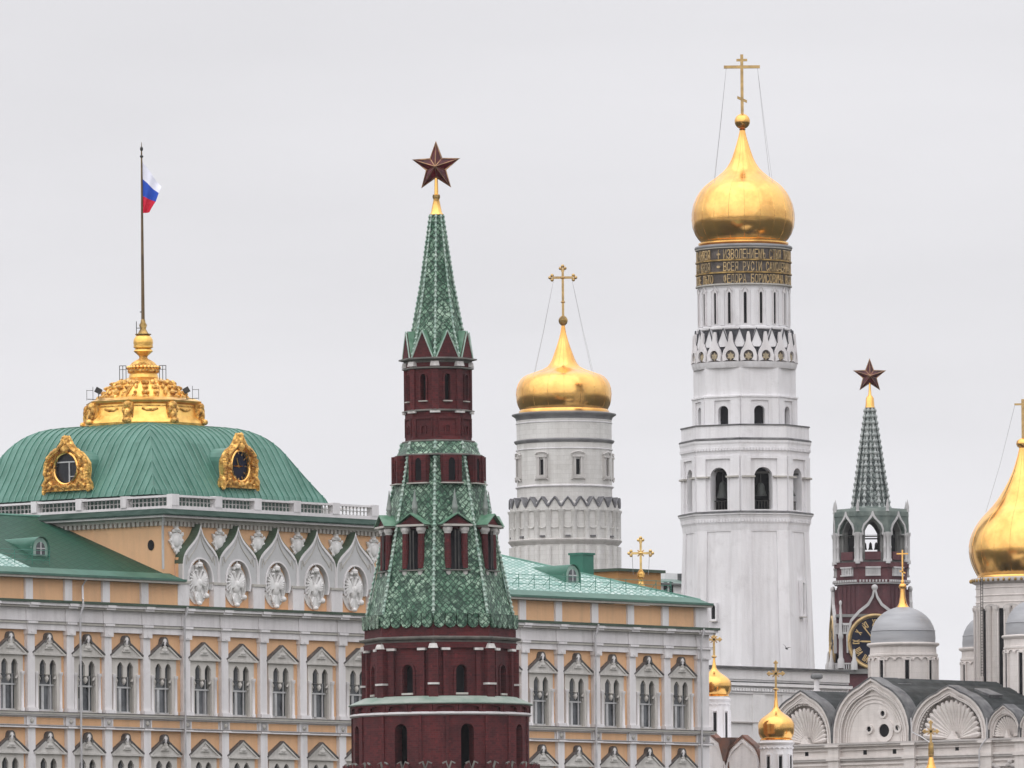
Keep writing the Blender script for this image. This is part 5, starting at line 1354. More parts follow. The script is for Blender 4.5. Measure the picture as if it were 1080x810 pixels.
        part('gilt_inscription', mb, M['gold_letter'], e)
    ring('dome_cornice', [(265, 48.7), (263.6, 51.4), (262, 51.8), (260.8, 51.2), (260, 47)], 'lip', 64)
    dp = [(260.4, 45.6), (259, 46.6), (257.6, 45), (256.6, 44.8), (254.4, 45.5), (252, 47.5), (247.5, 50.5), (240, 53.3), (232, 54.2), (225, 54.0), (216, 52.2), (208.5, 49.2), (203, 46), (198, 42), (194, 37.6), (190, 32.0), (186, 26.4), (182, 21.5), (178, 17.6), (172, 13.6), (166, 10.8), (160, 8.7), (152, 6.2), (144, 4.0), (139, 2.9), (137, 2.6)]
    dome = part('onion_dome', MB().lathe(P(dp), 72), M['gold'], e)
    mb = MB()
    for q in range(20):
        a = 2*pi*q/20; pr = P([p for p in dp[4:] if True]); mb.tube([((r+.0)*sin(a), -(r+.0)*cos(a), zz) for zz, r in pr], .022, 4)
    part('sheet_seams', mb, M['gold'], dome)
    mb = MB().lathe(P([(258.6, 46.4), (258.2, 47.6), (256.8, 47.6), (256.2, 45)]), 64); part('neck_moulding', mb, M['gold'], dome)
    part('orb', MB().lathe(P([(138, 2.4), (136.6, 3.6), (136, 2.8)]+[(128-8.2*sin(t_), 8.2*cos(t_)) for t_ in [rad(q) for q in range(-75, 86, 12)]]), 32), M['gold'], e)
    cr = onion_cross(T, 120.5, 57.5, (70.6, 19.0), 1.55, M['gold_dull2'])
    wires(T, 72, 16.5, 196, 36, e, rad_px=.16)
    return T
M['white_shut'] = plaster('plaster_blocked_opening', (.62, .61, .61), (.45, .44, .43), .4)
M['iron_sheet'] = simple('dark_ledge_sheet', (.06, .06, .065), (.16, .16, .16), .6, .1, (1, 1, 1), bmp=0)
M['slate3'] = simple('dark_lead_and_gap_shadow', (.035, .037, .045), (.08, .08, .09), .6, .1, (1, 1, 1), bmp=0)  # dark lead colour, also used for the painted shadow gaps behind the ogees
M['slate2'] = simple('grey_lead_sheet', (.10, .10, .11), (.20, .20, .21), .6, .1, (1, 1, 1), bmp=0)
M['roset'] = simple('faded_gilt', (.46, .37, .23), (.26, .22, .16), .5, .3, (3, 3, 3), bmp=.2)
M['gold_letter'] = simple('worn_gilt_letters', (.78, .55, .26), (.34, .26, .15), .42, .4, (1.2, 1.2, 1.2), lo=.3, hi=.6, bmp=.2)
BT = build_bell_tower()
def bell(T, az, r_px, y_top, y_bot, R, lab):
    s = T.s; o = T.e.location; x = r_px*s*sin(az); y = -r_px*s*cos(az)
    mb = MB(); z0, z1 = 0, T.z(y_top)-T.z(y_bot)
    mb.lathe([(0, R), (.05, R), (z1*.15, R*.86), (z1*.45, R*.66), (z1*.75, R*.58), (z1*.92, R*.4), (z1, R*.12)], 20)
    e = empty('bell', (o.x+x, o.y+y, T.gz+T.z(y_bot)), 0, lab, 'bell', 'bells in the white tower')
    part('bell_body', mb, M['bell'], e)
    mb = MB().tube([(0, 0, z1-.05), (0, 0, z1+.9)], .06, 5); mb.box(-.9, .9, -.08, .08, z1+.9, z1+1.1); part('hanger', mb, M['iron'], e)
bell(BT, rad(16.5), 52, 512, 526, .62, 'dark bell in the arch just right of the middle of the tall white tower')
bell(BT, rad(-28.5), 52, 510, 528, .66, 'dark bell in the arch left of the middle of the tall white tower')
bell(BT, rad(61.5), 52, 513, 525, .6, 'dark bell in the rightmost narrow arch of the tall white tower')

# ------------------------------------------------------------------ round belfry drum with the second gold dome
def build_belfry():
    T = Tower('belfry', 'round white belfry with a ribbed lower drum and a broad gold dome, behind the palace', 'belfry', 595.5, 520, 950)
    e = T.e; s = T.s; P = T.prof; z = T.z
    def ring(name, pts, mat, n=64): return part(name, MB().lathe(P(pts), n), M[mat], e)
    ring('upper_drum', [(545, 50.2), (438, 50.2)], 'white_old')
    ring('top_cornice', [(444, 50.4), (441, 51.4), (439.6, 53.2), (438.6, 55), (437.4, 55.2), (436, 49)], 'lip')
    ring('ring_moulding', [(469, 50.3), (468, 52), (466.4, 53), (465.6, 53), (464.6, 50.3)], 'lip')
    ring('thin_moulding', [(476, 50.3), (475.6, 51.3), (474.8, 51.3), (474.4, 50.3)], 'white')
    ring('thin_moulding', [(448, 50.3), (447.6, 51.0), (446.8, 51.0), (446.4, 50.3)], 'white')
    ring('lower_moulding', [(516, 50.3), (515, 52), (514, 52), (513.2, 50.3)], 'white')
    for j in range(8):
        a = rad(-28+44.0*j) if j < 5 else rad(-28-44.0*(8-j)); R = 50.2*s
        mb = MB(); mb.M = RZ(a); mb.box(-1.8*s, 1.8*s, -R-.05, -R+.2, z(503), z(487)); w = part('slit_window', mb, M['dark'], e)
        mb = MB(); mb.M = RZ(a)
        for sg in (-1, 1):
            mb.box(sg*3.6*s-1.0*s, sg*3.6*s+1.0*s, -R-.22, -R+.05, z(504), z(484.5))
            mb.box(sg*5.4*s-.7*s, sg*5.4*s+.7*s, -R-.16, -R+.05, z(504), z(485.5))
        mb.box(-6.6*s, 6.6*s, -R-.28, -R+.05, z(506), z(504)); mb.box(-6.4*s, 6.4*s, -R-.28, -R+.05, z(484.8), z(482.6))
        mb.tube([(-7.4*s, -R-.1, z(481.6)), (-5*s, -R-.2, z(479.8)), (0, -R-.24, z(479)), (5*s, -R-.2, z(479.8)), (7.4*s, -R-.1, z(481.6))], .11, 5)
        mb.tube([(-7.6*s, -R-.1, z(508.6)), (-5.6*s, -R-.2, z(506.8)), (5.6*s, -R-.2, z(506.8)), (7.6*s, -R-.1, z(508.6))], .10, 5)
        part('carved_frame', mb, M['frame_old'], w)
    # crown of kokoshniks
    ring('lower_drum', [(900, 56.0), (533, 56.0), (530, 49)], 'white_old')
    for j in range(26):
        a = 2*pi*j/26+.05; R = 57.4*s; w = 6.6*s
        mb = MB(); mb.M = RZ(a)
        o = [(-w, z(541)), (-w, z(537)), (-w*.55, z(532)), (0, z(527.5)), (w*.55, z(532)), (w, z(537)), (w, z(541))]
        mb.prism(o[::-1], -R-.0, -R+1.1); g = part('small_gable', mb, M['white_old'], e)
        mb = MB(); mb.M = RZ(a)
        mb.tube([(-w, -R-.02, z(536.6)), (-w*.55, -R-.05, z(531.6)), (0, -R-.05, z(527)), (w*.55, -R-.05, z(531.6)), (w, -R-.02, z(536.6))], .12, 5)
        oo = [(-w, z(536.4)), (-w*.55, z(531.6)), (0, z(527))]; 
        mb.band([(x, q+.14) for x, q in o[1:-1]], [(x, q+.0) for x, q in o[1:-1]], -R-.05, -R+1.9); part('gable_roof', mb, M['slate2'], g)
        # half columns
    for j in range(26):
        a = 2*pi*(j+.5)/26+.05; mb = MB(); mb.M = RZ(a) @ TR(0, -56.3*s, 0)
        mb.lathe(P([(576, 1.0)])[:0]+[(z(900), 3.1*s), (z(578), 3.1*s)], 10); part('half_column', mb, M['white_old'], e)
        mb = MB(); mb.M = RZ(a) @ TR(0, -56.3*s, 0); mb.lathe([(z(571), 3.1*s), (z(543), 3.0*s), (z(541.5), 4.1*s), (z(539.6), 4.3*s)], 10); part('half_column', mb, M['white_old'], e)
        a2 = 2*pi*j/26+.05; mb = MB(); mb.M = RZ(a2); R = 56.0*s; w = 5.6*s
        mb.tube([(-w, -R-.08, z(556)), (-w*.5, -R-.12, z(558.6)), (0, -R-.14, z(559.4)), (w*.5, -R-.12, z(558.6)), (w, -R-.08, z(556))], .06, 5)
        part('swag', mb, M['white_old'], e)
        if j % 2 == 0:
            mb = MB(); mb.M = RZ(a2); mb.box(-2.6*s, 2.6*s, -58.8*s, -56*s, z(568.6), z(567)); part('small_hood', mb, M['slate2'], e)
    ring('mid_moulding', [(576, 57), (574, 58.6), (572.6, 60), (571.2, 60.2), (570, 57.4)], 'frame_old')
    dp = [(437, 47.4), (434, 47.6), (432.4, 46.4), (431, 47.0), (428, 48.6), (424, 49.8), (416, 50.6), (410, 50.0), (405, 48.4), (401, 46), (398, 43), (395.5, 38.5), (393, 31), (390, 22.5), (387, 17.2), (383, 14.0), (378, 11.6), (372, 9.4), (366, 7.2), (359, 4.9), (352, 3.0), (346, 2.0), (343.5, 1.7)]
    dome = part('onion_dome', MB().lathe(P(dp), 72), M['gold'], e)
    mb = MB()
    for q in range(18):
        a = 2*pi*q/18; mb.tube([(r*sin(a), -r*cos(a), zz) for zz, r in P(dp[3:])], .02, 4)
    part('sheet_seams', mb, M['gold'], dome)
    part('orb', MB().lathe(P([(343.6, 1.6), (342.6, 2.8), (341, 4.2), (338.6, 4.9), (336.4, 4.6), (334, 3), (333, 1.4)]), 24), M['gold_dull'], e)
    onion_cross(T, 334, 283, (292.8, 11.2), 1.25, M['gold_dull2'], slant=False, small=False, tref=True)
    mb = MB(); mb.lathe([(z(320.5), .05), (z(318.5), 2.6*s), (z(316.5), .05)], 8); part('cross_knot', mb, M['gold_dull2'], e)
    wires(T, 294, 9.5, 400, 38, e, rad_px=.16)
M['frame_old'] = plaster('weathered_mouldings', (.62, .60, .58), (.30, .28, .26), .8)
build_belfry()
# ------------------------------------------------------------------ far clock tower
def build_clock_tower():
    T = Tower('clock_tower', 'distant weathered red brick clock tower with white carving, grey spire and small star', 'tower', 919, 600, 1136, gz=20)
    e = T.e; s = T.s; z = T.z; P = T.prof; c8 = cos(pi/8)
    FA = [k*pi/4+rad(.5) for k in range(8)]; CA = [a+pi/8 for a in FA]
    def ring(name, pts, mat, n=8): return part(name, MB().lathe(P(pts), n, CA[0], n > 12), M[mat], e)
    # spire
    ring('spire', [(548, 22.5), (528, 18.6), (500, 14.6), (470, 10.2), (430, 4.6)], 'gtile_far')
    for k_ in range(8):
        crocket_rib(T, (546, 22.8), (430, 5.0), CA[k_], 6.4, 1.9, 'spire_rib', 1.25, 'knob_far')
        crocket_rib(T, (546, 21.0), (436, 4.2), FA[k_], 6.4, 1.4, 'spire_rib', 1.25, 'knob_far')
    part('spire_tip', MB().lathe(P([(430, 5.2), (428, 4.8), (420, 4.2), (418.6, 3.4), (416.6, 1.8), (411, 1.3), (404, 1.0)]), 16), M['gold'], e)
    for k_, a in enumerate(FA[::2]): 
        mb = MB(); mb.M = RZ(a); mb.box(-3*s, 3*s, -17.5*s, -12*s, z(533), z(523)); mb.prism([(-3.6*s, z(523)), (3.6*s, z(523)), (0, z(516))], -17.6*s, -12*s); part('spire_dormer', mb, M['gtile_far'], e)
    star(T, 396.5, 18.0, rad(6))
    # bell tier
    w = 41.5; ap = w*s*c8; hw = w*s*sin(pi/8)
    for i, a in enumerate(FA):
        mb = MB(); mb.M = RZ(a); mb.plate(-hw, hw, z(600), z(546), -ap+.45, -ap+1.3, [(0, 8.2*s, z(584), z(562), z(551), 'keel')], 12)
        q = part('bell_tier_wall', mb, M['clk_grey'], e)
        # white ogee arch
        pts = [(10.8, 566), (11.8, 560), (9.9, 554.4), (5.0, 549.6), (1.9, 545), (.6, 541)]
        o = [(-x*s, z(y)) for x, y in pts]+[(x*s, z(y)) for x, y in pts[::-1]]
        pi_ = [(9.6, 566), (10.2, 561), (8.4, 556), (4.2, 551.4), (1.4, 548.5), (.3, 546.5)]
        inn = [(-x*s, z(y)) for x, y in pi_]+[(x*s, z(y)) for x, y in pi_[::-1]]
        mb = MB(); mb.M = RZ(a); mb.band(o, inn, -ap-.15, -ap+.6); part('ogee_arch', mb, M['clk_white'], q)
        # gable field in grey-green
        mb = MB(); mb.M = RZ(a); mb.plate(-hw, hw, z(566), z(541), -ap-.02, -ap+.46, [(0, 9.8*s, z(566)+.01, z(562), z(549), 'keel')], 12); part('arch_field', mb, M['gslate'], q)
        for x in (-12.6, 12.6):
            mb = MB(); mb.M = RZ(a) @ TR(x*s, -ap+.05, 0)
            mb.lathe([(z(594), 2.1*s), (z(592), 2.3*s), (z(590.4), 1.5*s), (z(580), 1.7*s), (z(579), 2.2*s), (z(577), 1.5*s), (z(567.6), 1.5*s), (z(566.4), 2.3*s), (z(563.6), 2.4*s)], 10); part('column', mb, M['clk_white'], q)
        mb = MB(); mb.M = RZ(a); mb.box(-hw, hw, -ap-.05, -ap+.44, z(600), z(594.5)); part('wall_foot', mb, M['brick_far'], q)
        mb = MB(); mb.M = RZ(a); mb.box(-8.2*s, 8.2*s, -ap+.0, -ap+.6, z(592), z(583.5)); part('parapet', mb, M['brick_far'], q)
        # bells silhouette in the arch
        mb = MB(); mb.M = RZ(a); mb.box(-8.4*s, 8.4*s, -ap+1.35, -ap+1.5, z(567.6), z(566.2)); part('beam', mb, M['iron'], q)
        # corner pinnacle
        mb = MB(); mb.M = RZ(a+pi/8) @ TR(0, -41*s, 0); mb.lathe([(z(541), 2.0*s), (z(538), 1.4*s), (z(536.5), 2.0*s), (z(528), .2*s)], 8); part('pinnacle', mb, M['clk_white'], e)
        mb = MB(); mb.M = RZ(a+pi/8) @ TR(0, -41.6*s, 0); mb.lathe([(z(596), 2.6*s), (z(593), 2.6*s), (z(591), 1.7*s), (z(568), 1.7*s), (z(566), 2.6*s), (z(563), 2.8*s)], 10); part('corner_column', mb, M['clk_white'], e)
    for j in range(5):
        mb = MB(); mb.M = TR((j-2)*6*s, 2, 0); mb.lathe([(z(579), 2.6*s), (z(577), 1.8*s), (z(573), 1.5*s), (z(571), .4*s)], 12); part('bell', mb, M['bell'], e)
    part('bell_tier_roof', MB().lathe(P([(546, 42.4), (541, 42.0), (538, 40.5), (536.5, 24), (534, 19)]), 8, CA[0], False), M['gslate'], e)
    for a0_ in (rad(24), rad(204)):
        mb = MB().lathe([(z(597), 27*s), (z(547), 27*s)], 14, 0, False, False, (a0_, a0_+rad(132))); part('shade_screen', mb, M['dark'], e)  # near-black curved screens added to darken the side arches and hide the sky
    # brick base of the octagon with little balustrades
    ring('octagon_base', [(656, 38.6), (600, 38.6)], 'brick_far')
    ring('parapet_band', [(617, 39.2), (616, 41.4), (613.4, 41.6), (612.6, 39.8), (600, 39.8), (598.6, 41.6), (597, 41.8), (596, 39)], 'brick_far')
    for a in FA:
        ap2 = 39.8*s*c8; mb = MB(); mb.M = RZ(a); n = 6
        for i in range(n): x = (-7+14*(i+.5)/n)*s; mb.box(x-.7*s, x+.7*s, -ap2-.3, -ap2, z(607.5), z(600.8))
        mb.box(-8*s, 8*s, -ap2-.36, -ap2, z(609), z(607.5)); mb.box(-8*s, 8*s, -ap2-.36, -ap2, z(600.8), z(599.2)); mb.box(-8*s, 8*s, -ap2-.1, -ap2, z(607.5), z(600.8)); part('balustrade', mb, M['clk_white'], e)
        ap3 = 40.6*s*c8; hw3 = 40*s*sin(pi/8); mb = MB(); mb.M = RZ(a)
        n = 9
        for i in range(n): x = -hw3+2*hw3*(i+.5)/n; mb.box(x-.9*s, x+.9*s, -ap3-.35, -ap3+.3, z(615.4), z(613.0))
        part('dentils', mb, M['clk_white'], e)
        mb = MB(); mb.M = RZ(a); mb.box(-hw3, hw3, -ap3-.12, -ap3+.3, z(617.2), z(615.8)); part('string_course', mb, M['clk_white'], e)
        ap4 = 38.6*s*c8; mb = MB(); mb.M = RZ(a)
        for x in (-9, -3, 3, 9): mb.box(x*s-.35*s, x*s+.35*s, -ap4-.12, -ap4+.05, z(648), z(620))
        part('brick_ribs', mb, M['brick_far'], e)
    # square clock tier
    PH = rad(2.5); h = 37*s
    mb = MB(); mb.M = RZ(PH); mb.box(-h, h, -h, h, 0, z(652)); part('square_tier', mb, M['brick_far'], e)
    mb = MB(); mb.M = RZ(PH); mb.box(-h-.35, h+.35, -h-.35, h+.35, z(652)-.02, z(649.2)); part('tier_cornice', mb, M['clk_grey'], e)
    zc = z(678.5); R0 = 28*s
    for q in range(4):
        Mq = RZ(PH+q*pi/2) @ TR(0, -h-.05, 0)
        # brick ogee field behind the clock
        pts = [(30, 690), (30.5, 672), (26, 655), (17, 645), (8, 638), (3.2, 630), (1.2, 622)]
        o = [(-x*s, z(y)) for x, y in pts]+[(x*s, z(y)) for x, y in pts[::-1]]
        mb = MB(); mb.M = Mq; mb.prism(o[::-1], -.25, 3.0); g = part('clock_gable', mb, M['brick_far'], e)
        pi_ = [(28.4, 690), (29, 673), (24.5, 657.4), (15.6, 647.6), (6.4, 640.6), (1.4, 632), (.2, 626)]
        inn = [(-x*s, z(y)) for x, y in pi_]+[(x*s, z(y)) for x, y in pi_[::-1]]
        mb = MB(); mb.M = Mq; mb.band(o, inn, -.6, -.2); part('ogee_trim', mb, M['clk_white'], g)
        mb = MB(); mb.M = Mq; mb.ell((0, -.4, z(621.5)), (3.4*s, .3, 3.4*s), 12, 8); part('knob', mb, M['clk_white'], g)
        n = 48
        mb = MB(); mb.M = Mq; mb.prism([(R0*.93*cos(2*pi*i/n), zc+R0*.93*sin(2*pi*i/n)) for i in range(n)], -.42, -.2); f = part('clock_face', mb, M['blue'], e)
        mb = MB(); mb.M = Mq; mb.tube([(R0*cos(2*pi*i/n), -.5, zc+R0*sin(2*pi*i/n)) for i in range(n)], 1.75*s, 8, close=True); part('gold_ring', mb, M['clk_gold'], f)
        mb = MB(); mb.M = Mq; mb.tube([(R0*.92*cos(2*pi*i/n), -.46, zc+R0*.92*sin(2*pi*i/n)) for i in range(n)], .30*s, 4, close=True); part('minute_ring', mb, M['clk_gold'], f)
        rom = ['XII', 'I', 'II', 'III', 'IIII', 'V', 'VI', 'VII', 'VIII', 'IX', 'X', 'XI']
        for hh in range(12):
            a = 2*pi*hh/12; mb = MB(); txt = rom[hh]; H2 = .115*R0*1.1; rr = R0*.72
            widths = {'I': .42, 'V': .95, 'X': .95}; tw = sum(widths[c] for c in txt); cx = -tw/2
            mb.M = Mq @ TR(rr*sin(a), -.45, zc+rr*cos(a)) @ Matrix.Rotation(a, 4, 'Y')
            for c in txt:
                x0, x1 = cx*H2, (cx+widths[c])*H2; m_ = (x0+x1)/2; g_ = .13*H2
                def bar(xa, za, xb, zb_): mb.add([(xa-g_, 0, za), (xa+g_, 0, za), (xb+g_, 0, zb_), (xb-g_, 0, zb_), (xa-g_, -.06, za), (xa+g_, -.06, za), (xb+g_, -.06, zb_), (xb-g_, -.06, zb_)], [(4, 5, 6, 7), (0, 4, 7, 3), (1, 2, 6, 5), (3, 7, 6, 2), (0, 1, 5, 4)])
                if c == 'I': bar(m_, -H2, m_, H2)
                if c == 'X': bar(x0+g_, -H2, x1-g_, H2); bar(x1-g_, -H2, x0+g_, H2)
                if c == 'V': bar(m_, -H2, x0+g_, H2); bar(m_, -H2, x1-g_, H2)
                cx += widths[c]
            part('numeral', mb, M['clk_gold'], f)
        for a, L, wd in ((rad(-88), .62, .7), (rad(322), .82, .5)):
            mb = MB(); mb.M = Mq @ TR(0, -.55, zc) @ Matrix.Rotation(a, 4, 'Y')
            mb.add([(-wd*s, 0, -.15*R0), (wd*s, 0, -.15*R0), (wd*1.2*s, 0, L*R0*.8), (0, 0, L*R0), (-wd*1.2*s, 0, L*R0*.8)], [(0, 1, 2, 3, 4)]); mb.add([(-wd*s, -.06, -.15*R0), (wd*s, -.06, -.15*R0), (wd*1.2*s, -.06, L*R0*.8), (0, -.06, L*R0), (-wd*1.2*s, -.06, L*R0*.8)], [(0, 1, 2, 3, 4)])
            part('clock_hand', mb, M['clk_gold'], f)
        # corner turret, small balustrade and obelisks
        mb = MB(); mb.M = RZ(PH+q*pi/2) @ TR(-h+1.0*s, -h-.2, 0)
        mb.lathe([(z(706), 4.0*s), (z(697), 3.6*s), (z(695), 2.4*s), (z(676), 2.0*s), (z(674), 2.8*s), (z(671), 2.8*s), (z(668), 2.0*s), (z(650), 1.7*s), (z(640), .9*s), (z(638), 1.6*s), (z(636), 1.5*s), (z(634.6), .3*s)], 10); part('corner_turret', mb, M['clk_white'], e)
        for x in (-22.5, 22.5):
            mb = MB(); mb.M = Mq @ TR(x*s, -.8, 0); mb.lathe([(z(708), 3.8*s), (z(700), 3.4*s), (z(698), 2.2*s), (z(688), 1.2*s), (z(686), .4*s)], 8); part('obelisk', mb, M['clk_white'], e)
        for sg in (-1, 1):
            mb = MB(); mb.M = Mq
            for i in range(5): x = sg*(25.6+9*(i+.5)/5-1)*s; mb.box(x-.5*s, x+.5*s, -.35, 0, z(668), z(661))
            mb.box(min(sg*24.6*s, sg*34*s), max(sg*24.6*s, sg*34*s), -.4, 0, z(661), z(658.6)); mb.box(min(sg*24.6*s, sg*34*s), max(sg*24.6*s, sg*34*s), -.4, 0, z(670), z(668)); part('small_balustrade', mb, M['clk_white'], e)
            mb = MB(); mb.M = Mq
            for i in range(5): x = sg*(22+12*(i+.5)/5)*s; mb.box(x-.6*s, x+.6*s, -.45, -.1, z(707), z(702))
            mb.box(min(sg*20*s, sg*34*s), max(sg*20*s, sg*34*s), -.5, -.0, z(702), z(700.5)); part('small_balustrade', mb, M['clk_white'], e)
    mb = MB(); mb.M = RZ(PH); mb.box(-h-.5, h+.5, -h-.5, h+.5, z(712), z(707)); part('lower_cornice', mb, M['clk_grey'], e)
M['clk_white'] = plaster('weathered_white_carving', (.56, .55, .55), (.27, .26, .26), .75)
M['clk_grey'] = plaster('grey_carved_stone', (.25, .25, .24), (.13, .13, .13), .7)
M['gslate'] = simple('grey_green_roofing', (.065, .095, .085), (.16, .19, .17), .6, 0, (.8, .8, .8), bmp=.2)
M['clk_gold'] = simple('clock_gilding', (.62, .44, .20), (.45, .32, .16), .45, .4, (1.5, 1.5, 1.5), bmp=0)
build_clock_tower()
# ------------------------------------------------------------------ white cathedral with shell gables (right), lesser domes, small things
class Frame:
    """a facade plane: run t along U, depth v along V, local z up"""
    def __init__(s, name, label, cat, x, y, d, ang, gz=22.0):
        dx, _ = unroll(x, y); s.A = Vector((dx/FOC*d, d, 0)); s.U = Vector((cos(ang), sin(ang), 0)); s.V = Vector((-sin(ang), cos(ang), 0)); s.gz = gz
        s.e = empty(name, (s.A.x, s.A.y, gz), ang, label, cat)
    def t(s, x, y, v=0.0):
        dx, _ = unroll(x, y); a = dx/FOC; o = s.A+s.V*v
        return (a*o.y-o.x)/(s.U.x-a*s.U.y)
    def h(s, x, y, v=0.0):
        d = (s.A+s.U*s.t(x, y, v)+s.V*v).y; _, dy = unroll(x, y); return CAMZ-dy/FOC*d-s.gz
def keel(hw, z0, z1, n=14, point=.06, full=1.0):
    """rounded arch outline with a slight point; left foot to right foot"""
    pts = []
    for i in range(n+1):
        a = pi-pi*i/n; x = hw*cos(a); q = sin(a)
        zz = z0+(z1-z0)*(q**.92)*(1-point)+(z1-z0)*point*max(0, 1-abs(cos(a))*3.2)
        pts.append((x, zz))
    return pts
def build_cathedral():
    F = Frame('cathedral', 'white stone cathedral with shell-filled arched gables, dark roofs and clustered domes', 'cathedral', 830, 783, 890, TH-pi/2)
    e = F.e
    zl = F.h(930, 784); 
    # t extents
    tL = F.t(826, 783); tR = F.t(1160, 783); L = tR-tL
    def pc(name, mb, mat, par=None): return part(name, mb, M[mat], par or e)
    DEPTH = 26.0
    pc('wall', MB().box(tL, tR, 0, DEPTH, -2, zl-.0), 'cathedral')
    # stepped frieze below the gables
    def run(name, y0, ya, yb, mat='cathedral'): pc(name, MB().box(tL-y0*.0, tR, y0, .02, F.h(930, yb), F.h(930, ya)), mat)
    run('gable_ledge', -.62, 782.6, 784.6, 'stone_dark3'); run('ledge_moulding', -.45, 784.7, 786.6)
    run('frieze_moulding', -.22, 789.5, 790.5); run('frieze_moulding', -.42, 797.4, 799.4); run('frieze_moulding', -.34, 799.5, 801.5, 'stone_dark3'); run('frieze_moulding', -.24, 804, 806); run('frieze_moulding', -.3, 809, 812)
    def gable(x, hwpx, ypk, yarch, kind, k_, roofL, roof_y=None):
        t = F.t(x, 770); zb = zl; zt = F.h(x, ypk); za = F.h(x, yarch); hw = hwpx*.089/cos(TH-pi/2)
        hwi = hw*.86
        out = [(-hw, zb)]+keel(hw, zb+(zt-zb)*.10, zt, 20, .10)+[(hw, zb)]
        inn = [(-hwi, zb)]+keel(hwi, zb+(za-zb)*.05, za, 20, .0)+[(hwi, zb)]
        m = MB(); m.M = TR(t, 0, 0); m.band(out, inn, -.15, .9); g = pc('arched_gable', m, 'cathedral')
        if kind != 'round':
            fld = [(-hw, zb)]+keel(hw, zb+(zt-zb)*.10, zt, 20, .10)+[(hw, zb)]
            m = MB(); m.M = TR(t, 0, 0); m.prism(fld[::-1], .92, 1.1); part('niche_back', m, M['cathedral'], g)
        # archivolts
        for f0, f1, y0 in ((1.005, .965, -.42), (.90, .875, -.27), (.865, .84, -.22)):
            o = [(x_*f0, zb+(z_-zb)*f0) for x_, z_ in (out if f0 > .95 else [(a*1.0, b) for a, b in out])]
            i_ = [(x_*f1, zb+(z_-zb)*f1) for x_, z_ in out]
            m = MB(); m.M = TR(t, 0, 0); m.band(o, i_, y0, -.1); part('archivolt', m, M['cathedral'], g)
        if kind == 'shell':
            n = 19; cz = zb+.25
            for j in range(n):
                a = rad(6)+(pi-rad(12))*j/(n-1)
                def rr(f): 
                    # ellipse radius along a
                    R = 1/sqrt((cos(a)/(hwi*.93))**2+(sin(a)/((za-cz)*.93))**2); return R*f
                p = [(rr(f)*cos(a), yy, cz+rr(f)*sin(a)) for f, yy in ((.16, .72), (.42, .60), (.68, .42), (.86, .22), (.95, .10))]
                sc = hwi/4.0
                m = MB(); m.M = TR(t, 0, 0); m.tube(p, [.04*sc, .16*sc, .27*sc, .33*sc, .12*sc], 6)
                part('shell_rib', m, M['cathedral'], g)
            m = MB(); m.M = TR(t, 0, 0)
            for j in range(n*2-1):
                a = rad(6)+(pi-rad(12))*j/(2*n-2); R = 1/sqrt((cos(a)/(hwi*.97))**2+(sin(a)/((za-cz)*.97))**2)
                m.ell((R*cos(a), .1, cz+R*sin(a)), (.13, .12, .13), 6, 4)
            part('shell_beads', m, M['cathedral'], g)
            m = MB(); m.M = TR(t, 0, 0); m.prism([(-hwi*.28, zb), (hwi*.28, zb), (hwi*.12, zb+.3), (0, zb+.95), (-hwi*.12, zb+.3)], .1, .5); part('shell_foot', m, M['cathedral'], g)
        elif kind == 'round':
            m = MB(); m.M = TR(t, 0, 0); m.prism(inn[::-1], .12, .6); part('tympanum', m, M['cathedral'], g)
            for f in (.93, .86, .79):
                m = MB(); m.M = TR(t, 0, 0); m.band([(a*f, zb+(b-zb)*f) for a, b in inn], [(a*(f-.025), zb+(b-zb)*(f-.025)) for a, b in inn], -.02+(.93-f)*.5, .14); part('archivolt', m, M['cathedral'], g)
            for (px, py, r) in ((932.6, 770.5, .62), (916.6, 769, .26), (946.6, 767.6, .26), (931, 752.5, .26)):
                tt = F.t(px, py)-t; z0 = F.h(px, py)
                m = MB(); m.M = TR(t, 0, 0); nn = 20
                o = [(tt+r*1.75*cos(2*pi*i/nn), z0+r*1.75*sin(2*pi*i/nn)) for i in range(nn+1)]; i_ = [(tt+r*cos(2*pi*i/nn), z0+r*sin(2*pi*i/nn)) for i in range(nn+1)]
                m.band(o, i_, -.06, .14); w = part('round_window', m, M['cathedral'], g)
                m = MB(); m.M = TR(t, 0, 0); m.prism([(tt+r*1.02*cos(2*pi*i/nn), z0+r*1.02*sin(2*pi*i/nn)) for i in range(nn)], .09, .13); part('pane', m, M['dark'], w)
        # roof barrel running back
        ro = [(x_*1.035, z_+.10) for x_, z_ in out]
        m = MB(); m.M = TR(t, 0, 0); m.prism(ro[::-1], 1.12, roofL); rf = part('roof', m, M['slate'], g)
        m = MB(); m.M = TR(t, 0, 0); m.band([(a*1.012, b+.05) for a, b in ro], [(a*.975, b-.095) for a, b in ro], -.46, 1.2); part('roof_edge', m, M['iron_sheet'], g)
        return g
    gable(847.5, 30.5, 729.5, 742, 'shell', 0, 15)
    gable(921.5, 38.5, 715.5, 728, 'round', 0, 19)
    gable(1003, 38.0, 724, 733, 'shell', 0, 15)
    gable(1061, 16.2, 744, 752.5, 'shell', 0, 13)
    gable(1096, 17.5, 744, 752.5, 'shell', 0, 13); gable(1134, 17.5, 744, 752.5, 'shell', 0, 13)
    # central roof deck behind the gables
    z1 = F.h(1030, 727, 14); z0 = zl+2.2
    m = MB(); a, b = F.t(900, 760)+2, tR
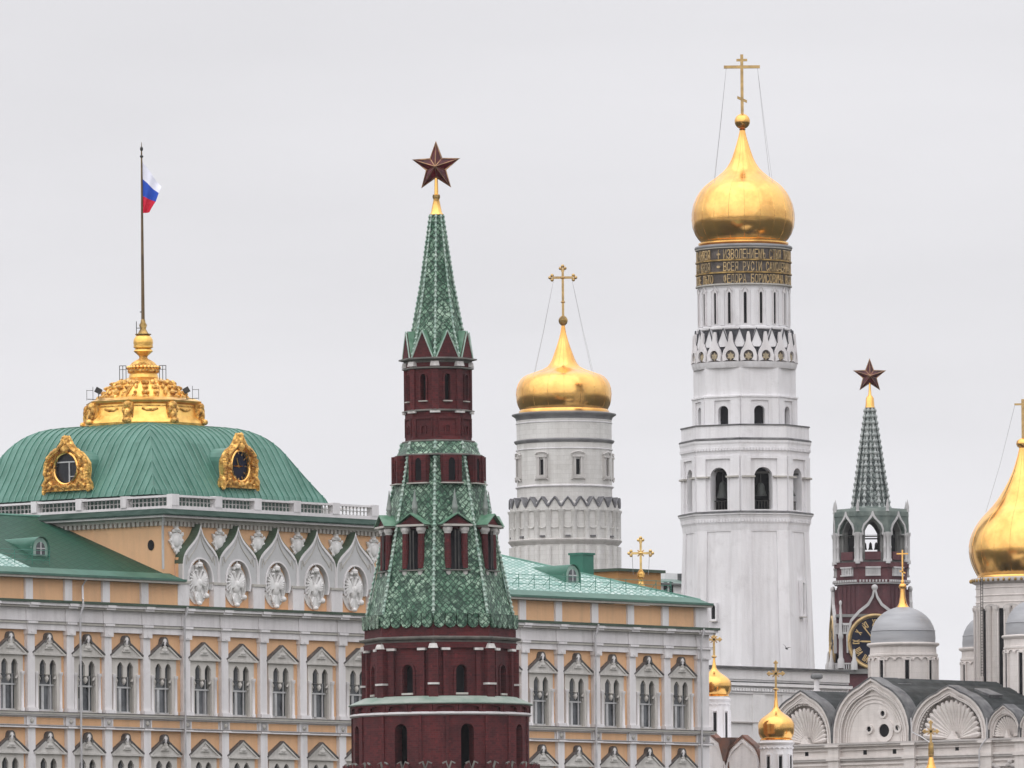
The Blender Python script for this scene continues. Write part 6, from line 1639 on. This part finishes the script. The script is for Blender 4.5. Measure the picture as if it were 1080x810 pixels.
    m.add([(a, 6, z0), (b, 6, z0), (b, 13, z1), (a, 13, z1), (a, DEPTH, z1), (b, DEPTH, z1), (a, 6, z0-3), (b, 6, z0-3), (a, DEPTH, z0-3), (b, DEPTH, z0-3)],
          [(0, 1, 2, 3), (3, 2, 5, 4), (0, 3, 4, 8, 6), (1, 7, 9, 5, 2), (6, 7, 1, 0)])
    pc('main_roof', m, 'slate')
    # roof hatches
    for (px, py, v) in ((945, 720, 3.2), (1041, 731.5, 3.2)):
        t = F.t(px, py, v); z_ = F.h(px, py, v); m = MB(); m.M = TR(t, v, z_) @ Matrix.Rotation(rad(20), 4, 'Y'); m.box(-.95, .95, -.9, 1.2, -.14, .20); h_ = pc('roof_vent', m, 'iron_sheet')
    # small square holes and ressauts
    for px, py in ((851, 795), (877, 793.5), (912.5, 793.5), (943.5, 792.5), (1009.5, 789)):
        t = F.t(px, py); z_ = F.h(px, py); m = MB().box(t-.20, t+.20, -.03, .1, z_-.22, z_+.22); pc('vent_hole', m, 'dark')
    for px in (882, 962, 1043, 1079):
        t = F.t(px, 790); m = MB().box(t-.62, t+.62, -.50, .0, -2, F.h(930, 787)); m.box(t-.78, t+.78, -.78, 0, F.h(930, 786.9), F.h(930, 784.7)); m.box(t-.74, t+.74, -.66, 0, F.h(930, 801), F.h(930, 797)); pc('pilaster', m, 'cathedral')
    for pts in ([(961, 757), (962, 772), (972, 777), (981, 783), (982, 830)], [(1041, 757), (1041.5, 778), (1036, 785), (1033, 792), (1033, 830)]):
        m = MB().tube([(F.t(x, y, -.75), -.8, F.h(x, y, -.75)) for x, y in pts], .07, 6); pc('downpipe', m, 'pipe')
    # carved acanthus fragments low on the right
    rr = random.Random(11); m = MB()
    for i in range(26):
        x = rr.uniform(1035, 1075); y = rr.uniform(801, 815); m.ell((F.t(x, y), -.3, F.h(x, y)), (rr.uniform(.15, .4), .18, rr.uniform(.12, .35)), 6, 5)
    pc('carved_frieze', m, 'stone_dark3')
    # ---- drums and domes as parts of the cathedral
    inv = e.matrix_basis.inverted()
    class Sub:                                    # tower-like frame parented to the cathedral
        def __init__(s, x, y, d):
            s.d = d; s.s = d/FOC; s.gz = F.gz; s.dxp, _ = unroll(x, y)
            s.off = TR(s.dxp*s.s, d, F.gz)
        z = Tower.z; prof = Tower.prof
        def put(s, name, mb, mat, par):
            w = (inv0 @ s.off)
            mb.v = [tuple(w @ Vector(p)) for p in mb.v]
            return part(name, mb, M[mat], par)
    inv0 = (Matrix.Translation(e.location) @ RZ(TH-pi/2)).inverted()
    def silver(x, y, d, f, finial=True, nsl=8, a0=0.0, lowy=34, hi=True):
        S = Sub(x, y, d); s = S.s; Y = lambda q: y+q*f; P = lambda pts: [(S.z(Y(a)), b*f*s) for a, b in pts]
        drum = S.put('drum', MB().lathe(P([(130, 35.6), (13, 35.6)]), 48), 'cathedral', e)
        S.put('drum_cornice', MB().lathe(P([(13, 35.7), (12.4, 36.6), (10.5, 36.6), (10, 35.2), (3.0, 34.8), (2, 36.4), (.8, 38.2), (-.4, 38.4), (-1.4, 37.8), (-1.8, 33)]), 48), 'cathedral', drum)
        n = 24
        for j in range(n):
            mb = MB(); mb.M = RZ(2*pi*j/n+.1); R = 35.6*f*s; w = 2*pi*R/n*.5
            o = [(-w, S.z(Y(12)))]+[(-w*cos(pi*i/6), S.z(Y(16.5))-0*w-abs(sin(pi*i/6))*-w*.8) for i in range(7)]+[(w, S.z(Y(12)))]
            arc = [(-w*cos(pi*i/8), S.z(Y(17.2))+w*.8*sin(pi*i/8)) for i in range(9)]; arc2 = [(-w*.74*cos(pi*i/8), S.z(Y(17.2))+w*.58*sin(pi*i/8)) for i in range(9)]
            mb.band(arc, arc2, -R-.14, -R+.02); S.put('blind_arch', mb, 'cathedral', drum)
        for j in range(nsl):
            a = a0+2*pi*j/nsl; R = 35.6*f*s
            mb = MB(); mb.M = RZ(a); mb.box(-1.9*f*s, 1.9*f*s, -R-.05, -R+.3, S.z(Y(80)), S.z(Y(17.5))); w = S.put('slit_window', mb, 'dark', drum)
            mb = MB(); mb.M = RZ(a)
            for sg in (-1, 1): mb.box(sg*3.3*f*s-.8*f*s, sg*3.3*f*s+.8*f*s, -R-.14, -R+.05, S.z(Y(80)), S.z(Y(17)))
            mb.box(-4.1*f*s, 4.1*f*s, -R-.14, -R+.05, S.z(Y(17)), S.z(Y(15.4)))
            S.put('slit_frame', mb, 'cathedral', drum)
        dome = S.put('silver_dome', MB().lathe(P([(-1.6, 34.0), (-7, 34.3), (-13, 33.8), (-19, 32.2), (-25, 29.2), (-30, 25.0), (-34, 20.0), (-37, 14.4), (-39, 8.6), (-39.6, 6.4)]), 56), 'silver', e)
        mb = MB().lathe(P([(-14, 34.0), (-14.3, 34.3), (-14.8, 33.8)]), 56); S.put('sheet_joint', mb, 'silver', dome)
        if finial:
            S.put('gilt_finial', MB().lathe(P([(-39.2, 7.2), (-41, 5.6), (-44, 4.1), (-50, 3.0), (-56, 2.5), (-58.6, 2.4), (-59.4, 3.6), (-61.6, 4.2), (-63.8, 3.4), (-64.8, 1.7), (-67, 1.9), (-68.4, 1.0)]), 20), 'gold', dome)
            mb = MB(); zz = S.z; r = .75*s; mb.box(-r, r, -r, r, zz(Y(-68)), zz(Y(-100))); zb_ = zz(Y(-96)); mb.box(-6*s, 6*s, -r*.8, r*.8, zb_-r, zb_+r); q = zz(Y(-77))
            mb.add([(-3*s, -r, q+1.6*s), (3*s, -r, q-.6*s), (3*s, -r, q-2*s), (-3*s, -r, q+.2*s), (-3*s, r, q+1.6*s), (3*s, r, q-.6*s), (3*s, r, q-2*s), (-3*s, r, q+.2*s)], [(0,1,2,3)[::-1], (4,5,6,7), (0,1,5,4), (1,2,6,5), (2,3,7,6), (3,0,4,7)])
            S.put('cross', mb, 'gold', dome)
        return S
    silver(952.5, 680, 903, 1.0, True, 8, rad(4))
    silver(1048, 684.5, 925, .965, True, 8, rad(-20))
    silver(1095.5, 671.5, 886, 1.02, True, 10, rad(-34))
    # big gold dome
    S = Sub(1080.5, 615, 905); s = S.s; P = S.prof
    drum = S.put('drum', MB().lathe(P([(760, 51), (640, 51), (616, 51.2)]), 64), 'cathedral', e)
    S.put('drum_cornice', MB().lathe(P([(617, 51.4), (616, 53.5), (614.6, 56.2), (611.6, 56.8), (610.4, 56), (609.6, 49)]), 64), 'stone_dark3', drum)
    mb = MB()
    for j in range(56): a = 2*pi*j/56; mb.ell((57*s*sin(a), -57*s*cos(a), S.z(613)), (.15, .15, .17), 5, 4)
    S.put('gilt_beads', mb, 'gold_dull', drum)
    for j in range(14):
        a = rad(-57)+2*pi*j/14*1.0; R = 51*s
        mb = MB(); mb.M = RZ(a+pi/14); 
        for sg in (-1, 1):
            m2 = MB(); m2.M = RZ(a+pi/14) @ TR(sg*4.4*s, -R, 0); m2.lathe(P([(760, 3.0), (646, 3.0), (644.5, 3.8), (642.6, 4.2), (641, 4.4)]), 10); S.put('half_column', m2, 'cathedral', drum)
        w = 8.6*s; z_ = S.z; arc = [(-w*cos(pi*i/8), z_(642)+w*.42*sin(pi*i/8)) for i in range(9)]; arc2 = [(-w*.72*cos(pi*i/8), z_(643)+w*.25*sin(pi*i/8)) for i in range(9)]
        mb.band([(-w, z_(645))]+arc+[(w, z_(645))], [(-w*.72, z_(645))]+arc2+[(w*.72, z_(645))], -R-.28, -R); S.put('scallop', mb, 'stone_dark3', drum)
        mb = MB(); mb.M = RZ(a+pi/7*0); R2 = R
        mb = MB(); mb.M = RZ(a+0.0); mb.box(-2.6*s, 2.6*s, -R-.06, -R+.3, z_(760), z_(643)); ww = S.put('slit_window', mb, 'dark', drum)
        mb = MB(); mb.M = RZ(a); 
        for sg in (-1, 1): mb.box(sg*4*s-.8*s, sg*4*s+.8*s, -R-.18, -R+.05, z_(760), z_(641))
        S.put('slit_frame', mb, 'cathedral', ww)
    for y in (621, 629, 636):
        S.put('ring_moulding', MB().lathe(P([(y+.7, 51.2), (y+.3, 51.9), (y-.4, 51.9), (y-.8, 51.2)]), 64), 'cathedral', drum)
    dp = [(611, 49.8), (609.4, 50.2), (607.6, 49.4), (606, 50.4), (600, 53.4), (594, 55.8), (588, 57.4), (582, 58.2), (576, 58.2), (569, 57.0), (562, 54.6), (556, 51.6), (550, 47.6), (545, 43.6), (540, 38.8), (534, 33.2), (527, 27.6), (518, 21.8), (508, 16.2), (498, 11.6), (489, 8.4), (480, 5.8), (474, 4.4), (472, 4.2)]
    dome = S.put('onion_dome', MB().lathe(P(dp), 72), 'gold', e)
    mb = MB()
    for q in range(20): a = 2*pi*q/20; mb.tube([(r*sin(a), -r*cos(a), zz) for zz, r in P(dp[3:])], .02, 4)
    S.put('sheet_seams', mb, 'gold', dome)
    S.put('orb', MB().lathe(P([(472.4, 4.2), (471, 6.4), (468, 7.6), (465, 6.8), (462.6, 3.6), (462, 2.2)]), 24), 'gold', dome)
    mb = MB(); r = 1.7*s; mb.box(-r, r, -r*.6, r*.6, S.z(463), S.z(421)); mb.box(-9*s, 9*s, -r*.5, r*.5, S.z(427.4), S.z(425.4)); S.put('cross', mb, 'gold_dull2', dome)
    for sg in (-1, 1):
        mb = MB().tube([(sg*8.5*s, 0, S.z(427)), (sg*25*s, -.6, S.z(490)), (sg*41*s, -1.5, S.z(541))], .22*s, 4); S.put('guy_wire', mb, 'wire', dome)
    # ladder down the drum
    mb = MB(); az = rad(-54); R = 52.3*s
    for o in (-.030, .030): mb.tube([((R+.5)*sin(az+o), -(R+.5)*cos(az+o), S.z(610)), ((R+.55)*sin(az+o), -(R+.55)*cos(az+o), S.z(714))], .035, 4)
    for i in range(34): y = 612+3*i; mb.tube([((R+.5)*sin(az-.03), -(R+.5)*cos(az-.03), S.z(y)), ((R+.5)*sin(az+.03), -(R+.5)*cos(az+.03), S.z(y))], .022, 4)
    S.put('ladder', mb, 'iron', drum)
M['stone_dark3'] = plaster('soiled_limestone', (.50, .47, .45), (.28, .26, .25), .7)
build_cathedral()

def small_cupola(F_inv, par, x, y_base, d, w, y_wide, y_top, y_ball, y_cr_top, bar, slits, low=900, drum_w=None, tref=True):
    class S_: pass
    S = S_(); S.d = d; S.s = d/FOC; S.gz = 22.0; S.dxp, _ = unroll(x, y_base); s = S.s
    z = lambda q: Tower.z(S, q); off = F_inv @ TR(S.dxp*s, d, 22.0)
    def put(name, mb, mat, pp): mb.v = [tuple(off @ Vector(p)) for p in mb.v]; return part(name, mb, M[mat], pp)
    dw = drum_w or w*.93; P = lambda pts: [(z(a), b*s) for a, b in pts]
    drum = put('drum', MB().lathe(P([(low, dw*.95), (y_base+5, dw*.95), (y_base+4, dw*1.04), (y_base+2.4, dw*1.08), (y_base+1.6, dw*.95), (y_base, dw*.95)]), 40), 'white', par)
    for j in range(20):
        mb = MB(); mb.M = RZ(2*pi*j/20); R = dw*.95*s; ww = 2*pi*R/20*.46
        arc = [(-ww*cos(pi*i/6), z(y_base+9)+ww*.7*sin(pi*i/6)) for i in range(7)]; arc2 = [(-ww*.7*cos(pi*i/6), z(y_base+9)+ww*.45*sin(pi*i/6)) for i in range(7)]
        mb.band(arc, arc2, -R-.1, -R+.02); put('blind_arch', mb, 'white', drum)
    for a in slits:
        mb = MB(); mb.M = RZ(rad(a)); R = dw*.95*s; mb.box(-1.5*s, 1.5*s, -R-.05, -R+.2, z(y_base+45), z(y_base+17)); q = put('slit_window', mb, 'dark', drum)
        mb = MB(); mb.M = RZ(rad(a)); 
        for sg in (-1, 1): mb.box(sg*2.6*s-.6*s, sg*2.6*s+.6*s, -R-.12, -R+.05, z(y_base+46), z(y_base+15.6))
        mb.box(-3.2*s, 3.2*s, -R-.12, -R+.05, z(y_base+15.6), z(y_base+14.4)); put('slit_frame', mb, 'white', q)
    H = y_base-y_wide; U = y_wide-y_top
    dp = [(y_base+1, w*.86), (y_base-.8, w*.88), (y_base-2, w*.82), (y_base-3.2, w*.88), (y_base-H*.45, w*.965), (y_wide, w), (y_wide-U*.16, w*.965), (y_wide-U*.33, w*.85), (y_wide-U*.48, w*.68), (y_wide-U*.62, w*.47), (y_wide-U*.75, w*.30), (y_wide-U*.88, w*.19), (y_top, w*.13), (y_top-(y_top-y_ball)*.6, w*.075), (y_ball+1.5, w*.06)]
    dome = put('onion_dome', MB().lathe(P(dp), 48), 'gold', par)
    put('orb', MB().lathe(P([(y_ball+1.6, w*.06), (y_ball+1, w*.13), (y_ball, w*.16), (y_ball-1.1, w*.12), (y_ball-1.5, w*.05)]), 16), 'gold_dull2', dome)
    mb = MB(); r = 1.15*s; zb_ = z(bar[0]); zt = z(y_cr_top); mb.box(-r, r, -r*.6, r*.6, z(y_ball-1), zt); mb.box(-bar[1]*s, bar[1]*s, -r*.6, r*.6, zb_-r, zb_+r)
    if tref:
        for (xx, zz) in ((-bar[1]*s, zb_), (bar[1]*s, zb_), (0, zt)):
            for dx, dz in ((0, 1), (1, 0), (-1, 0), (0, -1)): mb.ell((xx+dx*r*1.1, 0, zz+dz*r*1.1), (r*1.1, r*.6, r*1.1), 7, 5)
        for sx in (-1, 1):
            for sz in (-1, 1): mb.tube([(sx*r, 0, zb_+sz*r), (sx*r*3.0, 0, zb_+sz*r*3.0)], r*.45, 4)
    put('cross', mb, 'gold_dull2', dome)
def build_church():
    F = Frame('church', 'white church with small gold cupolas and rusty edged gables beside the palace corner', 'church', 745, 800, 838, TH-pi/2)
    e = F.e; inv = (Matrix.Translation(e.location) @ RZ(TH-pi/2)).inverted()
    zt = F.h(770, 812)
    part('wall', MB().box(-6, F.t(806, 812), 0, 6, -2, zt), M['white'], e); part('nave', MB().box(-6, F.t(1040, 812), .5, 22, -2, F.h(1000, 840)), M['white'], e)
    for (x, hwpx, ypk, yb) in ((748, 21, 772, 805), (785, 18.5, 777, 808)):
        t = F.t(x, 790); hw = hwpx*.0838/cos(TH-pi/2); z0 = zt-.5; z1 = F.h(x, ypk)
        o = [(-hw, z0)]+keel(hw, z0+.4, z1, 16, .12)+[(hw, z0)]
        m = MB(); m.M = TR(t, 0, 0); m.prism(o[::-1], -.2, .45); g = part('gable', m, M['white'], e)
        m = MB(); m.M = TR(t, 0, 0); m.band([(a*1.06, z0+(b-z0)*1.05) for a, b in o], [(a*.975, z0+(b-z0)*.98) for a, b in o], -.30, .5); part('gable_roof', m, M['rust'], g)
        m = MB(); m.M = TR(t, 0, 0); m.band([(a*.9, z0+(b-z0)*.9) for a, b in o], [(a*.84, z0+(b-z0)*.85) for a, b in o], -.32, -.2); part('archivolt', m, M['white'], g)
    t = F.t(767.5, 795); m = MB(); m.prism([(t-.75, F.h(767, 778)), (t-.1, F.h(767, 803)), (t+.1, F.h(767, 803)), (t+.75, F.h(767, 778))][::-1], -.55, 1.5); part('valley_hopper', m, M['rust'], e)
    small_cupola(inv, e, 753.5, 735, 846, 18.0, 721.5, 704, 692.5, 671.5, (674.5, 6), (45, 0, -45, 90))
    small_cupola(inv, e, 818.8, 781, 832, 19.4, 765, 745.5, 727.0, 699, (710.5, 7.2), (-30, 12, 54))
    small_cupola(inv, e, 982.5, 862, 826, 20, 846, 800, 796, 762, (771.5, 6.5), (-20, 20))
    dx, _ = unroll(982.5, 862); S9 = .0826; q = inv @ TR(dx*S9, 826, 0)
    def zq(y): return CAMZ-unroll(982, y)[1]*S9
    m = MB(); m.M = q; m.lathe([(zq(798.5), 2.2*S9), (zq(797), 3.1*S9), (zq(784), 2.7*S9), (zq(782.5), 1.2*S9)], 12); part('tarnished_collar', m, M['gold_dull'], e)
    # tall gilt neck of the right cupola
    off_d = 826; s = off_d/FOC
build_church()

def build_annex():
    F = Frame('annex', 'long low white building with a dark roof edge in front of the bell tower foot', 'building', 895, 712, 915, TH)
    e = F.e; t0 = F.t(735, 705)-2; zt = F.h(830, 706.5)
    # wall (front plane v=0, runs towards the left/near)
    part('wall', MB().box(t0, 0, 0, 9, -2, zt), M['annex'], e)
    def run(name, y0, ya, yb, mat, t1=0): part(name, MB().box(t0, t1, y0, .02, F.h(830, yb), F.h(830, ya)), M[mat], e)
    part('roof_edge', MB().box(t0-.2, .35, -.55, 9.3, zt, zt+.16), M['iron_sheet'], e)
    run('parapet_band', -.12, 708.5, 718, 'annex')
    run('ledge', -.40, 720.3, 721.2, 'iron_sheet'); run('cornice', -.5, 721.7, 724.8, 'annex')
    m = MB()
    n = 60
    for i in range(n): t = t0+(0-t0)*(i+.5)/n; m.box(t-.16, t+.16, -.34, 0, F.h(830, 730.5), F.h(830, 727))
    part('dentils', m, M['annex'], e)
    run('moulding', -.2, 731.4, 733, 'annex'); run('string_course', -.25, 762.6, 764, 'stone_dark3')
    for x in (799, 830, 870):
        t = F.t(x, 750); part('pilaster', MB().box(t-.9, t+.9, -.2, 0, -2, F.h(830, 733.5)), M['annex'], e)
    # mushroom vent on the church roof side
    v = empty('roof_vent', (0, 0, 0), 0, 'small grey mushroom roof vent in front of the long low white building', 'vent')
    dx, dy = unroll(861.5, 735); d = 893; v.location = (dx/FOC*d, d, CAMZ-dy/FOC*d+.1)
    s = d/FOC; m = MB(); m.lathe([(0, 5.0*s), (4*s, 4.2*s), (7*s, 2.9*s), (17*s, 2.7*s), (18*s, 4.6*s)], 16); part('shaft', m, M['stone'], v)
    m = MB(); m.lathe([(18*s, 5.0*s), (18.8*s, 6.4*s), (21.5*s, 6.4*s), (23.2*s, 4.6*s), (23.6*s, .2)], 16); part('cap', m, M['iron_sheet'], v)
M['annex'] = plaster('weathered_pale_wall', (.85, .84, .84), (.56, .54, .53), .5)
build_annex()

def build_small():
    # gilded cross standing behind the roof hip on its own slim turret
    T = Tower('gilded_cross', 'ornate gilded cross on a small gilt base rising behind the palace roof edge', 'cross', 676, 612, 822)
    s = T.s; P = T.prof
    onion_cross(T, 601, 569.5, (583.5, 10.2), 1.2, M['gold_cross'], slant=False, small=False, tref=True)
    m = MB(); m.M = TR(0, 0, T.z(583.5))
    for q in range(4): a = pi/4+q*pi/2; m.tube([(0, 0, 0), (4.6*s*cos(a), 0, 4.6*s*sin(a))], .05, 4)
    part('rays', m, M['gold_cross'], T.e)
    m = MB().lathe(P([(624, 4.2), (619, 4.0), (615, 3.3), (611, 2.2), (609.4, 2.6), (608.6, 3.9), (606, 4.2), (603.6, 3.5), (602, 2.3), (600.6, 1.5)]), 20); part('gilt_base', m, M['gold_orn'], T.e)
    m = MB().lathe(P([(860, 9), (640, 9), (632, 8), (624, 4.4)]), 20); part('turret', m, M['white'], T.e)
    wires(T, 585, 9, 606, 8, None, 2, .25)
    # distant pale building with green roof
    F = Frame('white_house', 'pale house with green hipped roof and dark chimney, behind the palace end', 'building', 698, 620, 1000, TH)
    e = F.e; t1 = F.t(724, 615); za = F.h(710, 615.5)
    part('wall', MB().box(-3, t1+6, 0, 9, -2, za), M['annex'], e)
    m = MB(); zr = F.h(710, 608)
    m.add([(-3.4, -.4, za), (t1+6.4, -.4, za), (t1+6.4, 9.4, za), (-3.4, 9.4, za), (0, 4, zr), (t1+4, 4, zr)], [(0, 1, 5, 4), (1, 2, 5), (2, 3, 4, 5), (3, 0, 4), (0, 3, 2, 1)]); part('roof', m, M['green_dark2'], e)
    part('eave', MB().box(-3.5, t1+6.5, -.5, 9.5, za-.2, za-.01), M['iron_sheet'], e)
    m = MB(); a = F.t(701, 607, 6); b = F.t(716, 607, 6); m.box(a, b+6, 6, 6.8, za, F.h(708, 604.5, 6)); part('parapet', m, M['white'], e)
    t = F.t(719.6, 612, 3); part('chimney', MB().box(t-.32, t+.32, 2.4, 3.4, za, F.h(719, 605, 3)), M['iron_sheet'], e)
    for (x, y0, y1) in ((701.5, 614, 630), (707.5, 614, 630)):
        t = F.t(x, 620); m = MB().box(t-.25, t+.25, -.12, 0, F.h(x, y1), F.h(x, y0)); w = part('window', m, M['dark'], e)
        m = MB().box(t-.33, t+.33, -.2, 0, F.h(x, y1+.8), F.h(x, y1)); part('sill', m, M['stone_dark'], w)
    # a bird crossing in front of the bell tower
    dx, dy = unroll(829.5, 684); d = 800; s = d/FOC
    e = empty('bird', (dx*s, d, CAMZ-dy*s), 0, 'small dark bird flying in front of the bell tower foot', 'bird')
    m = MB()
    # body with beak, tail and two raised wings as one mesh
    L = .42
    e.scale = (.6, .6, .6)
    m.lathe([(-L, .01), (-L*.75, .05), (-L*.35, .11), (0, .13), (L*.4, .10), (L*.62, .07), (L*.8, .08), (L*.95, .05), (L*1.15, .008)], 10)
    m.v = [(q, y, x_) for x_, y, q in m.v]
    for sg in (-1, 1):
        m.add([(.14, 0, .05), (-.16, 0, .05), (-.22, sg*.3, .22), (.02, sg*.32, .24), (-.30, sg*.62, .34), (-.14, sg*.64, .36), (-.36, sg*.86, .30)], [(0, 1, 2, 3), (3, 2, 4, 5), (5, 4, 6)])
        m.add([(.14, 0, .08), (-.16, 0, .07), (-.22, sg*.3, .24), (.02, sg*.32, .27), (-.30, sg*.62, .35), (-.14, sg*.64, .38), (-.36, sg*.86, .30)], [(0, 1, 2, 3), (3, 2, 4, 5), (5, 4, 6)])
    m.add([(-L*.8, -.03, 0), (-L*.8, .03, 0), (-L*1.35, .10, .02), (-L*1.35, -.10, .02)], [(0, 1, 2, 3)])
    m.v = [tuple(Matrix.Rotation(rad(25), 4, 'Y') @ Matrix.Rotation(rad(60), 4, 'Z') @ Vector(p)) for p in m.v]
    part('body', m, M['birdm'], e)
M['gold_cross'] = simple('gilded_cross_metal', (.80, .56, .22), (.55, .38, .16), .35, .75, (2, 2, 2), bmp=0)
M['green_dark2'] = simple('faded_green_roof', (.06, .11, .09), (.12, .18, .15), .5, 0, (1, 1, 1), bmp=0)
M['birdm'] = simple('grey_feathers', (.06, .06, .065), (.14, .14, .15), .8, 0, (6, 6, 6), bmp=0)
build_small()
# ------------------------------------------------------------------ ground, river, hill
def build_ground():
    t = NT('city_ground'); f = t.noise(t.pos((.012, .012, .012)), 1, 6, .7, .35, .65); g = t.noise(t.pos((.1, .1, .1)), 1, 4, .6, .3, .7)
    t.fin(t.mix(t.math('MULTIPLY', g, .5), t.mix(f, (.016, .022, .010), (.065, .06, .052)), (.02, .022, .018)), .9)
    mb = MB().add([(-9000, -9000, 0), (9000, -9000, 0), (9000, 12000, 0), (-9000, 12000, 0)], [(0, 1, 2, 3)])
    props(part('ground', mb, t.m), kind='structure')
    w = simple('river_water', (.02, .03, .03), (.03, .04, .04), .08, 0, (.1, .1, .1), bmp=.2, bd=.1)
    mb = MB().box(-3000, 3000, 60, 520, .02, .06); props(part('river', mb, w), kind='structure')
    t = NT('hill_ground'); f = t.noise(t.pos((.03, .03, .03)), 1, 6, .7, .35, .65)
    t.fin(t.mix(f, (.02, .03, .010), (.06, .055, .05)), .9)
    nx, ny = 60, 40; vs = []; fs = []
    for j in range(ny+1):
        for i in range(nx+1):
            x = -500+1000*i/nx; y = 560+900*j/ny
            e = min(1, max(0, min((x+500)/120, (500-x)/120, (y-640)/70, (1460-y)/120)))
            e = e*e*(3-2*e); vs.append((x, y, .1+21.9*e+.25*sin(x*.05)*cos(y*.04)*e))
    for j in range(ny):
        for i in range(nx): a = j*(nx+1)+i; fs.append((a, a+1, a+nx+2, a+nx+1))
    mb = MB().add(vs, fs, True); props(part('hill', mb, t.m), kind='structure')
build_ground()
# ------------------------------------------------------------------ thin air
def build_haze():
    m = bpy.data.materials.new('haze_air'); m.use_nodes = True; t = m.node_tree; t.nodes.clear()
    o = t.nodes.new('ShaderNodeOutputMaterial'); v = t.nodes.new('ShaderNodeVolumePrincipled')
    v.inputs['Color'].default_value = (.93, .94, .97, 1); v.inputs['Density'].default_value = HAZE; v.inputs['Anisotropy'].default_value = .2
    t.links.new(v.outputs[0], o.inputs['Volume'])
    props(part('haze', MB().box(-9100, 9100, -9100, 12100, -1.0, 125.0), m), kind='stuff')
HAZE = .00003
build_haze()
